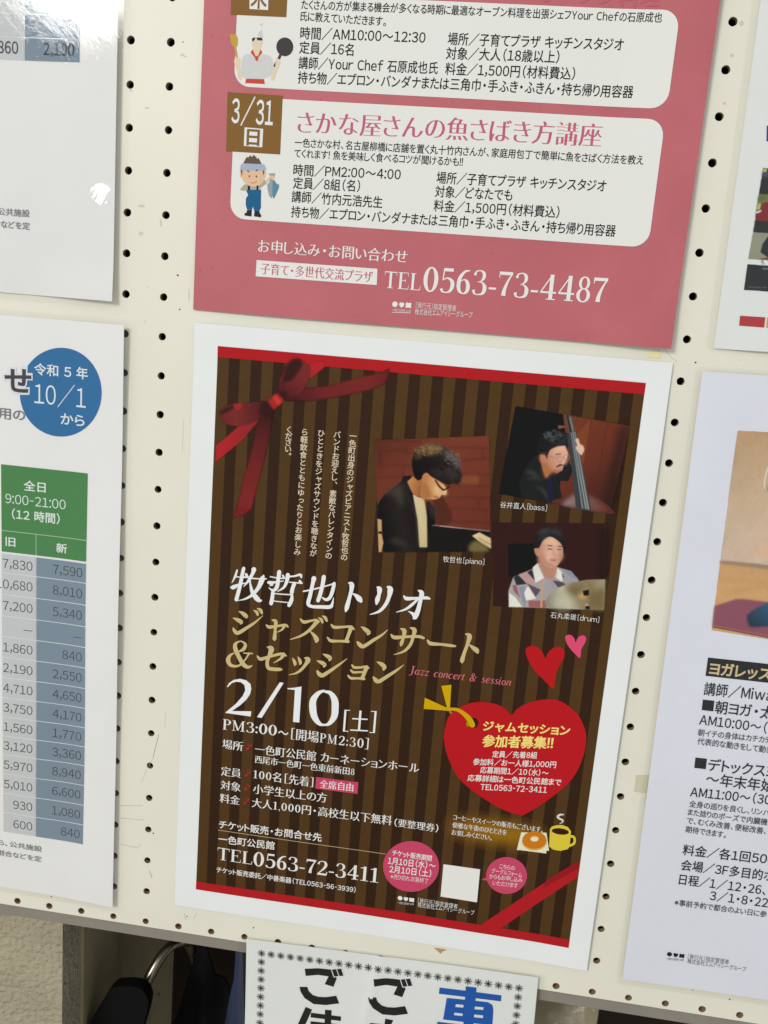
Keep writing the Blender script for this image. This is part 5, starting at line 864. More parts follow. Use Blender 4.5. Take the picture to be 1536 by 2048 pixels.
('text_line','P','note',2,0,[49.74,-317.52,49.56,-318.02,49.05,-318.39,48.4,-318.49,47.86,-318.28,47.64,-317.83,47.82,-317.33,48.33,-316.96,48.97,-316.86,49.51,-317.07]),
('text_line','S','note',2,0,[49.51,-317.68,0.41,49.86,-313.01,0.4,51.46,-314.52,0.97,50.84,-316.11,0.34]),
('text_line','P','note',2,0,[49.67,-328.18,49.5,-328.69,48.98,-329.07,48.33,-329.17,47.79,-328.95,47.57,-328.5,47.75,-328,48.26,-327.62,48.91,-327.52,49.45,-327.74]),
('text_line','S','note',2,0,[49.45,-328.34,0.41,49.8,-323.64,0.4,51.4,-325.16,0.97,50.78,-326.76,0.34]),
('text_line','P','tag',2,0,[98.29,-300.78,127.71,-300.48,127.79,-309.3,98.06,-309.56]),
('text_line','T','wp',3,'s','全席自由',101.01,-305.2,124.62,7.0,0.68),
('text_line','T','wp',2,'m','チケット販売・お問合せ先',30.68,-347.15,105.1,7.0,1.1),
('text_line','S','line',3,0,[30.28,-352.36,0.45,150.74,-352.23,0.44]),
('text_line','T','wp',2,'m','一色町公民館',30.81,-358.72,71.86,7.0,0.99),
('contact_lettering','T','wp',2,'r','TEL',30.57,-370.64,56.32,13.2,0),
('contact_lettering','T','wp',2,'r','0563-72-3411',57.13,-370.11,147.37,15.4,0.71),
('contact_lettering','T','wp',2,'m','チケット販売委託／中善楽器（TEL0563-56-3939）',30.47,-383.69,131.85,5.0,0),
('round_badge','P','tag',3,0,[188.66,-355.72,188.68,-359.15,188.1,-362.57,186.96,-365.9,185.27,-369.02,183.1,-371.83,180.49,-374.26,177.54,-376.23,174.33,-377.67,170.96,-378.54,167.53,-378.8,164.15,-378.46,160.93,-377.52,157.96,-376.01,155.33,-373.97,153.14,-371.47,151.44,-368.59,150.29,-365.42,149.72,-362.05,149.75,-358.59,150.37,-355.15,151.56,-351.84,153.29,-348.74,155.5,-345.96,158.12,-343.57,161.08,-341.66,164.27,-340.27,167.61,-339.44,171,-339.21,174.33,-339.56,177.5,-340.5,180.42,-341.99,183.01,-343.99,185.19,-346.44,186.89,-349.27,188.06,-352.39]),
('round_badge','T','wp',4,'m','チケット販売期間',155.42,-350.36,183.05,4.9,0),
('round_badge','T','wp',4,'m','1月10日（水）～',152.78,-356.29,186.14,6.2,1.22),
('round_badge','T','wp',4,'m','2月10日（土）',154.25,-362.66,183.69,6.2,1.31),
('round_badge','T','wp',4,'n','※売り切れ次第終了',155.75,-368.51,182.15,4.3,0.6),
('blank_code_label','P','wp',3,0,[191.46,-353.43,216.8,-353.12,217.18,-378.63,191.69,-378.58]),
('speech_badge','P','tag',3,0,[248.93,-352.46,248.96,-355.21,248.47,-357.95,247.46,-360.57,245.98,-362.97,244.08,-365.06,241.83,-366.75,239.32,-367.98,236.65,-368.7,233.91,-368.89,231.23,-368.52,228.69,-367.62,226.4,-366.23,224.45,-364.39,222.92,-362.18,221.86,-359.68,221.32,-356.99,221.31,-354.23,221.83,-351.48,222.86,-348.87,224.37,-346.49,226.28,-344.42,228.54,-342.76,231.04,-341.56,233.69,-340.86,236.4,-340.69,239.06,-341.06,241.57,-341.96,243.84,-343.34,245.77,-345.15,247.3,-347.33,248.36,-349.8]),
('speech_badge','P','tag',3,0,[218.29,-360.73,222.45,-357.96,223.77,-360.87]),
('speech_badge','T','wp',4,'n','こちらの',229.69,-348.32,240.19,4.0,0),
('speech_badge','T','wp',4,'n','グーグルフォーム',224.68,-352.6,245.47,4.2,0),
('speech_badge','T','wp',4,'n','からもお申し込み',223.59,-356.78,246.2,4.2,0.61),
('speech_badge','T','wp',4,'n','いただけます',226.44,-361.39,243.53,4.2,0.63),
('publisher_mark','L','wp',2,162,-384.77,173.62),
('publisher_mark','T','wp',2,'n','一色町公民館・広場',162.15,-388.33,173.6,1.9,0.75),
('publisher_mark','T','wp',2,'n','［発行元］指定管理者',176.42,-384.27,204.26,4.2,0),
('publisher_mark','T','wp',2,'n','株式会社エムアイシーグループ',176.5,-387.44,216.26,4.2,0.61),
('cafe_glow','P','glow',3,0,[257.42,-322.89,256.73,-324.25,254.69,-325.58,251.37,-326.82,246.92,-327.93,241.53,-328.84,235.42,-329.52,228.87,-329.95,222.15,-330.09,215.57,-329.94,209.42,-329.52,203.96,-328.83,199.45,-327.9,196.08,-326.79,194,-325.53,193.32,-324.18,194.05,-322.8,196.16,-321.46,199.56,-320.21,204.09,-319.11,209.55,-318.21,215.69,-317.54,222.25,-317.13,228.94,-317.01,235.46,-317.17,241.54,-317.6,246.91,-318.29,251.35,-319.21,254.67,-320.31,256.72,-321.56]),
('cafe_note','T','wp',9,'s','コーヒーやスイーツの販売もございます。',194.74,-316.63,255.62,4.7,0),
('cafe_note','T','wp',9,'s','優雅な午後のひとときを',194.78,-322.48,232.03,4.7,0),
('cafe_note','T','wp',9,'s','お楽しみください。',194.79,-328.05,222.44,4.7,0),
('doughnut_and_mug_illustration','P','napk',9,0,[241.44,-320.65,258.17,-318.22,261.41,-331.22,239.93,-334.25]),
('doughnut_and_mug_illustration','P','napk',9,0,[242.72,-321.04,257.87,-318.66,259.85,-333.55,240.08,-334.03]),
('doughnut_and_mug_illustration','P','dgl',10,0,[259.12,-324.72,259.1,-326.12,258.72,-327.52,258,-328.86,256.97,-330.07,255.68,-331.11,254.17,-331.92,252.52,-332.48,250.8,-332.76,249.09,-332.74,247.45,-332.42,245.97,-331.82,244.7,-330.97,243.71,-329.9,243.03,-328.67,242.7,-327.31,242.73,-325.9,243.12,-324.5,243.84,-323.16,244.88,-321.96,246.18,-320.92,247.69,-320.12,249.33,-319.57,251.04,-319.3,252.75,-319.32,254.38,-319.64,255.85,-320.23,257.11,-321.08,258.11,-322.14,258.78,-323.37]),
('doughnut_and_mug_illustration','P','don',11,0,[258.79,-323.67,258.77,-325.04,258.4,-326.41,257.7,-327.71,256.7,-328.9,255.44,-329.91,253.97,-330.71,252.36,-331.25,250.69,-331.52,249.02,-331.49,247.42,-331.19,245.98,-330.6,244.74,-329.77,243.77,-328.73,243.11,-327.52,242.79,-326.2,242.82,-324.82,243.19,-323.45,243.9,-322.15,244.91,-320.97,246.18,-319.96,247.65,-319.18,249.25,-318.64,250.92,-318.38,252.58,-318.4,254.17,-318.71,255.61,-319.29,256.84,-320.12,257.8,-321.16,258.46,-322.36]),
('doughnut_and_mug_illustration','P','dgl',12,0,[253.62,-323.16,253.55,-323.77,253.21,-324.37,252.63,-324.9,251.87,-325.3,251.01,-325.53,250.13,-325.57,249.31,-325.42,248.63,-325.1,248.17,-324.62,247.97,-324.05,248.04,-323.43,248.38,-322.83,248.96,-322.31,249.72,-321.91,250.58,-321.68,251.46,-321.64,252.28,-321.79,252.95,-322.11,253.41,-322.59]),
('doughnut_and_mug_illustration','P','napk',13,0,[253.41,-323.74,253.34,-324.31,253.02,-324.86,252.49,-325.34,251.79,-325.71,250.99,-325.92,250.17,-325.97,249.41,-325.83,248.78,-325.53,248.35,-325.09,248.16,-324.57,248.23,-324,248.55,-323.45,249.09,-322.96,249.79,-322.6,250.59,-322.38,251.41,-322.34,252.17,-322.48,252.79,-322.78,253.22,-323.21]),
('doughnut_and_mug_illustration','P','cup',10,0,[260.19,-315.18,261.06,-313.1,264.35,-311.43,267.74,-310.71,271.64,-311.46,274.05,-314.18,274.52,-325.41,273.56,-327.52,268.94,-329.82,264.05,-329.82,261.03,-327.94]),
('doughnut_and_mug_illustration','S','cup',10,1,[274.17,-318.05,1.92,275.87,-317.78,1.82,277.12,-319.53,1.6,276.98,-322.67,1.69,274.62,-324.8,1.85]),
('doughnut_and_mug_illustration','P','cof',11,0,[272.77,-315.25,272.65,-315.77,272.25,-316.29,271.59,-316.76,270.71,-317.18,269.64,-317.52,268.45,-317.76,267.19,-317.89,265.92,-317.91,264.71,-317.81,263.62,-317.59,262.71,-317.28,262.01,-316.88,261.57,-316.42,261.41,-315.91,261.53,-315.39,261.94,-314.87,262.6,-314.4,263.49,-313.98,264.55,-313.64,265.75,-313.4,267.01,-313.27,268.27,-313.26,269.48,-313.36,270.56,-313.57,271.47,-313.89,272.17,-314.28,272.61,-314.75]),
('doughnut_and_mug_illustration','S','steam',10,1,[267.86,-302.96,0.84,265.51,-303.51,1.42,264.15,-305.26,1.37,265.5,-306.41,1.36,267.48,-307.07,1.26,267.81,-308.37,0.84,265.94,-310.21,0.29]),
('heart_tag','P','heart',8,1,[226.07,-237.16,229.36,-232.23,236.93,-226.61,247.78,-223.03,255.41,-223.06,261.38,-225.55,267.92,-230.15,272.46,-236.58,275.4,-243.61,276.11,-252.06,275.01,-262.25,271.81,-273.19,266.09,-283.14,253,-297.89,242.5,-306.98,239.28,-308.22,226.71,-305.68,207.53,-296.3,195.47,-286.99,187.72,-274.5,183.97,-264.43,182.91,-256.58,184.19,-245.85,187.11,-240.49,191.71,-236.29,199.29,-232.05,208.21,-230.49,217.37,-231.52,223.02,-234.52]),
('heart_tag','P','cof',9,0,[204.93,-245.74,204.89,-246.9,204.54,-247.99,203.93,-248.91,203.1,-249.55,202.15,-249.87,201.15,-249.83,200.22,-249.42,199.44,-248.7,198.89,-247.73,198.63,-246.61,198.67,-245.45,199.01,-244.36,199.63,-243.45,200.46,-242.8,201.41,-242.49,202.4,-242.54,203.33,-242.94,204.11,-243.66,204.66,-244.62]),
('heart_tag','P','yel2',10,0,[199.69,-247.21,199.65,-247.94,199.4,-248.58,198.97,-249.05,198.43,-249.26,197.87,-249.2,197.36,-248.86,196.99,-248.31,196.81,-247.61,196.85,-246.89,197.1,-246.25,197.53,-245.78,198.07,-245.57,198.64,-245.63,199.14,-245.97,199.51,-246.52]),
('heart_tag','P','yel',10,0,[177.94,-222.82,184.51,-221.1,185.13,-237.63,183.01,-237.36]),
('heart_tag','P','yel',10,0,[167.8,-232.52,167.74,-240.55,182.72,-239.82,185.03,-238.39,182.51,-237.54]),
('heart_tag','P','yel2',7,0,[184.27,-239.61,186.55,-243.41,187.82,-241.37,185.65,-239.42]),
('heart_tag','S','yel',11,1,[183.31,-238.7,2.59,186.07,-238.32,2.15,190.23,-238.24,2.3,194.62,-240.44,2.94,198.4,-243.65,3.76,201.07,-247.77,4.01]),
('heart_tag','T','hy',9,'b','ジャムセッション',208.11,-245.09,265.04,7.9,4.51),
('heart_tag','T','hy',9,'b','参加者募集!!',208.75,-255.65,255.25,9.2,5.1),
('heart_tag','T','wp',9,'m','定員/先着8組',216.29,-265.03,245.71,5.2,3.43),
('heart_tag','T','wp',9,'m','参加料/お一人様1,000円',204.19,-271.06,258.8,5.3,5.83),
('heart_tag','T','wp',9,'m','応募期間1/10（水）～',209.49,-277.06,254.62,5.3,4.31),
('heart_tag','T','wp',9,'m','応募詳細は一色町公民館まで',201.68,-283.17,263.68,5.3,5.98),
('heart_tag','T','wp',9,'m','TEL0563-72-3411',210.92,-289.3,254.96,5.6,4.47),
('heart_print','P','heart',3,1,[230.32,-192.51,230.71,-189.63,234.04,-187.8,237.62,-188.29,241.03,-191.15,243.42,-195.08,244.93,-190.65,248.08,-187.43,252.34,-186.43,255.14,-189.35,255,-194.07,252.3,-201.02,251.32,-207.78,250.87,-215.28,244.57,-210.58,237.71,-204.81,233.05,-198.77]),
('heart_print','P','hpink',3,1,[254.34,-179.64,255.67,-177.61,258.3,-177.75,260.3,-179.82,261.26,-182.03,262.33,-178.64,264.71,-176.76,267.15,-177.57,267.38,-180.8,265.42,-186.17,265.26,-192,260.49,-188.67,256.49,-184.5]),
('subtitle_lettering','T','jz',2,'i','Jazz concert & session',155.54,-214.2,223.32,8.0,0),
]
PRINT['ul']=[
('table_cell#0','P','gcell',1,0,[-86,-35.7,-60.65,-35.7,-60.65,-22.9,-86,-22.9]),
('table_cell#0','P','bcell',1,0,[-60.35,-35.7,-24.06,-35.7,-24.06,-22.9,-60.35,-22.9]),
('table_cell#1','P','gcell',1,0,[-86,-22.4,-60.65,-22.4,-60.65,-9.6,-86,-9.6]),
('table_cell#1','P','bcell',1,0,[-60.35,-22.4,-24.06,-22.4,-24.06,-9.6,-60.35,-9.6]),
('table_cell#2','P','gcell',1,0,[-86,-9.1,-60.65,-9.1,-60.65,3.7,-86,3.7]),
('table_cell#2','P','bcell',1,0,[-60.35,-9.1,-24.06,-9.1,-24.06,3.7,-60.35,3.7]),
('table_figure','T','tk',4,'g','2,190',-48.15,-28.65,-27.59,9.3,0),
('table_figure','T','tk',4,'g','1,860',-85.18,-28.69,-64.65,9.3,0),
('footnote','T','ng',2,'g','ら、公共施設',-86.29,-126.01,-57.3,4.9,0),
('footnote','T','ng',2,'g','割合などを定',-87.06,-133.76,-57.31,4.9,0),
]
PRINT['ll']=[
('date_circle','P','blue',1,0,[-14.94,-44.2,-15.13,-48.01,-15.79,-51.81,-16.93,-55.53,-18.53,-59.11,-20.56,-62.49,-22.98,-65.61,-25.77,-68.42,-28.87,-70.86,-32.23,-72.89,-35.79,-74.48,-39.49,-75.59,-43.26,-76.2,-47.05,-76.31,-50.78,-75.9,-54.38,-74.99,-57.8,-73.59,-60.97,-71.72,-63.83,-69.43,-66.34,-66.74,-68.45,-63.71,-70.13,-60.39,-71.34,-56.84,-72.07,-53.12,-72.31,-49.31,-72.05,-45.46,-71.3,-41.64,-70.07,-37.92,-68.39,-34.36,-66.29,-31.03,-63.81,-27.97,-60.99,-25.24,-57.87,-22.89,-54.52,-20.95,-50.99,-19.45,-47.35,-18.41,-43.64,-17.86,-39.93,-17.8,-36.29,-18.22,-32.77,-19.13,-29.44,-20.51,-26.34,-22.33,-23.53,-24.56,-21.06,-27.17,-18.96,-30.12,-17.27,-33.35,-16.03,-36.81,-15.25,-40.45]),
('date_circle','T','lw',2,'m','令和 5 年',-62.22,-33.11,-24.78,8.3,0),
('date_circle','T','lw',2,'n','10/1',-61.94,-49.09,-26.16,17.2,0),
('date_circle','T','lw',2,'m','から',-43.79,-64.21,-26.87,8.6,0),
('title_lettering','T','paper',3,'x','せ',-83.75,-41.76,-63.16,19.5,0.65),
('title_lettering','T','tk2',4,'b','せ',-82.87,-41.76,-64.03,18.6,0),
('title_lettering','T','ng',2,'g','用の',-87.62,-64.42,-68.5,8.4,0),
('table_header','P','green',1,0,[-86,-159.97,-24.16,-159.97,-24.16,-99.06,-86,-99.06]),
('table_header','P','gline',2,0,[-86,-145.24,-24.16,-145.24,-24.16,-144.84,-86,-144.84]),
('table_header','P','gline',2,0,[-61.12,-159.97,-60.72,-159.97,-60.72,-145.04,-61.12,-145.04]),
('table_header','T','lw',2,'m','全日',-69.78,-111.94,-53.98,7.6,0),
('table_header','T','lw',2,'n','9:00-21:00',-83.01,-122.14,-39.71,8.8,0),
('table_header','T','lw',2,'m','（12 時間）',-78.32,-132.53,-43.87,7.8,0),
('table_header','T','lw',2,'m','旧',-83.07,-152.4,-75.96,7.2,0),
('table_header','T','lw',2,'m','新',-46.29,-152.81,-38.37,7.2,0),
('table_cell#0','P','gcell',1,0,[-86,-174.94,-61.12,-174.94,-61.12,-161.42,-86,-161.42]),
('table_cell#b0','P','bcell',1,0,[-60.72,-174.94,-24.16,-174.94,-24.16,-161.42,-60.72,-161.42]),
('table_cell#1','P','gcell',1,0,[-86,-190.57,-61.12,-190.57,-61.12,-175.44,-86,-175.44]),
('table_cell#b1','P','bcell',1,0,[-60.72,-190.57,-24.16,-190.57,-24.16,-175.44,-60.72,-175.44]),
('table_cell#2','P','gcell',1,0,[-86,-206.25,-61.12,-206.25,-61.12,-191.07,-86,-191.07]),
('table_cell#b2','P','bcell',1,0,[-60.72,-206.25,-24.16,-206.25,-24.16,-191.07,-60.72,-191.07]),
('table_cell#3','P','gcell',1,0,[-86,-221.44,-61.12,-221.44,-61.12,-206.75,-86,-206.75]),
('table_cell#b3','P','bcell',1,0,[-60.72,-221.44,-24.16,-221.44,-24.16,-206.75,-60.72,-206.75]),
('table_cell#4','P','gcell',1,0,[-86,-236.77,-61.12,-236.77,-61.12,-221.94,-86,-221.94]),
('table_cell#b4','P','bcell',1,0,[-60.72,-236.77,-24.16,-236.77,-24.16,-221.94,-60.72,-221.94]),
('table_cell#5','P','gcell',1,0,[-86,-252.12,-61.12,-252.12,-61.12,-237.27,-86,-237.27]),
('table_cell#b5','P','bcell',1,0,[-60.72,-252.12,-24.16,-252.12,-24.16,-237.27,-60.72,-237.27]),
('table_cell#6','P','gcell',1,0,[-86,-267.14,-61.12,-267.14,-61.12,-252.62,-86,-252.62]),
('table_cell#b6','P','bcell',1,0,[-60.72,-267.14,-24.16,-267.14,-24.16,-252.62,-60.72,-252.62]),
('table_cell#7','P','gcell',1,0,[-86,-282.06,-61.12,-282.06,-61.12,-267.64,-86,-267.64]),
('table_cell#b7','P','bcell',1,0,[-60.72,-282.06,-24.16,-282.06,-24.16,-267.64,-60.72,-267.64]),
('table_cell#8','P','gcell',1,0,[-86,-296.79,-61.12,-296.79,-61.12,-282.56,-86,-282.56]),
('table_cell#b8','P','bcell',1,0,[-60.72,-296.79,-24.16,-296.79,-24.16,-282.56,-60.72,-282.56]),
('table_cell#9','P','gcell',1,0,[-86,-311.35,-61.12,-311.35,-61.12,-297.29,-86,-297.29]),
('table_cell#b9','P','bcell',1,0,[-60.72,-311.35,-24.16,-311.35,-24.16,-297.29,-60.72,-297.29]),
('table_cell#10','P','gcell',1,0,[-86,-326.71,-61.12,-326.71,-61.12,-311.85,-86,-311.85]),
('table_cell#b10','P','bcell',1,0,[-60.72,-326.71,-24.16,-326.71,-24.16,-311.85,-60.72,-311.85]),
('table_cell#11','P','gcell',1,0,[-86,-342.14,-61.12,-342.14,-61.12,-327.21,-86,-327.21]),
('table_cell#b11','P','bcell',1,0,[-60.72,-342.14,-24.16,-342.14,-24.16,-327.21,-60.72,-327.21]),
('table_cell#12','P','gcell',1,0,[-86,-357.73,-61.12,-357.73,-61.12,-342.64,-86,-342.64]),
('table_cell#b12','P','bcell',1,0,[-60.72,-357.73,-24.16,-357.73,-24.16,-342.64,-60.72,-342.64]),
('table_cell#13','P','gcell',1,0,[-86,-373.46,-61.12,-373.46,-61.12,-358.23,-86,-358.23]),
('table_cell#b13','P','bcell',1,0,[-60.72,-373.46,-24.16,-373.46,-24.16,-358.23,-60.72,-358.23]),
('table_figure#0-63.523893158992514','T','tk',2,'n','7,830',-85.32,-168.18,-63.52,8.9,0),
('table_figure#0-26.75888633319221','T','tk',2,'n','7,590',-48.56,-168.18,-26.76,8.9,0),
('table_figure#1-63.523893158992514','T','tk',2,'n','10,680',-90.22,-183.01,-63.52,8.9,0),
('table_figure#1-26.75888633319221','T','tk',2,'n','8,010',-48.56,-183.01,-26.76,8.9,0),
('table_figure#2-63.523893158992514','T','tk',2,'n','7,200',-85.32,-198.66,-63.52,8.9,0),
('table_figure#2-26.75888633319221','T','tk',2,'n','5,340',-48.56,-198.66,-26.76,8.9,0),
('table_figure#3-63.523893158992514','T','tk',2,'n','—',-70.12,-214.09,-63.52,8.9,0),
('table_figure#3-26.75888633319221','T','tk',2,'n','—',-33.36,-214.09,-26.76,8.9,0),
('table_figure#4-63.523893158992514','T','tk',2,'n','1,860',-85.32,-229.35,-63.52,8.9,0),
('table_figure#4-26.75888633319221','T','tk',2,'n','840',-41.46,-229.35,-26.76,8.9,0),
('table_figure#5-63.523893158992514','T','tk',2,'n','2,190',-85.32,-244.69,-63.52,8.9,0),
('table_figure#5-26.75888633319221','T','tk',2,'n','2,550',-48.56,-244.69,-26.76,8.9,0),
('table_figure#6-63.523893158992514','T','tk',2,'n','4,710',-85.32,-259.88,-63.52,8.9,0),
('table_figure#6-26.75888633319221','T','tk',2,'n','4,650',-48.56,-259.88,-26.76,8.9,0),
('table_figure#7-63.523893158992514','T','tk',2,'n','3,750',-85.32,-274.85,-63.52,8.9,0),
('table_figure#7-26.75888633319221','T','tk',2,'n','4,170',-48.56,-274.85,-26.76,8.9,0),
('table_figure#8-63.523893158992514','T','tk',2,'n','1,560',-85.32,-289.67,-63.52,8.9,0),
('table_figure#8-26.75888633319221','T','tk',2,'n','1,770',-48.56,-289.67,-26.76,8.9,0),
('table_figure#9-63.523893158992514','T','tk',2,'n','3,120',-85.32,-304.32,-63.52,8.9,0),
('table_figure#9-26.75888633319221','T','tk',2,'n','3,360',-48.56,-304.32,-26.76,8.9,0),
('table_figure#10-63.523893158992514','T','tk',2,'n','5,970',-85.32,-319.28,-63.52,8.9,0),
('table_figure#10-26.75888633319221','T','tk',2,'n','8,940',-48.56,-319.28,-26.76,8.9,0),
('table_figure#11-63.523893158992514','T','tk',2,'n','5,010',-85.32,-334.68,-63.52,8.9,0),
('table_figure#11-26.75888633319221','T','tk',2,'n','6,600',-48.56,-334.68,-26.76,8.9,0),
('table_figure#12-63.523893158992514','T','tk',2,'n','930',-78.22,-350.19,-63.52,8.9,0),
('table_figure#12-26.75888633319221','T','tk',2,'n','1,080',-48.56,-350.19,-26.76,8.9,0),
('table_figure#13-63.523893158992514','T','tk',2,'n','600',-78.22,-365.85,-63.52,8.9,0),
('table_figure#13-26.75888633319221','T','tk',2,'n','840',-41.46,-365.85,-26.76,8.9,0),
('footnote','T','ng',2,'g','ら、公共施設',-90.37,-383.02,-55.98,5.0,0),
('footnote','T','ng',2,'g','割合などを定',-91.23,-391.41,-56.24,5.0,0),
]
PRINT['ur']=[
('photo_print','P','nite',1,0,[13.94,-87.25,32.1,-87.56,32.75,-101.98,13.48,-101.54]),
('photo_print','P','nblue',2,0,[13.91,-90.21,17.51,-90.2,17.56,-91.53,13.95,-91.54]),
('photo_print','P','yelf',2,0,[13.76,-87.63,16,-87.53,16.14,-89.52,13.8,-89.48]),
('photo_print','P','leaf',1,0,[13.48,-101.54,31.26,-102.05,32.92,-113.19,13.16,-111.54]),
('photo_print','P','leafd',2,0,[14.05,-102.86,17.91,-103.43,16.62,-104.99,13.89,-104.37]),
('photo_print','P','yelf',2,0,[13.83,-106.62,15.76,-106.9,15.11,-110.31,13.35,-109.65]),
('photo_print','P','rfr',3,0,[13.11,-112.3,15.22,-111.06,15.71,-106.53,21.12,-104.77,31.81,-105.75,34.14,-121.42,13.7,-116.42]),
('photo_print','P','wht',4,0,[13.38,-111.53,16.24,-110.26,15.99,-111.17,13.15,-112.52]),
('photo_print','P','nite',4,0,[13.42,-116.05,33.42,-116.56,34.36,-122.93,13.21,-122.66]),
('photo_print','P','moss',1,0,[13.21,-122.66,34.36,-122.93,36.6,-138.03,12.63,-137.67]),
('photo_print','P','nite',2,0,[22.32,-123.55,34.47,-123.68,36.49,-137.27,23.42,-136.46,18.81,-133.65,19.3,-129.04]),
('photo_print','P','rfr',3,0,[18.21,-137.52,24.12,-136.04,24.35,-137.64]),
('photo_print','P','nite',1,0,[12.53,-140.76,37.05,-141.07,39.21,-155.6,12.47,-155.25]),
('photo_print','P','nlit',2,0,[21.2,-142.35,37.22,-142.21,37.3,-142.75,21.31,-143.11]),
('photo_print','S','nlit',2,0,[15.05,-153.31,0.31,18.95,-153.55,0.15,25.08,-153.34,0.31]),
('photo_print','P','nmid',2,0,[23.21,-145.71,37.73,-145.64,37.85,-146.41,23.32,-146.47]),
('caption','T','ink',2,'n','今、',19.72,-139.05,22.42,3.6,0),
('colour_bar','P','rbar',1,0,[12.36,-170.15,26.72,-170.19,26.79,-176.1,12.61,-175.9]),
('colour_bar','P','obar',1,0,[27.73,-170.21,41.39,-170.29,41.65,-176.16,27.88,-176.1]),
('blue_mark','P','ultra',1,0,[12.63,-64.59,15.3,-64.49,15.76,-72.84,13.68,-72.93]),
]
PRINT['lr']=[
('yoga_photo','P','ywall',1,0,[25.03,-33.83,66.67,-33.01,76.44,-115.3,25.72,-114.68]),
('yoga_photo','P','yfloor',1,0,[25.72,-114.68,76.59,-116.33,83.02,-163.79,26.42,-160.04]),
('yoga_photo','P','yskirt',2,0,[25.72,-114.68,76.49,-115.64,76.9,-118.41,25.8,-116.8]),
('yoga_photo','P','ymat',2,0,[26.01,-144.13,38.37,-138.34,42.95,-137.88,79.97,-138.96,83.51,-162.65,26.36,-157.5]),
('yoga_photo','P','ymat2',3,0,[26.36,-157.5,83.51,-162.65,83.54,-163.74,26.34,-158.38]),
('yoga_photo','P','jean',4,1,[45.98,-149.28,46.87,-147.03,51.56,-142.59,58.89,-138.41,75.59,-135.85,78.2,-153.47,65.05,-153.78,50.72,-155.65,47.85,-154.15]),
('yoga_photo','P','skin2',4,0,[43.16,-108.31,43.89,-106.49,48.42,-101.53,52.93,-96.59,60.12,-92.47,64.07,-101.81,54.21,-105.52,50.76,-106.55,54.4,-106.9,64.87,-107.31,65.48,-111.45,53.65,-110.82,47.75,-110.68,44.37,-109.95]),
('yoga_photo','S','wht',3,1,[45.92,-54.13,0.52,45.19,-60.27,0.58,45.31,-65.68,0.57,47.06,-68.93,0.51]),
('yoga_photo','P','yshade',2,1,[31.35,-58.03,36.08,-54.94,40.39,-62.7,36.8,-83.53]),
('yoga_photo','P','yshade',2,1,[40.27,-80.47,45.59,-81.37,45.07,-86.93,40.39,-85.97]),
('yoga_photo','P','yshade',2,0,[26,-116.78,76.85,-118.06,77.57,-122.91,26.15,-119.45]),
('yoga_photo','S','grain',2,0,[28.13,-126.36,0.71,77.99,-125.69,1.12]),
('yoga_photo','S','grain',2,0,[27.94,-134.95,0.57,77.78,-124.3,0.71]),
('yoga_photo','P','face2',4,0,[46.68,-66.25,48.4,-64.74,49.07,-69.44,46.79,-69.3]),
('heading_box','P','ink',1,0,[26.38,-178.34,86.62,-178.73,86.98,-191.24,26.43,-190.66]),
('heading_box','T','gold2',2,'b','ヨガレッスン',28.16,-185.37,74.25,9.4,0),
('text_line','T','ink',2,'g','講師/Miwa',26.66,-199.3,68.91,9.4,0),
('text_line','T','ink',2,'m','朝ヨガ・太',35,-210.83,71.06,9.4,0),
('text_line','T','ink',2,'g','AM10:00〜（',26.47,-220.79,68.68,8.6,-0.77),
('text_line','T','ink',2,'m','デトックスヨガ',35.78,-250.68,87.09,9.6,0),
('text_line','T','ink',2,'g','～年末年始',35.76,-260.7,78.7,9.6,0),
('text_line','T','ink',2,'g','AM11:00〜（30',27.13,-270.73,78.01,8.6,0.61),
('text_line','P','ink',2,0,[26.8,-206.7,33.95,-206.72,34.18,-213.96,26.99,-213.84]),
('text_line','P','ink',2,0,[27.22,-246.74,34.48,-246.76,34.7,-254.09,27.41,-254.08]),
('text_line','T','tk2',2,'g','朝イチの身体はカチカチ',26.59,-229.31,72.18,5.2,0),
('text_line','T','tk2',2,'g','代表的な動きをして動き',26.97,-235.66,73.62,5.2,-0.71),
('text_line','T','tk2',2,'g','全身の巡りを良くし、リンパ',27.44,-279.65,78.57,5.2,0),
('text_line','T','tk2',2,'g','また捻りのポーズで内臓機',27.36,-285.99,78.08,5.2,-0.79),
('text_line','T','tk2',2,'g','で、むくみ改善、便秘改善、',27.5,-292.27,78.15,5.2,-1.06),
('text_line','T','tk2',2,'g','期待できます。',27.39,-298.53,53.62,5.2,-0.8),
('text_line','T','tk2',2,'g','※事前予約で都合のよい日に参',27.27,-352.87,87.06,5.2,0),
('text_line','T','ink',2,'g','料金／各1回500',27.61,-312.88,86.65,8.6,0.76),
('text_line','T','ink',2,'g','会場／3F多目的ホ',27.86,-324.51,87.8,8.6,0),
('text_line','T','ink',2,'g','日程／1/12・26、',28.08,-335.29,84.06,8.6,0),
('text_line','T','ink',2,'g','3/1・8・226',49.33,-344.33,91.19,8.6,0),
('publisher_mark','L','ink',2,27.12,-392.7,38.71),
('publisher_mark','T','ink',2,'n','一色町公民館・広場',26.9,-396.09,38.47,2.0,0.69),
('publisher_mark','T','tk2',2,'n','［発行元］指定管理者',41.01,-392.28,68,4.2,0),
('publisher_mark','T','tk2',2,'n','株式会社エムアイシーグループ',41.17,-395.97,79.69,4.2,0),
]
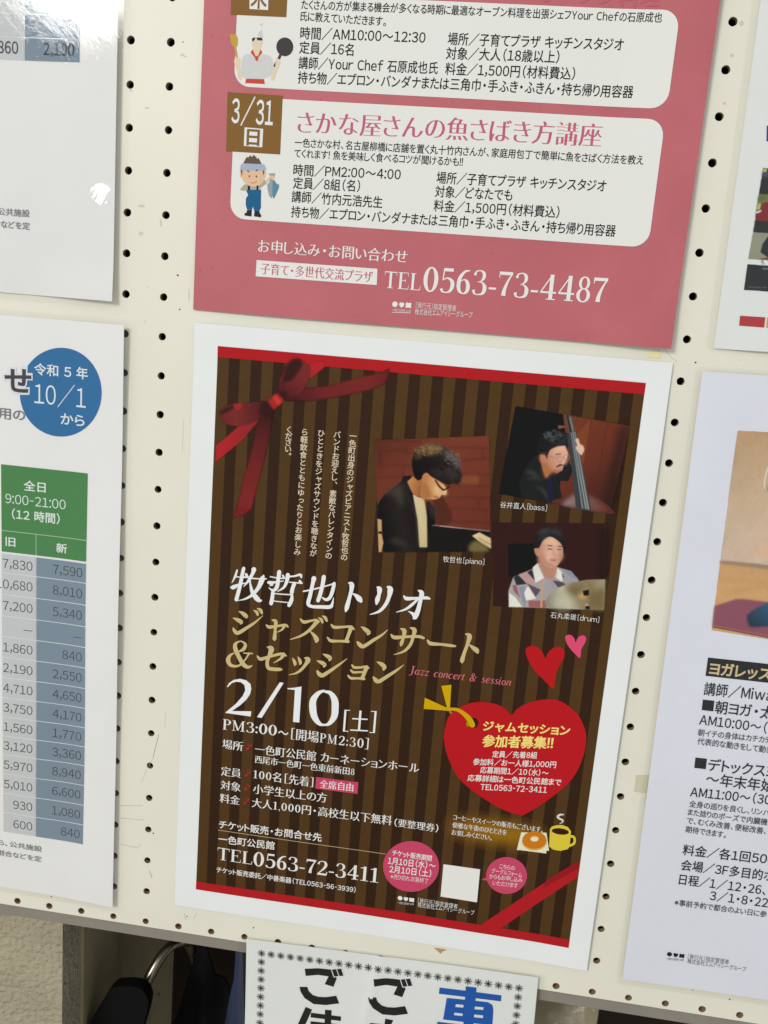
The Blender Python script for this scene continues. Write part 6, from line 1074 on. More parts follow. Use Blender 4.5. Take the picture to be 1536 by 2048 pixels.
PRINT['car']=[
('flower_border','A','ink',1,11.41,-10.55,5.6),
('flower_border','A','ink',1,18.56,-10.55,5.6),
('flower_border','A','ink',1,25.71,-10.55,5.6),
('flower_border','A','ink',1,32.86,-10.55,5.6),
('flower_border','A','ink',1,40.01,-10.55,5.6),
('flower_border','A','ink',1,47.16,-10.55,5.6),
('flower_border','A','ink',1,54.31,-10.55,5.6),
('flower_border','A','ink',1,61.46,-10.55,5.6),
('flower_border','A','ink',1,68.61,-10.55,5.6),
('flower_border','A','ink',1,75.76,-10.55,5.6),
('flower_border','A','ink',1,82.91,-10.55,5.6),
('flower_border','A','ink',1,90.06,-10.55,5.6),
('flower_border','A','ink',1,97.21,-10.55,5.6),
('flower_border','A','ink',1,104.36,-10.55,5.6),
('flower_border','A','ink',1,111.51,-10.55,5.6),
('flower_border','A','ink',1,118.66,-10.55,5.6),
('flower_border','A','ink',1,125.81,-10.55,5.6),
('flower_border','A','ink',1,132.96,-10.55,5.6),
('flower_border','A','ink',1,140.11,-10.55,5.6),
('flower_border','A','ink',1,147.26,-10.55,5.6),
('flower_border','A','ink',1,154.41,-10.55,5.6),
('flower_border','A','ink',1,161.56,-10.55,5.6),
('flower_border','A','ink',1,168.71,-10.55,5.6),
('flower_border','A','ink',1,175.86,-10.55,5.6),
('flower_border','A','ink',1,183.01,-10.55,5.6),
('flower_border','A','ink',1,190.16,-10.55,5.6),
('flower_border','A','ink',1,197.31,-10.55,5.6),
('flower_border','A','ink',1,11.41,-17.86,5.6),
('flower_border','A','ink',1,197.31,-17.86,5.6),
('flower_border','A','ink',1,11.41,-25.17,5.6),
('flower_border','A','ink',1,197.31,-25.17,5.6),
('flower_border','A','ink',1,11.41,-32.48,5.6),
('flower_border','A','ink',1,197.31,-32.48,5.6),
('flower_border','A','ink',1,11.41,-39.8,5.6),
('flower_border','A','ink',1,197.31,-39.8,5.6),
('flower_border','A','ink',1,11.41,-47.11,5.6),
('flower_border','A','ink',1,197.31,-47.11,5.6),
('flower_border','A','ink',1,11.41,-54.42,5.6),
('flower_border','A','ink',1,197.31,-54.42,5.6),
('flower_border','A','ink',1,11.41,-61.73,5.6),
('flower_border','A','ink',1,197.31,-61.73,5.6),
('flower_border','A','ink',1,11.41,-69.05,5.6),
('flower_border','A','ink',1,197.31,-69.05,5.6),
('flower_border','A','ink',1,11.41,-76.36,5.6),
('flower_border','A','ink',1,197.31,-76.36,5.6),
('large_lettering','P','ink',1,0,[43.66,-18.73,53.53,-16.76,63.08,-16.36,67.48,-23.15,65.28,-30.46,58.8,-29.27,61.38,-22.42,53.72,-22.3,44.52,-24.68]),
('large_lettering','P','paper',2,0,[62.71,-15.66,70.28,-14.03,72.74,-19.97,65.21,-22.61]),
('large_lettering','P','ink',3,0,[63.63,-16.28,66.74,-15.31,68.74,-20.82,65.63,-21.78]),
('large_lettering','P','ink',3,0,[67.3,-15.23,70.4,-14.39,72.29,-19.91,69.41,-20.72]),
('large_lettering','P','ink',1,0,[40.16,-34.51,45.93,-33.64,47.17,-37.03,50.32,-39.75,54.32,-40.54,59.97,-39.94,67.56,-37.5,70.05,-43.5,60.2,-46.56,51.13,-47.19,44.17,-43.25,41.19,-38.58]),
('large_lettering','P','ink',1,0,[94.23,-18.9,103.9,-16.95,113.27,-16.55,117.71,-23.28,115.65,-30.52,109.27,-29.35,111.7,-22.56,104.17,-22.44,95.17,-24.8]),
('large_lettering','P','paper',2,0,[112.91,-15.85,120.31,-14.24,122.83,-20.12,115.47,-22.74]),
('large_lettering','P','ink',3,0,[113.82,-16.47,116.86,-15.51,118.91,-20.97,115.87,-21.93]),
('large_lettering','P','ink',3,0,[117.4,-15.43,120.44,-14.6,122.39,-20.06,119.56,-20.87]),
('large_lettering','P','ink',1,0,[91.03,-34.54,96.69,-33.68,97.96,-37.04,101.1,-39.73,105.04,-40.52,110.58,-39.92,118.01,-37.5,120.54,-43.46,110.91,-46.49,102.01,-47.11,95.11,-43.21,92.11,-38.57]),
('large_lettering','P','ink',1,0,[45.3,-50.41,50.14,-51.98,44.89,-67.07,45.52,-87.94,39.77,-88.88,39.18,-67.98]),
('large_lettering','P','ink',1,0,[49.43,-54.68,71.81,-54.15,71.73,-57.9,49.21,-58.59]),
('large_lettering','P','ink',1,0,[59.77,-50.49,64.63,-50.12,64.64,-69.13,59.86,-69.64]),
('large_lettering','P','ink',1,0,[49.31,-61.82,72.07,-60.82,71.96,-64.07,49.42,-65.05]),
('large_lettering','P','ink',1,0,[104.29,-50.34,110.11,-50.58,107.97,-57.07,106.74,-77.95,102.26,-78.68]),
('large_lettering','P','ink',1,0,[93.32,-55.79,116.78,-54.64,116.97,-58.21,93.48,-59.36]),
('large_lettering','P','cblue',1,0,[141.83,-18.63,185.71,-18.19,185.64,-23.06,141.58,-23.67]),
('large_lettering','P','cblue',2,0,[160.21,-14.86,167.89,-14.69,167.42,-68.05,160.88,-69.12]),
('large_lettering','P','cblue',1,0,[147.42,-26.17,176.5,-25.09,179.86,-26.82,180.87,-30.41,181.05,-43.59,145.88,-44.07]),
('large_lettering','P','paper',3,0,[154.22,-30.14,159.67,-29.93,159.59,-32.08,153.93,-32.45]),
('large_lettering','P','paper',3,0,[167.72,-29.94,173.78,-29.63,173.71,-31.77,167.66,-32.21]),
('large_lettering','P','paper',3,0,[153.57,-37.17,159.47,-37.01,159.49,-39.02,153.48,-39.2]),
('large_lettering','P','paper',3,0,[167.72,-36.48,174.02,-36.25,173.95,-38.4,167.66,-38.75]),
('large_lettering','P','cblue',1,0,[141.84,-46.6,187.72,-45.69,188.08,-50.69,142.14,-51.65]),
]
PRINT['board']=[
('scratch','S','scr',1,0,[5.65,-450.17,0.32,1.95,-468.29,0.32]),
('scratch','S','scr2',1,0,[1.95,-468.29,0.28,-0.81,-475.24,0.29]),
('scratch','S','scr2',1,0,[-2.2,-478.54,0.32,-6.37,-489.26,0.29]),
('scratch','S','scr2',1,0,[-21.24,-509.18,0.47,-4.44,-506.83,0.35]),
('scratch','S','scr2',1,0,[-21.41,-519.14,0.36,-3.4,-517.95,0.32]),
('scratch','S','scr2',1,0,[-20.99,-539.92,0.37,-7.34,-540.98,0.48,-5.54,-537.47,0.43]),
('scratch','S','scr2',1,0,[30.6,-593.58,0.4,28.89,-588.07,0.4]),
('scratch','S','scr2',1,0,[36.22,-591.78,0.37,38.66,-586.41,0.36]),
('scratch','S','scr2',1,1,[312.83,-156.43,0.26,316.64,-160.57,0.23,321.16,-163.46,0.23]),
('scratch','S','scr2',1,0,[-12.14,-167.22,0.32,-11.19,-165.25,0.32]),
('scratch','S','scr2',1,0,[-10.38,-145.5,0.3,-11.41,-144.33,0.3]),
('scratch','S','scr2',1,0,[15.96,-248.54,0.24,15.89,-227.12,0.24]),
('scratch','S','scr2',1,0,[10.03,-444.25,0.22,10.05,-432.93,0.22]),
('scratch','S','scr2',1,0,[1.8,-557.73,0.64,3.85,-563.51,0.88]),
('pin_hole','P','pin',1,0,[9.61,-135.83,9.43,-136.26,8.95,-136.47,8.46,-136.33,8.25,-135.93,8.43,-135.51,8.91,-135.3,9.4,-135.44]),
('pin_hole','P','pin',1,0,[11.54,-156.89,11.38,-157.26,10.98,-157.43,10.56,-157.32,10.38,-156.98,10.54,-156.62,10.94,-156.44,11.36,-156.55]),
('pin_hole','P','pin',1,0,[332.57,-163.09,332.45,-163.5,332.04,-163.7,331.59,-163.57,331.36,-163.19,331.48,-162.78,331.88,-162.58,332.33,-162.71]),
('pin_hole','P','pin',1,0,[81.9,-591.13,81.74,-591.6,81.32,-591.85,80.88,-591.75,80.68,-591.34,80.83,-590.88,81.25,-590.63,81.69,-590.73]),
('pin_hole','P','pin',1,0,[31.79,-590.47,31.64,-590.88,31.27,-591.1,30.88,-591.01,30.71,-590.66,30.85,-590.25,31.23,-590.03,31.62,-590.12]),
('pin_hole','P','pin',1,0,[4.4,-527.29,4.23,-527.74,3.8,-527.98,3.36,-527.87,3.17,-527.48,3.34,-527.03,3.77,-526.79,4.21,-526.89]),
('pin_hole','P','pin',1,0,[417.25,-588.65,417.15,-589.12,416.78,-589.38,416.35,-589.27,416.12,-588.87,416.22,-588.4,416.59,-588.14,417.02,-588.25]),
('stain','P','scr',1,0,[392.02,-586.2,391.94,-586.55,391.65,-586.74,391.33,-586.66,391.15,-586.36,391.23,-586.01,391.52,-585.81,391.84,-585.89]),
('stain','P','scr2',1,0,[8.3,0.49,8.12,0.09,7.64,-0.09,7.15,0.05,6.94,0.43,7.12,0.83,7.6,1.02,8.09,0.88]),
('pin_hole','P','pin',1,0,[-72.64,-591.72,-72.81,-592.13,-73.2,-592.36,-73.6,-592.27,-73.77,-591.91,-73.6,-591.5,-73.21,-591.27,-72.81,-591.36]),
('stain','P','scr',1,0,[21.98,-324.55,21.87,-324.84,21.58,-324.98,21.28,-324.9,21.14,-324.65,21.26,-324.36,21.55,-324.22,21.85,-324.29]),
('pin_hole','P','pin',1,0,[309.79,-157.57,309.72,-157.79,309.51,-157.89,309.27,-157.82,309.15,-157.62,309.21,-157.41,309.43,-157.3,309.66,-157.37]),
('stain','P','scr2',1,0,[357.09,-159.83,357.02,-160.04,356.82,-160.14,356.58,-160.08,356.46,-159.88,356.52,-159.66,356.73,-159.56,356.96,-159.63]),
('stain','P','smud',1,0,[8.96,-6.73,8.79,-7.16,8.29,-7.49,7.59,-7.63,6.88,-7.55,6.36,-7.27,6.16,-6.86,6.33,-6.43,6.83,-6.1,7.53,-5.96,8.24,-6.04,8.76,-6.32]),
('stain','P','smud',1,0,[10.4,-7.51,10.28,-7.79,9.95,-8.01,9.48,-8.11,9.01,-8.05,8.66,-7.87,8.53,-7.59,8.64,-7.31,8.98,-7.09,9.44,-6.99,9.91,-7.04,10.26,-7.23]),
('stain','P','smud',1,0,[-12.31,-37.82,-12.52,-38.12,-13.1,-38.36,-13.89,-38.47,-14.69,-38.44,-15.28,-38.26,-15.5,-37.98,-15.29,-37.69,-14.71,-37.45,-13.92,-37.33,-13.12,-37.36,-12.53,-37.54]),
('stain','P','smud',1,0,[-13.68,-95.41,-13.97,-95.87,-14.8,-96.26,-15.94,-96.45,-17.08,-96.4,-17.92,-96.13,-18.24,-95.7,-17.94,-95.23,-17.12,-94.85,-15.98,-94.65,-14.84,-94.7,-14,-94.98]),
('stain','P','smud',1,0,[-14.23,-112.02,-14.43,-112.64,-15.02,-113.13,-15.84,-113.35,-16.66,-113.24,-17.27,-112.84,-17.5,-112.24,-17.3,-111.62,-16.71,-111.14,-15.9,-110.92,-15.07,-111.03,-14.46,-111.43]),
('stain','P','smud',1,0,[-2.19,-104.57,-2.26,-105.78,-2.53,-106.68,-2.93,-107.03,-3.35,-106.73,-3.67,-105.87,-3.81,-104.68,-3.74,-103.47,-3.47,-102.57,-3.07,-102.22,-2.66,-102.51,-2.34,-103.37]),
('stain','P','smud',1,0,[-23.4,-28.07,-23.51,-28.64,-23.85,-29.08,-24.33,-29.26,-24.81,-29.13,-25.17,-28.73,-25.31,-28.16,-25.2,-27.58,-24.86,-27.15,-24.38,-26.97,-23.9,-27.1,-23.54,-27.5]),
('stain','P','smud',1,0,[331.12,24.25,331.06,23.47,330.65,22.89,330.01,22.66,329.31,22.84,328.73,23.38,328.43,24.14,328.49,24.91,328.9,25.49,329.54,25.72,330.24,25.55,330.82,25.01]),
('stain','P','smud',1,0,[328.26,7.56,328.19,7.03,327.85,6.64,327.33,6.47,326.77,6.59,326.32,6.95,326.09,7.46,326.16,7.98,326.5,8.38,327.02,8.54,327.58,8.43,328.03,8.07]),
('stain','P','smud',1,0,[328,-17.73,327.91,-18.14,327.55,-18.45,327.02,-18.58,326.46,-18.5,326.01,-18.23,325.81,-17.85,325.89,-17.44,326.25,-17.13,326.78,-17,327.35,-17.08,327.79,-17.34]),
('stain','P','smud',1,0,[17.21,-147.45,17.22,-149.61,17.1,-151.21,16.87,-151.81,16.61,-151.25,16.37,-149.68,16.23,-147.52,16.21,-145.36,16.34,-143.77,16.56,-143.17,16.83,-143.73,17.06,-145.29]),
('tape_scrap','P','tape',2,0,[303.42,-158.7,311.08,-158.65,311.03,-162.53,303.32,-162.28]),
('tape_scrap','P','tape2',2,0,[332.87,-433.19,340.76,-431.67,341.27,-444.97,333.15,-445.1]),
('tape_scrap','P','tape3',2,0,[333.3,-446.17,341.36,-445.69,340.49,-451.28,332.09,-451.82]),
('tape_scrap','P','tear',2,0,[212.42,-584.41,221.32,-584.45,218.32,-586.6,217.41,-588.38,215.86,-587.03]),
]# ================= materials
def lin(c): 
    c=c/255.0
    return c/12.92 if c<=.04045 else ((c+.055)/1.055)**2.4
def rgb(r,g,b,k=1.0): return (min(.9,lin(r)*k),min(.9,lin(g)*k),min(.9,lin(b)*k),1)
INK={'ink':(30,30,33),'wht':(228,231,231),'wp':(232,231,226),'tw':(235,238,238),'brn':(134,98,52),'pnk':(194,98,122),'panel':(230,230,224),
'chef':(220,222,222),'skin':(228,208,180),'hair':(62,58,60),'scarf':(200,80,62),'spat':(196,160,72),'pan':(70,64,66),'fhair':(104,88,76),'skin2':(226,190,158),'band':(170,178,200),
'mouth':(190,140,110),'shirt':(178,168,148),'ovr':(38,98,140),'dk':(28,36,46),'boot':(50,46,48),'fish1':(146,162,168),'fish2':(96,140,160),
'str1':(80,55,25),'str2':(51,31,16),'red1':(178,32,38),'red2':(126,36,36),'red3':(84,22,22),'red3b':(150,28,34),'red4':(52,20,22),'red5':(160,38,34),'red6':(204,62,52),'cr':(222,208,180),
'brick':(118,56,38),'bricklt':(134,72,42),'bdark':(82,38,26),'blk':(22,18,18),'blk2':(18,18,19),'bgrey':(66,58,50),'cream':(206,188,142),'cream2':(196,160,110),'face1':(206,150,98),'face2':(176,112,66),'hair1':(34,26,24),'hairl':(108,84,54),'hairl2':(92,84,82),'lip':(160,86,70),
'gloss':(180,160,160),'hand':(222,196,150),'hand2':(120,104,62),'wood':(112,52,34),'woodd':(44,24,20),'woodl':(84,38,26),'wood2':(128,66,38),'jack':(28,30,30),'jackl':(66,70,70),'navy':(30,28,54),'face3':(214,152,126),'face3b':(196,126,98),'hair2':(30,29,31),'gls':(150,120,122),'must':(84,56,50),
'bassb':(94,44,34),'bassl':(132,108,108),'neck':(58,62,68),'strg':(150,154,154),'scroll':(90,74,62),'peg':(140,84,58),'peg2':(90,60,40),'hand3':(226,190,166),
'mar':(52,24,22),'mar2':(34,18,18),'shirt1':(190,184,182),'sdk':(48,48,54),'spk':(196,150,150),'spk2':(158,96,100),'sblu':(84,74,84),'sblu2':(142,146,164),'sprp':(96,80,94),'swh':(232,230,220),'face4':(190,134,112),'face5':(222,170,148),
'cym':(156,148,122),'cymd':(122,104,66),'cyml':(198,192,166),'amb':(212,160,92),'stick':(206,160,120),'gold':(204,184,130),'note':(184,42,54),'tag':(200,72,104),'line':(186,170,130),
'glow':(176,124,22),'napk':(226,228,196),'don':(204,120,30),'dgl':(226,170,76),'cup':(220,198,62),'cof':(56,30,22),'steam':(220,218,212),'heart':(186,28,34),'hpink':(222,78,118),'yel':(208,166,12),'yel2':(160,132,30),'hy':(248,224,128),'jz':(208,110,120),
'gcell':(202,206,208),'bcell':(128,146,162),'tk':(72,72,76),'tk2':(66,66,72),'ng':(120,120,126),'blue':(44,112,166),'lw':(232,240,238),'green':(74,136,76),'gline':(190,214,190),'paper':(228,230,234),
'nite':(38,40,44),'nblue':(90,104,130),'yelf':(190,180,110),'leaf':(116,124,66),'leafd':(60,64,44),'rfr':(128,38,38),'moss':(150,152,132),'nlit':(120,128,136),'nmid':(62,68,76),'rbar':(180,58,62),'obar':(222,160,110),'ultra':(50,52,160),
'ywall':(212,180,148),'yfloor':(216,168,112),'yskirt':(150,128,112),'ymat':(146,80,98),'ymat2':(110,48,66),'jean':(28,66,98),'gold2':(214,196,150),'cblue':(26,90,176),
'scr':(120,118,110),'scr2':(186,182,164),'pin':(54,48,42),'smud':(210,206,184),'tape':(236,228,178),'tape2':(208,202,176),'tape3':(228,226,208),'tear':(182,150,106)}
MATS={}
def mat(name,base,rough=.55,spec=.3,noise=0,nscale=40,bump=0,bscale=200,alpha=None,coat=0,metal=0):
    if name in MATS: return MATS[name]
    m=bpy.data.materials.new(name); m.use_nodes=True; nt=m.node_tree; p=nt.nodes['Principled BSDF']
    p.inputs['Base Color'].default_value=base; p.inputs['Roughness'].default_value=rough; p.inputs['Specular IOR Level'].default_value=spec; p.inputs['Metallic'].default_value=metal
    if coat: p.inputs['Coat Weight'].default_value=coat; p.inputs['Coat Roughness'].default_value=.1
    tc=nt.nodes.new('ShaderNodeTexCoord')
    if noise:
        n=nt.nodes.new('ShaderNodeTexNoise'); n.inputs['Scale'].default_value=nscale; n.inputs['Detail'].default_value=6; nt.links.new(tc.outputs['Object'],n.inputs['Vector'])
        r=nt.nodes.new('ShaderNodeMapRange'); r.inputs[1].default_value=.3; r.inputs[2].default_value=.7; r.inputs[3].default_value=1-noise; r.inputs[4].default_value=1+noise
        nt.links.new(n.outputs[0],r.inputs[0])
        mx=nt.nodes.new('ShaderNodeMix'); mx.data_type='RGBA'; mx.blend_type='MULTIPLY'; mx.inputs[0].default_value=1; mx.inputs[6].default_value=base
        nt.links.new(r.outputs[0],mx.inputs[7]); nt.links.new(mx.outputs[2],p.inputs['Base Color'])
    if bump:
        n2=nt.nodes.new('ShaderNodeTexNoise'); n2.inputs['Scale'].default_value=bscale; n2.inputs['Detail'].default_value=5; nt.links.new(tc.outputs['Object'],n2.inputs['Vector'])
        bm=nt.nodes.new('ShaderNodeBump'); bm.inputs['Strength'].default_value=bump; bm.inputs['Distance'].default_value=.001; nt.links.new(n2.outputs[0],bm.inputs['Height']); nt.links.new(bm.outputs[0],p.inputs['Normal'])
    if alpha is not None: p.inputs['Alpha'].default_value=alpha
    MATS[name]=m; return m
PHOTO={'brick','wood','mar','cym','ywall','yfloor','str1','str2','moss','leaf','nite','jack','hair1','red2'}
INK.update({'jackh':(92,96,94),'hdk':(18,13,12),'cream3':(222,206,168),'fhi':(236,192,150),'hairh':(150,118,76),'hairl3':(120,108,100),'hand4':(150,116,76),'beard':(120,84,72),'yshade':(190,156,120),'grain':(196,146,92),'brick2':(100,44,28)})
def gradmat(k):
    nm='ink_gradient_'+k
    if nm in MATS: return MATS[nm]
    x0,y0,x1,y1,st=GR[k]; m=mat(nm,(.5,.5,.5,1),.5,.12,noise=.12,nscale=.25); nt=m.node_tree; N=nt.nodes.new; L=nt.links.new
    tc=nt.nodes['Texture Coordinate']; d=Vector((x1-x0,y1-y0,0)); l2=d.length_squared
    sb=N('ShaderNodeVectorMath'); sb.operation='SUBTRACT'; sb.inputs[1].default_value=(x0,y0,0); L(tc.outputs['Object'],sb.inputs[0])
    dt=N('ShaderNodeVectorMath'); dt.operation='DOT_PRODUCT'; dt.inputs[1].default_value=tuple(d/l2); L(sb.outputs[0],dt.inputs[0])
    cr=N('ShaderNodeValToRGB'); L(dt.outputs['Value'],cr.inputs[0]); e=cr.color_ramp.elements
    for p_,c in st[1:-1]: e.new(p_)
    for q,(p_,c) in zip(e,st): q.color=rgb(*c)
    mx=[n for n in nt.nodes if n.type=='MIX'][0]; L(cr.outputs[0],mx.inputs[6]); return m
def ink(k):
    if k in GR: return gradmat(k)
    c=rgb(*INK[k],INKK)
    if k=='glow': return mat('ink_glow',c,.5,.3,alpha=.24)
    if k=='smud': return mat('ink_smud',c,.5,.3,alpha=.35)
    if k in PHOTO: return mat('ink_'+k,c,.5,.12,noise=.10 if k not in('str1','str2') else .06,nscale=.12)
    if k in('chef',): return mat('ink_'+k,c,.5,.3,alpha=.55)
    return mat('ink_'+k,c,.5,.06)
INKK=1.0
# ================= objects
def setp(o,label=None,cat=None,group=None,kind=None):
    if label:o['label']=label
    if cat:o['category']=cat
    if group:o['group']=group
    if kind:o['kind']=kind
    return o
def mesh_obj(name,V,Fc,mats,parent=None,mi=None,smooth=False):
    me=bpy.data.meshes.new(name); me.from_pydata([tuple(v) for v in V],[],[tuple(f) for f in Fc])
    for m in mats: me.materials.append(m)
    if mi is not None: me.polygons.foreach_set('material_index',np.array(mi,dtype=np.int32))
    if smooth: me.polygons.foreach_set('use_smooth',[True]*len(Fc))
    me.update()
    if smooth: me.set_sharp_from_angle(angle=math.radians(35))
    o=bpy.data.objects.new(name,me); COL.objects.link(o)
    if parent is not None: o.parent=parent
    return o
def thing(name,label,cat,M,group=None):
    o=bpy.data.objects.new(name,None); COL.objects.link(o); o.matrix_world=M; o.empty_display_size=.05
    return setp(o,label,cat,group)
# ---------- glyphs
_tc=bpy.data.curves.new('lettering_source','FONT'); _tc.resolution_u=3
_to=bpy.data.objects.new('lettering_source',_tc); COL.objects.link(_to)
def fontmesh(ch):
    _tc.body=ch; bpy.context.view_layer.update()
    m=_to.to_mesh(); n=len(m.vertices)
    V=np.zeros(n*3,dtype=np.float32); m.vertices.foreach_get('co',V); V=V.reshape(-1,3)[:,:2].astype(float)
    Fc=[tuple(p.vertices) for p in m.polygons]; _to.to_mesh_clear()
    return V,Fc
def offset(V,Fc,ax,ay):
    if not len(V): return V
    from collections import Counter
    he=set()
    for f in Fc:
        for i in range(len(f)): he.add((f[i],f[(i+1)%len(f)]))
    N=np.zeros_like(V);cnt=np.zeros(len(V))
    for a,b in he:
        if (b,a) in he: continue
        d=V[b]-V[a]; L=np.hypot(*d)
        if L<1e-9: continue
        n=np.array([d[1],-d[0]])/L; N[a]+=n;N[b]+=n;cnt[a]+=1;cnt[b]+=1
    l=np.hypot(N[:,0],N[:,1]); ok=l>1e-6
    N[ok]/=l[ok][:,None]; k=np.ones(len(V)); k[ok]=np.minimum(1.6,2.0/np.maximum(l[ok],.9))
    R=V.copy(); R[:,0]+=N[:,0]*k*ax; R[:,1]+=N[:,1]*k*ay
    return R
STY={'g':(.012,.012),'n':(-.004,-.004),'m':(.014,.014),'b':(.028,.026),'x':(.085,.085),'s':(.018,-.010),'h':(.020,-.019),'i':(.014,-.006)}
def catmull(P,n=6):
    P=[np.array(p,float) for p in P]; closed=np.allclose(P[0],P[-1]) and len(P)>3
    out=[]
    for i in range(len(P)-1):
        p1,p2=P[i],P[i+1]
        p0=P[i-1] if i>0 else (P[-2] if closed else 2*p1-p2)
        p3=P[i+2] if i+2<len(P) else (P[1] if closed else 2*p2-p1)
        for k in range(n):
            t=k/n; out.append(.5*((2*p1)+(-p0+p2)*t+(2*p0-5*p1+4*p2-p3)*t*t+(-p0+3*p1-3*p2+p3)*t**3))
    out.append(P[-1]); return np.array(out)
def stroke(P,smooth=True,cap=True):
    C=catmull(P) if smooth and len(P)>2 else np.array(P,float)
    xy=C[:,:2]; w=np.maximum(C[:,2],.0001)
    t=np.gradient(xy,axis=0) if len(xy)>2 else np.array([xy[1]-xy[0]]*2)
    t/=np.hypot(t[:,0],t[:,1])[:,None]+1e-12
    n=np.stack([-t[:,1],t[:,0]],1)*w[:,None]/2
    L=xy+n;R=xy-n
    V=[];Fc=[]
    for i in range(len(xy)): V+= [L[i],R[i]]
    for i in range(len(xy)-1): Fc.append((2*i+1,2*i+3,2*i+2,2*i))
    if cap and smooth:
        for e,s in((0,-1),(len(xy)-1,1)):
            if w[e]<.25*w.max(): continue
            a0=math.atan2(t[e][1]*s,t[e][0]*s); k0=len(V); m=6
            V.append(xy[e])
            for k in range(m+1):
                a=a0-math.pi/2+math.pi*k/m; V.append(xy[e]+np.array([math.cos(a),math.sin(a)])*w[e]/2*np.array([.9,.9]))
            for k in range(m): Fc.append((k0,k0+1+k,k0+2+k))
    return np.array(V),Fc
def ring(cx,cy,rx,ry,ix,iy,n=20):
    V=[];Fc=[]
    for k in range(n):
        a=2*math.pi*k/n; V+=[(cx+rx*math.cos(a),cy+ry*math.sin(a)),(cx+ix*math.cos(a),cy+iy*math.sin(a))]
    for k in range(n): j=(k+1)%n; Fc.append((2*k,2*j,2*j+1,2*k+1))
    return np.array(V),Fc
def join(L):
    V=[];Fc=[];o=0
    for v,f in L:
        V.append(v); Fc+=[tuple(i+o for i in q) for q in f]; o+=len(v)
    return np.concatenate(V),Fc
def ST(P,s=True): return stroke(P,s,False)
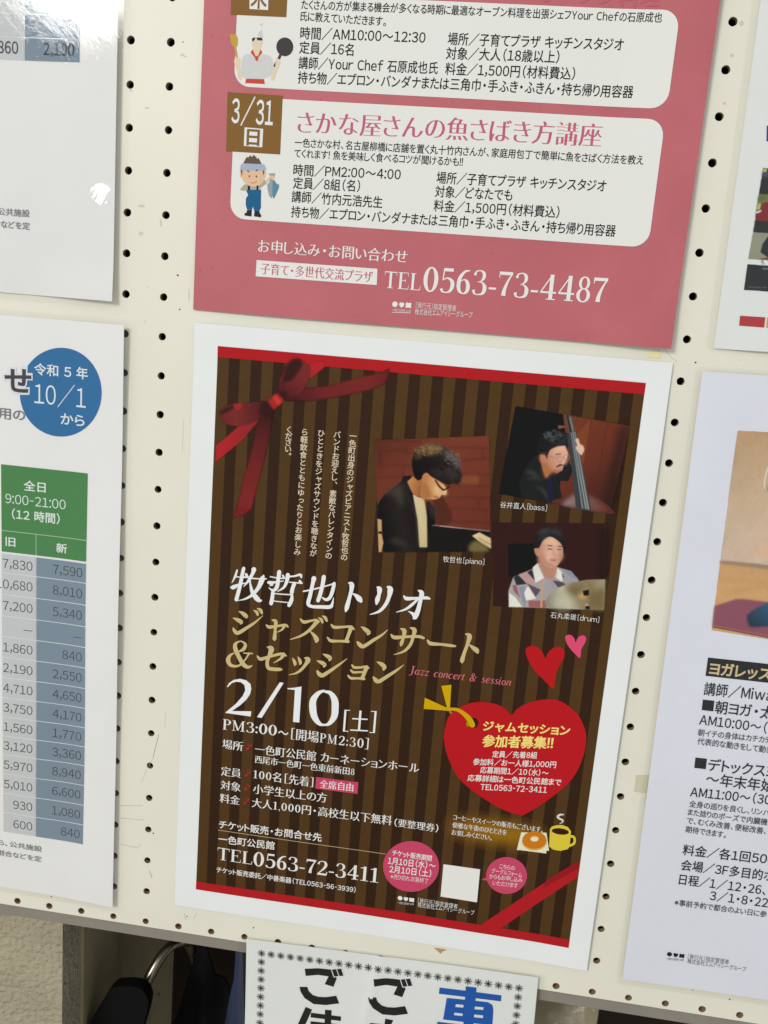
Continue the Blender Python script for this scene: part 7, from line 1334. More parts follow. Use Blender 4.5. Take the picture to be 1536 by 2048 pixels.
ROM={
'0':lambda:[ring(.31,.5,.29,.51,.13,.45)],
'1':lambda:[ST([(.3,.0,.15),(.3,1,.15)],0),ST([(.32,.97,.06),(.2,.9,.06),(.06,.88,.04)]),ST([(.08,.02,.04),(.52,.02,.04)],0)],
'2':lambda:[ST([(.09,.74,.12),(.13,.90,.07),(.30,.975,.055),(.45,.90,.12),(.49,.72,.15),(.40,.5,.12),(.22,.25,.07),(.06,.06,.05)]),ST([(.05,.065,.13),(.54,.065,.13)],0),ST([(.53,.05,.07),(.57,.27,.03)],0)],
'3':lambda:[ST([(.09,.78,.12),(.14,.93,.06),(.3,.975,.05),(.43,.88,.12),(.44,.70,.12),(.34,.56,.05),(.22,.53,.04)]),ST([(.22,.53,.04),(.40,.50,.06),(.50,.33,.15),(.46,.10,.12),(.28,.02,.05),(.12,.06,.07),(.08,.2,.13)])],
'4':lambda:[ST([(.42,0,.15),(.42,1,.15)],0),ST([(.42,.98,.05),(.04,.30,.05)],0),ST([(.02,.29,.075),(.62,.29,.075)],0),ST([(.26,.02,.04),(.6,.02,.04)],0)],
'5':lambda:[ST([(.13,.93,.13),(.5,.93,.13)],0),ST([(.15,.96,.05),(.12,.52,.05)],0),ST([(.12,.50,.04),(.28,.60,.06),(.46,.50,.13),(.50,.30,.15),(.43,.10,.11),(.28,.02,.05),(.12,.06,.08),(.08,.17,.12)])],
'6':lambda:[ST([(.52,.95,.05),(.33,.90,.09),(.16,.65,.14),(.12,.35,.15),(.17,.12,.12),(.31,.02,.05),(.45,.10,.12),(.49,.30,.15),(.44,.5,.12),(.32,.58,.05),(.2,.5,.04),(.14,.4,.04)])],
'7':lambda:[ST([(.05,.93,.13),(.56,.93,.13)],0),ST([(.54,.93,.05),(.40,.65,.08),(.29,.3,.13),(.26,.04,.17)]),ST([(.07,.98,.05),(.06,.76,.03)],0)],
'8':lambda:[ring(.3,.745,.21,.265,.10,.215),ring(.3,.265,.26,.285,.13,.235)],
'9':lambda:[ST([(.10,.05,.05),(.28,.10,.09),(.45,.35,.14),(.49,.65,.15),(.44,.88,.12),(.30,.98,.05),(.16,.90,.12),(.12,.70,.15),(.17,.5,.12),(.29,.42,.05),(.41,.5,.04),(.47,.6,.04)])],
'-':lambda:[ST([(.03,.3,.085),(.31,.3,.085)],0)],
':':lambda:[ring(.1,.1,.08,.09,.001,.001,10),ring(.1,.58,.08,.09,.001,.001,10)],
',':lambda:[ring(.1,.06,.07,.08,.001,.001,10),ST([(.14,.06,.06),(.13,-.08,.04),(.06,-.17,.02)])],
'T':lambda:[ST([(.36,.0,.14),(.36,1,.14)],0),ST([(.02,.965,.06),(.70,.965,.06)],0),ST([(.03,.99,.04),(.03,.76,.02)],0),ST([(.69,.99,.04),(.69,.76,.02)],0),ST([(.2,.02,.04),(.52,.02,.04)],0)],
'E':lambda:[ST([(.16,.0,.14),(.16,1,.14)],0),ST([(.03,.98,.045),(.58,.98,.045)],0),ST([(.03,.022,.045),(.60,.022,.045)],0),ST([(.16,.52,.045),(.42,.52,.045)],0),ST([(.42,.62,.03),(.42,.42,.03)],0),ST([(.57,.99,.04),(.57,.78,.02)],0),ST([(.60,.01,.04),(.62,.25,.02)],0)],
'L':lambda:[ST([(.16,.0,.14),(.16,1,.14)],0),ST([(.03,.98,.04),(.32,.98,.04)],0),ST([(.03,.022,.045),(.56,.022,.045)],0),ST([(.56,.01,.045),(.60,.28,.02)],0)],
'P':lambda:[ST([(.16,.0,.14),(.16,1,.14)],0),ST([(.03,.98,.04),(.32,.98,.04)],0),ST([(.03,.02,.04),(.32,.02,.04)],0),ST([(.2,.97,.05),(.4,.96,.06),(.52,.75,.15),(.42,.52,.07),(.2,.49,.045)])],
'M':lambda:[ST([(.14,.0,.05),(.14,1,.05)],0),ST([(.76,.0,.13),(.76,1,.13)],0),ST([(.15,1.0,.13),(.44,.06,.11)],0),ST([(.44,.06,.05),(.74,1.0,.05)],0),ST([(.02,.02,.04),(.28,.02,.04)],0),ST([(.6,.02,.04),(.92,.02,.04)],0),ST([(.02,.98,.04),(.2,.98,.04)],0),ST([(.72,.98,.04),(.92,.98,.04)],0)],
}
RI={
'J':lambda:[ST([(.34,1,.13),(.34,.2,.13),(.28,-.08,.09),(.12,-.16,.05),(.04,-.1,.08)]),ST([(.18,.98,.045),(.52,.98,.045)],0)],
'a':lambda:[ST([(.44,.52,.05),(.3,.6,.06),(.14,.45,.11),(.10,.2,.12),(.2,.03,.07),(.34,.12,.06),(.44,.4,.05)]),ST([(.47,.6,.10),(.42,.12,.11),(.46,.02,.06),(.56,.1,.04)])],
'z':lambda:[ST([(.06,.57,.08),(.44,.57,.08)],0),ST([(.42,.56,.05),(.06,.05,.06)],0),ST([(.05,.045,.09),(.42,.045,.08)],0)],
'c':lambda:[ST([(.42,.5,.09),(.34,.59,.05),(.16,.48,.11),(.09,.25,.13),(.16,.05,.09),(.28,.02,.05),(.42,.14,.04)])],
'o':lambda:[ring(.27,.3,.22,.31,.11,.25)],
'n':lambda:[ST([(.08,.58,.05),(.16,.58,.09),(.12,.02,.11)],0),ST([(.14,.35,.04),(.34,.59,.06),(.45,.48,.11),(.41,.12,.11),(.5,.03,.05)])],
'e':lambda:[ST([(.12,.26,.05),(.34,.34,.05),(.42,.48,.08),(.32,.6,.05),(.16,.48,.11),(.09,.25,.13),(.17,.05,.09),(.3,.02,.05),(.42,.14,.04)])],
'r':lambda:[ST([(.08,.58,.05),(.16,.58,.09),(.12,.02,.11)],0),ST([(.14,.38,.04),(.28,.58,.06),(.38,.56,.09)])],
't':lambda:[ST([(.2,.8,.05),(.16,.55,.10),(.12,.15,.11),(.2,.02,.06),(.32,.1,.04)]),ST([(.04,.57,.05),(.34,.57,.05)],0)],
's':lambda:[ST([(.36,.52,.07),(.24,.6,.05),(.12,.5,.08),(.2,.34,.11),(.32,.2,.10),(.28,.05,.06),(.16,.01,.05),(.05,.1,.07)])],
'i':lambda:[ST([(.06,.55,.04),(.15,.58,.09),(.11,.12,.11),(.16,.02,.06),(.26,.1,.04)]),ring(.17,.85,.06,.07,.001,.001,10)],
'&':lambda:[ST([(.62,.55,.06),(.52,.3,.06),(.3,.03,.08),(.12,.08,.10),(.1,.28,.12),(.28,.5,.07),(.42,.75,.09),(.34,.95,.05),(.2,.88,.08),(.2,.68,.11),(.4,.25,.13),(.62,.02,.07)]),ST([(.48,.56,.04),(.74,.56,.04)],0)],
}
GC={}
TRIM='（）［］：；，！？・、。「」※～〜／“”'
def glyph(ch,st):
    k=(ch,st)
    if k in GC: return GC[k]
    if ch in ' 　': GC[k]=(np.zeros((0,2)),[],.33); return GC[k]
    if ch in RI and st=='i':
        V,Fc=join(RI[ch]()); V=V*.73; x0=V[:,0].min(); adv=V[:,0].max()-x0+.05; V=V-np.array([x0-.02,0]); V=V+np.stack([V[:,1]*.12,0*V[:,1]],1); GC[k]=(V,Fc,adv); return GC[k]
    if ch in ROM and st in 'rs':
        V,Fc=join(ROM[ch]()); V=V*.73
        adv=V[:,0].max()-V[:,0].min()+.06; V=V-np.array([V[:,0].min()-.03,0])
        if st=='s': V[:,0]*=1.22; V[:,0]+=.03; adv=adv*1.22+.06
        GC[k]=(V,Fc,adv); return GC[k]
    c=ch; 
    if ch=='〜': c='～'
    asc=33<=ord(c)<=126
    if asc: c=chr(ord(c)+0xFEE0)
    V,Fc=fontmesh(c)
    if st!='g' and len(V): V=offset(V,Fc,*STY.get(st,STY['s']))
    elif len(V): V=offset(V,Fc,*STY['g'])
    x0,x1=V[:,0].min(),V[:,0].max(); adv=1.0
    if asc or ch in TRIM:
        pad={'・':.16,'／':.0}.get(ch,.045 if ch in'1,.:;!il[]()' or asc else .05)
        if ch=='-': V=V*np.array([.45,1]); x0,x1=x0*.45,x1*.45; pad=.08
        pl=pr=pad
        if ch in '（［[(': pl,pr=.20,.05
        if ch in '）］])': pl,pr=.05,.20
        V=V-np.array([x0-pl,0]); adv=x1-x0+pl+pr
        if ch in'、。，': adv+=.18
    elif 'ぁ'<=ch<='ヿ':
        pad=.045; V=V-np.array([x0-pad,0]); adv=x1-x0+2*pad
        if ch=='ー': adv=1.0
    if st=='i': V=V+np.stack([V[:,1]*.22,0*V[:,1]],1)
    GC[k]=(V,Fc,adv); return GC[k]
def line(txt,st,x0,x1,yc,em,slope):
    L=[];x=0
    for ch in txt:
        V,Fc,adv=glyph(ch,st)
        if len(V): L.append((V+np.array([x,0]),Fc))
        x+=adv
    V,Fc=join(L); a,b=V[:,0].min(),V[:,0].max()
    V[:,0]=x0+(V[:,0]-a)/(b-a)*(x1-x0); V[:,1]=(V[:,1]-.375)*em+yc+(V[:,0]-(x0+x1)/2)/max(1e-6,x1-x0)*slope
    return V,Fc
def column(txt,st,xc,y0,y1,em):
    L=[];n=len(txt); p=(y0-y1)/n
    small='ャッュョゃっゅょァ'
    if '、' in txt: p=(y0-y1)/(n+.35)
    y=y0
    for ch in txt:
        c=ch
        V,Fc=fontmesh(c); V=offset(V,Fc,*STY[st])
        V=(V-np.array([.5,.38]))*em
        if ch in '、。': V=V+np.array([.62*em,.5*em])
        if ch in small: V=V+np.array([.1*em,.06*em])
        L.append((V+np.array([xc,y-p/2]),Fc)); y-=p
        if ch=='、': y-=.35*p
    return join(L)
def poly(q,sm):
    P=[(q[i],q[i+1]) for i in range(0,len(q),2)]
    if sm:
        C=catmull([(a,b,0) for a,b in P]+[(P[0][0],P[0][1],0)],4)[:-1]; P=[(c[0],c[1]) for c in C]
    tri=tessellate_polygon([[Vector((a,b,0)) for a,b in P]])
    Fc=[]
    for t in tri:
        a,b,c=[P[i] for i in t]
        s=(b[0]-a[0])*(c[1]-a[1])-(b[1]-a[1])*(c[0]-a[0])
        if abs(s)<1e-9: continue
        Fc.append(tuple(t) if s>0 else tuple(t[::-1]))
    return np.array(P,float),Fc
def flower(cx,cy,d):
    L=[]
    for k in range(8):
        a=k*math.pi/4+math.pi/8*0; c,s=math.cos(a),math.sin(a)
        L.append(stroke([(cx+c*d*.04,cy+s*d*.04,.07*d),(cx+c*d*.30,cy+s*d*.30,.125*d),(cx+c*d*.49,cy+s*d*.49,.125*d)],True,True))
    return join(L)
def mark(x0,yc,x1):
    w=x1-x0; r=w*.145; L=[]
    c=lambda cx,cy,rr:(np.array([(cx+rr*math.cos(2*math.pi*k/20),cy+rr*math.sin(2*math.pi*k/20)) for k in range(20)]),[tuple(range(20))])
    L.append(c(x0+r,yc,r))
    hx=x0+w/2
    L.append(poly([v for p in [(0,-1.05),(-.75,-.45),(-1,.2),(-.75,.8),(-.3,.85),(0,.55),(.3,.85),(.75,.8),(1,.2),(.75,-.45)] for v in (hx+p[0]*r,yc+p[1]*r)],0))
    sx=x1-r
    L.append(poly([v for p in [(-1,-.95),(0,-.8),(1,-.95),(1,.85),(.5,.95),(0,.75),(-.5,.95),(-1,.85)] for v in (sx+p[0]*r,yc+p[1]*r)],0))
    return join(L)
def gridcut(V,Fc,step):
    if len(V)==0: return V,Fc
    lo=V.min(0);hi=V.max(0)
    if (hi-lo).max()<step*1.6: return V,Fc
    bm=bmesh.new(); vs=[bm.verts.new((v[0],v[1],0)) for v in V]
    for f in Fc:
        if len(set(f))<3: continue
        try: bm.faces.new([vs[i] for i in f])
        except ValueError: pass
    for ax in(0,1):
        k=math.floor(lo[ax]/step)+1
        while k*step<hi[ax]:
            co=[0,0,0];no=[0,0,0];co[ax]=k*step;no[ax]=1
            bmesh.ops.bisect_plane(bm,geom=bm.verts[:]+bm.edges[:]+bm.faces[:],plane_co=co,plane_no=no,dist=1e-6); k+=1
    bm.verts.index_update()
    V=np.array([(v.co.x,v.co.y) for v in bm.verts]); Fc=[tuple(v.index for v in f.verts) for f in bm.faces]; bm.free()
    return V,Fc
STEP=6.0
def build_item(it,cut=True):
    k=it[1]; 
    if k=='P': V,Fc=poly(it[5],it[4])
    elif k=='S':
        q=it[5]; V,Fc=stroke([(q[i],q[i+1],q[i+2]) for i in range(0,len(q),3)],bool(it[4]),True)
    elif k=='T': V,Fc=line(it[5],it[4],it[6],it[8],it[7],it[9],it[10])
    elif k=='V': V,Fc=column(it[5],it[4],it[6],it[7],it[8],it[9])
    elif k=='L': V,Fc=mark(it[4],it[5],it[6])
    elif k=='A': V,Fc=flower(it[4],it[5],it[6])
    if cut and k in'PS': V,Fc=gridcut(V,Fc,STEP)
    return V,Fc
ONEEACH={'text_line','caption','intro_text','heart_print','photo_print'}
def printing(key,root,H,base=.12,dl=.05,cut=True,parent_of=None):
    groups=[];last=None
    for it in PRINT[key]:
        p=it[0]
        if p in ONEEACH and p not in('photo_print',) or p!=last: groups.append((p,[it]))
        else: groups[-1][1].append(it)
        last=p
    for p,items in groups:
        if p in PAINTED: painted(p,items,root,H,base,dl); continue
        Vs=[];Fs=[];mi=[];ms=[];o=0
        for n,it in enumerate(items):
            V,Fc=build_item(it,cut)
            if not len(V): continue
            z=H(V[:,0],V[:,1])+base+dl*it[3]+.0035*(n%13)
            Vs.append(np.column_stack([V,z])); Fs+=[tuple(i+o for i in f) for f in Fc]; o+=len(V)
            m=ink(it[2]); 
            if m not in ms: ms.append(m)
            mi+=[ms.index(m)]*len(Fc)
        o_=mesh_obj(p.split('#')[0],np.concatenate(Vs),Fs,ms,root,mi)
        if p in('paper_fleck','flower_border'): o_['kind']='stuff'
PAINTED={'pianist_photo','bassist_photo','drummer_photo','yoga_photo','photo_print','bow_print','cafe_glow'}
SOFT={'face2':.9,'fhi':.9,'face4':.8,'bgrey':1.6,'hairl':1.2,'hairl2':1.2,'jackl':1.0,'cyml':2.2,'cymd':1.6,'bdark':.7,'bricklt':1.0,'cream3':1.5,'face3b':.9,'beard':.5,'bassl':1.2,'gtail':.5,'glow_tail':.5,'red4':.7,'red5':.45,'red6':.8,'glow':5.0,'yshade':7.0,'grain':1.2,'yskirt':.8,'woodd':2.6,'mar2':2.0,'leafd':1.5,'moss':.6,'nblue':1.0,'nmid':1.2,'amb':1.0,'hand2':1.0,'lip':.5,'jean':.6,'ymat':.5}
def blur(a,s):
    if s<.3: return a
    r=int(math.ceil(s*2.6)); k=np.exp(-np.arange(-r,r+1)**2/(2*s*s)); k/=k.sum()
    a=np.pad(a,r,mode='edge')
    a=np.apply_along_axis(lambda m:np.convolve(m,k,'valid'),0,a)
    return np.apply_along_axis(lambda m:np.convolve(m,k,'valid'),1,a)
def outline(it):
    if it[1]=='P':
        q=it[5];P=[(q[i],q[i+1]) for i in range(0,len(q),2)]
        if it[4]: P=[(c[0],c[1]) for c in catmull([(a,b_,0) for a,b_ in P]+[(P[0][0],P[0][1],0)],4)[:-1]]
        return [np.array(P)]
    q=it[5]; V,Fc=stroke([(q[i],q[i+1],q[i+2]) for i in range(0,len(q),3)],bool(it[4]),True)
    return [V[list(f)] for f in Fc]
def lin2srgb(c): return np.where(c<=.0031308,c*12.92,1.055*np.power(np.maximum(c,1e-9),1/2.4)-.055)
def paint(items,rs=.30):
    allp=[outline(it) for it in items]
    first=np.concatenate([p for pl in allp for p in pl]); glowy=items[0][0] in('bow_print','cafe_glow'); pad=8 if items[0][0]=='cafe_glow' else 2 if glowy else 0
    mn=min(it[3] for it in items)
    if not glowy: first=np.concatenate([p for it,pl in zip(items,allp) if it[3]==mn for p in pl])
    lo=first.min(0)-pad; hi=first.max(0)+pad
    nx=int((hi[0]-lo[0])/rs)+2; ny=int((hi[1]-lo[1])/rs)+2
    X=lo[0]+np.arange(nx)*rs; Y=lo[1]+np.arange(ny)*rs
    img=np.zeros((ny,nx,3)); al=np.zeros((ny,nx)); SS=2
    order=sorted(range(len(items)),key=lambda i:items[i][3])
    rn=np.random.RandomState(len(items)); NZ=1+.12*blur(rn.normal(0,1,(ny,nx)),.8/rs)+rn.normal(0,.03,(ny,nx))+.5*blur(rn.normal(0,1,(ny,nx)),3/rs)
    for i in order:
        it=items[i]; s=SOFT.get(it[2],.2)/rs
        PP=np.concatenate(allp[i]); mg=int(math.ceil(s*2.6))+2
        c0=np.clip(((PP.min(0)-lo)/rs).astype(int)-mg,0,None); c1=((PP.max(0)-lo)/rs).astype(int)+mg+1
        X0,Y0=c0; X1=min(nx,c1[0]); Y1=min(ny,c1[1])
        if X1-X0<2 or Y1-Y0<2: continue
        hx=(X1-X0)*SS; hy=(Y1-Y0)*SS; m=np.zeros((hy,hx))
        fx=lo[0]+X0*rs-rs/2; fy=lo[1]+Y0*rs-rs/2; st_=rs/SS
        for P in allp[i]:
            x0=max(0,int((P[:,0].min()-fx)/st_)-1); x1=min(hx,int((P[:,0].max()-fx)/st_)+2)
            y0=max(0,int((P[:,1].min()-fy)/st_)-1); y1=min(hy,int((P[:,1].max()-fy)/st_)+2)
            if x1<=x0 or y1<=y0: continue
            gx,gy=np.meshgrid(fx+(np.arange(x0,x1)+.5)*st_,fy+(np.arange(y0,y1)+.5)*st_)
            ins=np.zeros(gx.shape,bool); n=len(P)
            for k in range(n):
                xa,ya=P[k]; xb,yb=P[(k+1)%n]
                if ya==yb: continue
                ins^=((ya>gy)!=(yb>gy))&(gx<(xb-xa)*(gy-ya)/(yb-ya)+xa)
            m[y0:y1,x0:x1]=np.maximum(m[y0:y1,x0:x1],ins)
        m=m.reshape(Y1-Y0,SS,X1-X0,SS).mean((1,3))
        if glowy or it[3]>mn: m=blur(m,s)
        if it[2]=='glow': m=m*.85
        if it[2]=='yshade': m=m*.5
        gx,gy=np.meshgrid(X[X0:X1],Y[Y0:Y1])
        if it[2] in GR:
            xa,ya,xb,yb,st=GR[it[2]]; t_=((gx-xa)*(xb-xa)+(gy-ya)*(yb-ya))/((xb-xa)**2+(yb-ya)**2)
            ps=[q[0] for q in st]; col=np.stack([np.interp(t_,ps,[lin(q[1][c]) for q in st]) for c in range(3)],-1)
        else: col=np.array(rgb(*INK[it[2]])[:3])[None,None,:]*np.ones(gx.shape+(1,))
        col=col*NZ[Y0:Y1,X0:X1,None]; mm=m[:,:,None]
        img[Y0:Y1,X0:X1]=img[Y0:Y1,X0:X1]*(1-mm)+col*mm; al[Y0:Y1,X0:X1]=al[Y0:Y1,X0:X1]+(1-al[Y0:Y1,X0:X1])*m
    fa=blur(al,1.2/rs); fi=np.stack([blur(img[:,:,c],1.2/rs) for c in range(3)],-1)/np.maximum(fa,1e-4)[:,:,None]
    un=img/np.maximum(al,1e-3)[:,:,None]; wt=np.clip((al-.25)/.5,0,1)[:,:,None]; img=un*wt+fi*(1-wt)
    return X,Y,np.clip(img,0,.95),al,glowy,allp[0]
def paint_mat():
    if 'painted' in MATS: return MATS['painted']
    m=mat('painted',(.5,.5,.5,1),.45,.12); nt=m.node_tree; a=nt.nodes.new('ShaderNodeVertexColor'); a.layer_name='ink'
    nt.links.new(a.outputs['Color'],nt.nodes['Principled BSDF'].inputs['Base Color']); nt.links.new(a.outputs['Alpha'],nt.nodes['Principled BSDF'].inputs['Alpha']); return m
def painted(p,items,root,H,base,dl):
    X,Y,img,al,glowy,quad=paint(items); nx,ny=len(X),len(Y)
    gx,gy=np.meshgrid(X,Y)
    if not glowy:      # keep only the tilted print's own outline: cells outside are dropped, the rest snapped by alpha
        pass
    ly=min(it[3] for it in items)
    z=H(gx.ravel(),gy.ravel())+base+dl*ly+.004
    V=np.column_stack([gx.ravel(),gy.ravel(),z]); idx=np.arange(nx*ny).reshape(ny,nx)
    Q=np.stack([idx[:-1,:-1],idx[:-1,1:],idx[1:,1:],idx[1:,:-1]],-1).reshape(-1,4)
    keep=al.ravel()[Q].max(1)>.03; Q=Q[keep]
    used=np.unique(Q); mp=-np.ones(nx*ny,int); mp[used]=np.arange(len(used)); Q=mp[Q]; V=V[used]
    o=mesh_obj(p,V,Q.tolist(),[paint_mat()],root)
    at=o.data.color_attributes.new('ink','FLOAT_COLOR','POINT')
    C=np.concatenate([img.reshape(-1,3)[used],np.clip(al.ravel()[used],0,1)[:,None]],1).astype(np.float32)
    at.data.foreach_set('color',C.ravel()); return o
def sheet(name,x0,x1,y0,y1,H,m,root,th=.2,step=3.0,dz=0,corner=0):
    nx=max(2,int((x1-x0)/step)+1); ny=max(2,int((y1-y0)/step)+1)
    X=np.linspace(x0,x1,nx);Y=np.linspace(y0,y1,ny)
    gx,gy=np.meshgrid(X,Y); gx=gx.copy();gy=gy.copy()
    if corner:   # round the four corners by pulling outer points in
        cx=np.clip(gx,x0+corner,x1-corner);cy=np.clip(gy,y0+corner,y1-corner)
        dx=gx-cx;dy=gy-cy;d=np.maximum(np.hypot(dx,dy),1e-9);mxd=np.maximum(abs(dx),abs(dy));s=np.where(d>0,mxd/d,1);both=(abs(dx)>0)&(abs(dy)>0)
        gx=np.where(both,cx+dx*s,gx);gy=np.where(both,cy+dy*s,gy)
    z=H(gx,gy)+dz
    V=[(a,b,c) for a,b,c in zip(gx.ravel(),gy.ravel(),z.ravel())]
    n=len(V)
    if th: V+=[(a,b,c-th) for a,b,c in V]
    Fc=[]
    for j in range(ny-1):
        for i in range(nx-1):
            a=j*nx+i; Fc.append((a,a+1,a+nx+1,a+nx))
            if th: Fc.append((n+a,n+a+nx,n+a+nx+1,n+a+1))
    if th:
        ed=[j for j in range(nx)]+[j*nx+nx-1 for j in range(1,ny)]+[(ny-1)*nx+i for i in range(nx-2,-1,-1)]+[j*nx for j in range(ny-2,0,-1)]
        for a,b_ in zip(ed,ed[1:]+ed[:1]): Fc.append((a,n+a,n+b_,b_))
    return mesh_obj(name,V,Fc,[m],root,smooth=True)
# ================= special materials
def paper_mat(name,col,rough=.6,spec=.25,thin=.0,fold=0.0):
    m=mat(name,col,rough,spec,noise=.012,nscale=.03,bump=.008,bscale=.8)
    if thin:
        nt=m.node_tree; p=nt.nodes['Principled BSDF']; p.inputs['Alpha'].default_value=1-thin
    return m
def film_mat(name,rough=.04,bs=.25,scale=.05,stretch=(1,1,1),rot=0):
    m=bpy.data.materials.new(name); m.use_nodes=True; nt=m.node_tree; nt.nodes.clear(); N=nt.nodes.new
    out=N('ShaderNodeOutputMaterial'); mx=N('ShaderNodeMixShader'); tr=N('ShaderNodeBsdfTransparent'); gl=N('ShaderNodeBsdfGlossy'); fr=N('ShaderNodeLayerWeight'); pw=N('ShaderNodeMath'); pw.operation='POWER'; pw.inputs[1].default_value=5; ma=N('ShaderNodeMath'); ma.operation='MULTIPLY_ADD'; ma.inputs[1].default_value=.95; ma.inputs[2].default_value=.045
    tr.inputs[0].default_value=(.978,.976,.965,1); gl.inputs['Roughness'].default_value=rough; fr.inputs[0].default_value=.5
    tc=N('ShaderNodeTexCoord'); mp=N('ShaderNodeMapping'); mp.inputs['Rotation'].default_value=(0,0,rot); mp.vector_type='TEXTURE'; mp.inputs['Scale'].default_value=stretch
    n1=N('ShaderNodeTexNoise'); n1.inputs['Scale'].default_value=scale; n1.inputs['Detail'].default_value=7; n1.inputs['Roughness'].default_value=.62
    bm=N('ShaderNodeBump'); bm.inputs['Strength'].default_value=1; bm.inputs['Distance'].default_value=bs*.001
    L=nt.links.new
    L(tc.outputs['Object'],mp.inputs[0]); L(mp.outputs[0],n1.inputs['Vector']); L(n1.outputs[0],bm.inputs['Height'])
    L(bm.outputs[0],gl.inputs['Normal']); L(bm.outputs[0],fr.inputs['Normal']); L(fr.outputs['Facing'],pw.inputs[0]); L(pw.outputs[0],ma.inputs[0]); L(ma.outputs[0],mx.inputs[0]); L(tr.outputs[0],mx.inputs[1]); L(gl.outputs[0],mx.inputs[2]); L(mx.outputs[0],out.inputs[0])
    return m
# ================= setting: wall with two recesses behind and below the board
plaster=mat('plaster',rgb(174,164,140),.8,.2,noise=.10,nscale=.02,bump=1.0,bscale=.22)
plaster.node_tree.nodes['Bump'].inputs['Distance'].default_value=.004
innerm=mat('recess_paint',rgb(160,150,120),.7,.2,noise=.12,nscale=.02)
innerd=mat('recess_shade_tone',rgb(52,44,36),.8,.2,noise=.15,nscale=.02)  # the shade of the recess is put into this dark wall colour
def boxf(x0,x1,y0,y1,z0,z1):
    V=[(x,y,z) for z in(z0,z1) for y in(y0,y1) for x in(x0,x1)]
    return V,[(0,2,3,1),(4,5,7,6),(0,1,5,4),(2,6,7,3),(0,4,6,2),(1,3,7,5)]
def bobj(name,b,m,parent=None,M=None,bev=0):
    V,Fc=boxf(*b); o=mesh_obj(name,V,Fc,[m],parent)
    if M is not None:o.matrix_world=M
    if bev:
        md=o.modifiers.new('b','BEVEL'); md.width=bev; md.segments=3
    return o
def gridwall(x0,x1,y0,y1,z,step,amp,seed):
    rnd=np.random.RandomState(seed); nx=int((x1-x0)/step)+1;ny=int((y1-y0)/step)+1
    X=np.linspace(x0,x1,nx);Y=np.linspace(y0,y1,ny); return X,Y
setp(bobj('wall',(-900,-83.7,-1700,260,-340,-40),plaster,None,BOARD),kind='structure')
def flat_wall(name,b,m): return setp(bobj(name,b,m,None,BOARD),kind='structure')
flat_wall('wall',(-83.7,1300,-600,260,-340,-36),plaster)          # behind the board, above the recesses
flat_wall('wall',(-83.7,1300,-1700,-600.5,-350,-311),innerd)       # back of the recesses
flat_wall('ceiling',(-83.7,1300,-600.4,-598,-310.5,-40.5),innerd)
flat_wall('floor',(-1400,1500,-1760,-1700.5,-350,2600),mat('floor_tiles',rgb(150,140,120),.5,.4,noise=.1,nscale=.01))
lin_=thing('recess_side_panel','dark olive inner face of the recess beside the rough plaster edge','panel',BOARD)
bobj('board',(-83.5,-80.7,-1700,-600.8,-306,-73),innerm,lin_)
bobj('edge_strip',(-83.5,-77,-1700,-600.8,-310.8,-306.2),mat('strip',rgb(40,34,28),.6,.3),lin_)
# glossy wrapped post between the recesses
post=thing('wrapped_post','glossy beige post wrapped in crinkled clear film, right of the notice sheet','post',BOARD)
bobj('post_body',(262,342,-1700,-616,-120,-52),mat('post_beige',rgb(150,138,112),.5,.4,noise=.12,nscale=.05),post,bev=2)
cr=film_mat('crinkle_film',.08,1.6,.08,(1,.6,1),.5)
def Hp(x,y): return -44+.38*(x-300)-.62*(y+618)+1.5*np.sin(x*.22+y*.1)+1.5*np.sin(y*.3)
sheet('glare_flap',280,334,-668,-617,Hp,cr,post,th=0,step=2)  # added film flap, tilted to reflect the window as glare
# ================= peg board
pb=thing('notice_board','cream painted pegboard notice board with rows of small round holes','notice board',BOARD)
cream=mat('cream_paint',rgb(230,227,211,1.0),.42,.4,noise=.022,nscale=.012,bump=.05,bscale=.35)
holew=mat('hardboard_edge',rgb(150,128,98),.8,.1)
rnd=np.random.RandomState(3)
V=[];Fc=[];mi=[]
XB0,XB1=-9,21
def cell(cx,cy,x0,x1,y0,y1,hole=True):
    per=[]
    cs=[(x0,y0),(x1,y0),(x1,y1),(x0,y1)]
    for k in range(4):
        a,b_=cs[k],cs[(k+1)%4]
        for j in range(4): per.append((a[0]+(b_[0]-a[0])*j/4,a[1]+(b_[1]-a[1])*j/4))
    r=2.45+rnd.uniform(-.08,.08); cx+=rnd.uniform(-.12,.12); cy+=rnd.uniform(-.12,.12); o=len(V)
    cir=[];
    for k in range(16):
        a=math.radians(-135+22.5*k); rr=r*(1+rnd.uniform(-.035,.035)); cir.append((cx+rr*math.cos(a),cy+rr*math.sin(a)))
    V.extend([(a,b_,0) for a,b_ in per]); V.extend([(a,b_,-.12) for a,b_ in cir]); V.extend([(cx+(a-cx)*.97,cy+(b_-cy)*.97,-4) for a,b_ in cir])
    rim=[(cx+(a-cx)*1.07,cy+(b_-cy)*1.07,0) for a,b_ in cir]; V.extend(rim)
    for k in range(16):
        j=(k+1)%16
        Fc.append((o+k,o+j,o+48+j,o+48+k)); mi.append(0)
        Fc.append((o+48+k,o+48+j,o+16+j,o+16+k)); mi.append(0)
        Fc.append((o+16+k,o+16+j,o+32+j,o+32+k)); mi.append(1)
for j in range(-5,25):
    for i in range(XB0,XB1+1):
        cx,cy=i*25,-j*25; ylo=cy-12.5 if j<24 else -604.3
        cell(cx,cy,cx-12.5,cx+12.5,ylo,cy+12.5)
xa,xb=XB0*25-12.5,XB1*25+12.5
o=len(V); V+=[(xa,-604.3,0),(xb,-604.3,0),(xb,-604.7,-.5),(xa,-604.7,-.5),(xb,-604.7,-4),(xa,-604.7,-4)]
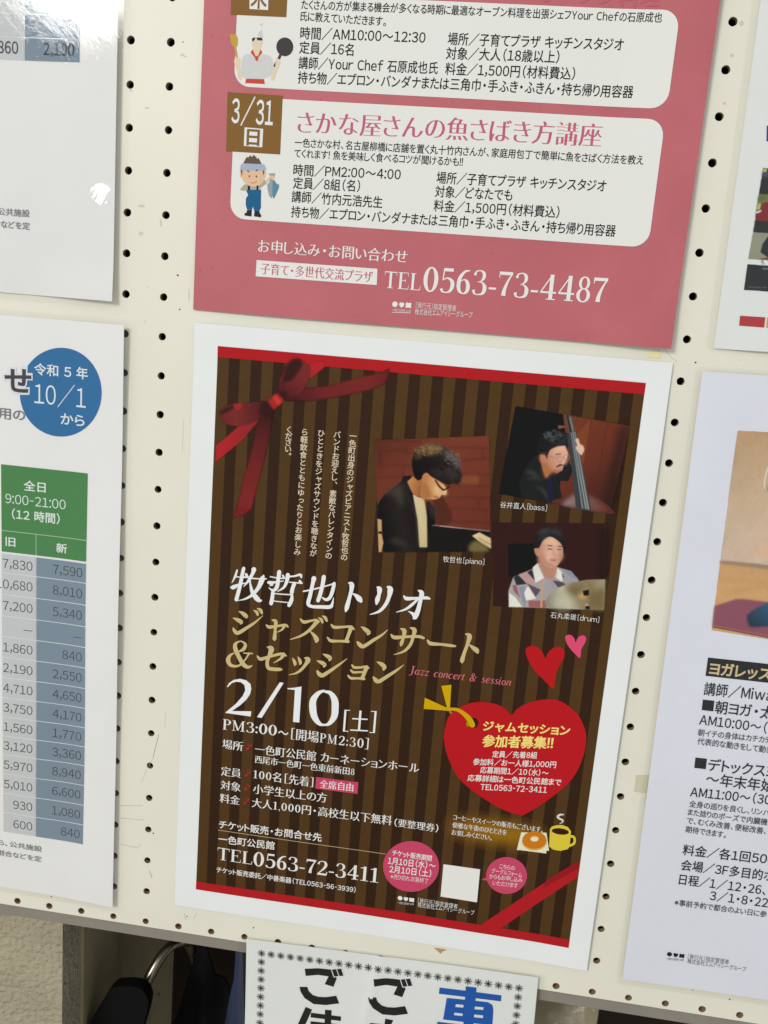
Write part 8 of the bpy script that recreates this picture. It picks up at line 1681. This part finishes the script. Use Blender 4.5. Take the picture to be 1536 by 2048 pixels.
Fc+=[(o+3,o+2,o+1,o),(o+5,o+4,o+2,o+3)]; mi+=[0,0]
mesh_obj('panel',V,Fc,[cream,holew],pb,mi)
void=mat('dark_backing',rgb(30,26,24),.9,.05)
bobj('backing',(xa,xb,-589,137,-34,-30),void,pb)
bobj('batten',(xa,xb,-604.6,-590,-30,-4.1),mat('brown_wood',rgb(150,92,68),.7,.2,noise=.2,nscale=.1),pb)
bobj('rail',(xa,xb,-614.8,-604.9,-30,-2.2),mat('rail_grey',rgb(138,132,122),.45,.4,noise=.05,nscale=.05),pb,bev=.5)
for s,xx in((-1,xa),(1,xb)): bobj('side_batten',(xx-(12 if s<0 else 0),xx+(12 if s>0 else 0),-604,137,-34,1),cream,pb)
bobj('top_batten',(xa,xb,137.5,150,-34,1),cream,pb)
zero=lambda x,y:0*x
PRB=PRINT['board']
H0=lambda x,y:0*x
def split_board():
    for n,it in enumerate(PRB):
        if it[0]=='tape_scrap': continue
        V,Fc=build_item(it,False)
        dl=.02+.002*(n%9)
        mesh_obj({'scratch':'scratch','pin_hole':'pin_hole','stain':'stain'}[it[0]],np.column_stack([V,0*V[:,0]+dl]),Fc,[ink(it[2])],pb)
split_board()
TL=[('yellowed tape scrap above the top right corner of the jazz concert poster','tape scrap'),('greyish crumpled tape scrap left of the yoga lesson sheet','tape scrap'),('pale lower tape scrap left of the yoga lesson sheet','tape scrap'),('small brown torn paper flake above the parking notice','paper flake')]
k=0
for it in PRB:
    if it[0]!='tape_scrap': continue
    V,Fc=build_item(it,False)
    c=V.mean(0); n=len(V)
    V3=[(x-c[0],y-c[1],.0) for x,y in V]+[(x-c[0],y-c[1],.3) for x,y in V]
    F2=[tuple(reversed(f)) for f in Fc]+[tuple(i+n for i in f) for f in Fc]+[(i,(i+1)%n,n+(i+1)%n,n+i) for i in range(n)]
    ob=mesh_obj('paper_flake' if k==3 else 'tape_scrap',V3,F2,[ink(it[2])]); ob.matrix_world=BOARD@Matrix.Translation((c[0],c[1],.05)); setp(ob,TL[k][0],TL[k][1]); k+=1
# ================= posters
def place(name,label,key,org,ang=0,group=None):
    return thing(name,label,'poster' if 'poster' in name else 'notice',BOARD@Matrix.Translation((org[0],org[1],0))@Matrix.Rotation(math.radians(ang),4,'Z'),group)
def sstep(a,b,x):
    t=np.clip((x-a)/(b-a),0,1); return t*t*(3-2*t)
def tape(name,x0,x1,y0,y1,H,root):
    return sheet(name,x0,x1,y0,y1,H,tapem,root,th=0,step=3,dz=.3)
tapem=film_mat('clear_tape',.12,.05,.3)
white=paper_mat('white_paper',rgb(233,236,234),.55,.3)
# -- pink cookery poster
pk=place('cookery_poster','pink cookery course poster with two white text panels above the jazz poster','pink',(20.2,-156.3))
Hk=lambda x,y:.8+3.2*sstep(235,296,x)+.5*np.sin(y*.018+.5)*np.sin(x*.012)**2+.9*sstep(30,0,y)*sstep(0,60,x)*sstep(0,1,1)+.3*np.sin(x*.03+y*.02)+.4
sheet('paper',0,295.6,0,292,Hk,mat('pink_print',rgb(188,101,107,1.0),.5,.3,noise=.07,nscale=.022,bump=.05,bscale=1.5),pk)
rs=np.random.RandomState(5)
INK['fleck']=(150,66,80)
fl=[]
for k in range(150):
    x=rs.uniform(2,294);y=rs.uniform(1,292); a=rs.normal(0,.25); l=rs.uniform(.3,1.3)
    fl.append(('paper_fleck','S','fleck',0,0,[x,y,rs.uniform(.1,.35),x+l*math.cos(a),y+l*math.sin(a),.12]))
PRINT['pink']=fl+PRINT['pink']
printing('pink',pk,Hk)
# -- jazz concert poster
ce=place('concert_poster','brown striped jazz concert poster with red bow, three photos and red heart','central',(21.6,-164.4))
Hc=lambda x,y:.95+1.7*sstep(250,297,x)*(1-.6*sstep(-60,0,y))+.5*np.sin(y*.02)*np.sin(x*.011+.4)+.25*np.sin(x*.035-y*.015)+1.0*sstep(-30,0,y)*sstep(60,0,x)
sheet('paper',0,297.2,-417.6,0,Hc,white,ce)
printing('central',ce,Hc)
# -- upper left fee table, laminated
thinw=paper_mat('thin_laminated_paper',rgb(248,250,253),.5,.3,thin=.13)
ul=place('fee_notice','glossy laminated fee table sheet, upper left, mostly blank with window glare','ul',(-32,21))
Hu=lambda x,y:.9+3.0*sstep(-60,8,x)+.4*np.sin(y*.03)*np.sin(x*.05)+1.2*sstep(-150,-178,y)*sstep(-70,0,x)
sheet('paper',-265,0,-176.3,180,Hu,thinw,ul)
printing('ul',ul,Hu)
flm=film_mat('laminate_film',.008,.06,.22,(2.2,.7,1),-.95)
def Hfu(x,y):
    return Hu(x,y)+.75+1.1*np.exp(-(((x+9)/9)**2+((y+133)/10)**2))*0+2.6*sstep(-2,5,x)*0
sheet('laminate_film',-268,4.2,-180.5,183,lambda x,y:Hu(x,y)+.75+np.exp(-(((x+9)/11)**2+((y+120)/11)**2))*(2.2+.16*np.sin(x*1.25+y*.8)*np.sin(y*1.5-x*.4)+.10*np.sin(x*2.1-y*1.1)),flm,ul,th=0,corner=3,step=1.1)
# -- lower left fee table, laminated
ll=place('fee_notice','laminated fee table sheet with blue date circle and green header, lower left','ll',(-24,-169.6))
Hl=lambda x,y:1.0+3.0*sstep(-45,5,x)+.55*np.sin(y*.031+1.2)*sstep(-80,-5,x)+.25*np.sin(x*.06+y*.02)
sheet('paper',-265,0,-420,0,Hl,paper_mat('laminated_paper',rgb(250,251,252),.5,.3,thin=.05),ll)
printing('ll',ll,Hl)
flm2=film_mat('laminate_film_soft',.05,.10,.03)
sheet('laminate_film',-268,3.6,-423.5,3.5,lambda x,y:Hl(x,y)+.75,flm2,ll,th=0,corner=3,step=2.5)
# -- upper right
ur=place('photo_poster','white poster with stacked small photos and a red colour bar, upper right','ur',(338,36),.9)
Hr=lambda x,y:.8+.5*np.sin(y*.03+.5)*np.sin(x*.05+.3)+1.2*sstep(-165,-190,y)*sstep(0,30,x)
sheet('paper',0,205,-190,100,Hr,white,ur)
printing('ur',ur,Hr)
sheet('laminate_film',-4.5,209,-191.5,104,lambda x,y:Hr(x,y)+.6-.5*sstep(0,-4,x),flm2,ur,th=0,corner=3,step=2.5)
# -- lower right
lr=place('yoga_poster','white yoga lesson sheet with a studio photo and black heading, lower right','lr',(336.3,-167.9),1.0)
def Hy(x,y): return 2.2+.9*np.sin(y*.05+x*.03)*np.exp(-((y+45)/60)**2)+.5*np.sin(y*.022+1)*np.sin(x*.03+.6)+.5*np.sin(x*.11+.4)*np.exp(-((y+50)/45)**2)
sheet('paper',0,205,-417,0,Hy,paper_mat('cool_white_paper',rgb(229,232,243),.5,.35),lr)
printing('lr',lr,Hy)
sheet('laminate_film',-4,209,-421,3,lambda x,y:Hy(x,y)+.6-.5*sstep(0,-4,x),flm2,lr,th=0,corner=3,step=2.5)
# -- parking notice hanging from the bottom edge
ca=place('parking_notice','laminated sheet with bold black and blue characters hanging below the board edge','car',(76.9,-599.9),1.83)
Hcar=lambda x,y:1.6+.8*np.sin(x*.03+.5)*np.sin(y*.04)+1.0*sstep(150,210,x)+.7*np.exp(-((x-100-y*.2)/3)**2)
sheet('paper',0,210,-290,0,Hcar,white,ca,step=2.5)
printing('car',ca,Hcar)
sheet('laminate_film',-5.5,214.5,-294,2.5,lambda x,y:Hcar(x,y)+.6,film_mat('laminate_film_wavy',.05,.5,.04,(1,.5,1),.2),ca,th=0,corner=3,step=2.5)
# ================= things in the recess
def lathe_tube(pts,r,seg=12):
    V=[];Fc=[];P=[Vector(p) for p in pts]
    up=Vector((0,0,1))
    for i,p in enumerate(P):
        t=(P[min(i+1,len(P)-1)]-P[max(i-1,0)]).normalized(); a=t.cross(up).normalized(); b_=t.cross(a)
        for k in range(seg):
            g=2*math.pi*k/seg; V.append(tuple(p+a*math.cos(g)*r+b_*math.sin(g)*r))
    for i in range(len(P)-1):
        for k in range(seg): j=(k+1)%seg; Fc.append((i*seg+k,i*seg+j,(i+1)*seg+j,(i+1)*seg+k))
    Fc.append(tuple(range(seg))); Fc.append(tuple(reversed(range((len(P)-1)*seg,len(P)*seg))))
    return V,Fc
PAD= [(-83.2, -792.1), (-78.6, -778.4), (-74.1, -762.4), (-65.1, -743.5), (-59.1, -732.1), (-54.0, -727.2), (-46.9, -725.2), (-37.7, -723.7), (-29.4, -725.6), (-25.1, -732.7), (-24.4, -739.4), (-26.6, -753.5), (-30.3, -769.2), (-33.0, -784.8)]
TUBE= [(-41.7, -754.7, -100), (-35.8, -739.7, -107), (-31.4, -729.2, -114), (-27.5, -722.7, -121), (-21.9, -718.7, -128), (-16.7, -719.7, -135), (-13.5, -724.2, -142), (-11.6, -735.3, -149), (-10.1, -748.8, -156), (-9.1, -764.9, -163), (-8.1, -788.1, -170)]
HIGHLIGHT= [(-22.4, -742.4), (-20.9, -742.1), (-32.9, -775.6), (-38.8, -792.0), (-40.4, -792.3), (-34.5, -775.9)]
COAT= [(-4.8, -730.3), (1.2, -729.2), (8.0, -750.9), (11.9, -764.8), (20.5, -773.0), (25.9, -784.3), (28.3, -824.8), (-30.5, -836.1), (-25.9, -820.1), (-19.5, -795.2), (-13.8, -769.5), (-8.9, -751.5)]
CLOTH= [(40.2, -697.3), (47.7, -695.9), (52.1, -785.2), (32.4, -789.0), (35.2, -769.6), (36.9, -749.4), (39.7, -731.6), (40.4, -713.1)]
def slab(name,P,z,th,m,M,parent=None,rnd=3.0):
    V,Fc=poly([v for p in P for v in p],0); n=len(P)
    V3=[(a,b_,z-th) for a,b_ in V]+[(a,b_,z) for a,b_ in V]
    F2=[tuple(reversed(f)) for f in Fc]+[tuple(i+n for i in f) for f in Fc]+[(i,(i+1)%n,n+(i+1)%n,n+i) for i in range(n)]
    o=mesh_obj(name,V3,F2,[m],parent)
    if M is not None:o.matrix_world=M
    if rnd:
        bmd=o.modifiers.new('b','BEVEL'); bmd.width=rnd; bmd.segments=4; bmd.limit_method='ANGLE'; bmd.angle_limit=math.radians(40)
    return o
def smoothpts(P): return [tuple(c[:2]) for c in catmull([(a,b_,0) for a,b_ in P],3)]
black=mat('black_padding',rgb(10,10,11),.75,.15,noise=.2,nscale=.3)
chair=thing('folding_chair','folded chair with black padded back and bent steel tube, under the board',"chair",BOARD)
PADr=list(reversed(smoothpts(PAD)+[(-62,-1150),(-83,-1150)]))
slab('backrest',PADr,-76,12,black,None,chair,3.5)
steel=mat('brushed_steel',rgb(150,144,124),.28,.5,metal=1)
TB=[tuple(c) for c in catmull([(x,y,z) for x,y,z in TUBE],5)]
V,Fc=lathe_tube(TB+[(TB[-1][0],-1150,TB[-1][2]-60)],4.6); mesh_obj('frame_tube',V,Fc,[steel],chair,smooth=True)
slab('panel_edge_highlight',list(reversed(HIGHLIGHT)),-92,3,mat('panel_edge_highlight',rgb(120,116,104),.4,.4),None,chair,0)  # pale strip: painted highlight along the edge of a black panel
coatm=mat('navy_cloth',rgb(20,20,24),.9,.1,noise=.25,nscale=.05)
def cloth(name,P,z,m,amp,fr,label,cat):
    V,Fc=poly([v for p in P for v in p],0); V,Fc=gridcut(V,Fc,4.0)
    zz=z+amp*np.sin(V[:,0]*fr+V[:,1]*.03)+amp*.4*np.sin(V[:,0]*fr*2.3)
    n=len(V); V3=np.concatenate([np.column_stack([V,zz]),np.column_stack([V,zz-2.5])])
    F2=list(Fc)+[tuple(i+n for i in reversed(f)) for f in Fc]
    he=set((f[i],f[(i+1)%len(f)]) for f in Fc for i in range(len(f)))
    F2+=[(b_,a,a+n,b_+n) for a,b_ in he if (b_,a) not in he]
    c=V.mean(0); V3=V3-np.array([c[0],c[1],z])
    o=mesh_obj(name,V3,F2,[m],smooth=True); o.matrix_world=BOARD@Matrix.Translation((c[0],c[1],z)); return setp(o,label,cat)
cloth('coat',smoothpts(COAT+[COAT[0]])[:-1],-150,coatm,7,.12,'dark navy coat hanging in the shaded recess below the board','coat')
hb=mat('herringbone_blue',rgb(72,92,140),.8,.15)
nt=hb.node_tree; p=nt.nodes['Principled BSDF']; tc=nt.nodes['Texture Coordinate']
sx=nt.nodes.new('ShaderNodeSeparateXYZ'); nt.links.new(tc.outputs['Object'],sx.inputs[0])
pp=nt.nodes.new('ShaderNodeMath'); pp.operation='PINGPONG'; pp.inputs[1].default_value=5; nt.links.new(sx.outputs[0],pp.inputs[0])
ad=nt.nodes.new('ShaderNodeMath'); ad.operation='ADD'; nt.links.new(pp.outputs[0],ad.inputs[0]); nt.links.new(sx.outputs[1],ad.inputs[1])
ml=nt.nodes.new('ShaderNodeMath'); ml.operation='MULTIPLY'; ml.inputs[1].default_value=3.6; nt.links.new(ad.outputs[0],ml.inputs[0])
sn=nt.nodes.new('ShaderNodeMath'); sn.operation='SINE'; nt.links.new(ml.outputs[0],sn.inputs[0])
rp=nt.nodes.new('ShaderNodeMapRange'); rp.inputs[1].default_value=-1; rp.inputs[2].default_value=1; rp.inputs[3].default_value=0; rp.inputs[4].default_value=1; nt.links.new(sn.outputs[0],rp.inputs[0])
mx=nt.nodes.new('ShaderNodeMix'); mx.data_type='RGBA'; mx.inputs[6].default_value=rgb(34,40,62); mx.inputs[7].default_value=rgb(66,76,104); nt.links.new(rp.outputs[0],mx.inputs[0]); nt.links.new(mx.outputs[2],p.inputs['Base Color'])
cloth('scarf_cloth',CLOTH,-110,hb,2.5,.2,'blue herringbone woven cloth hanging beside the parking notice','cloth')
bpy.data.objects.remove(_to)
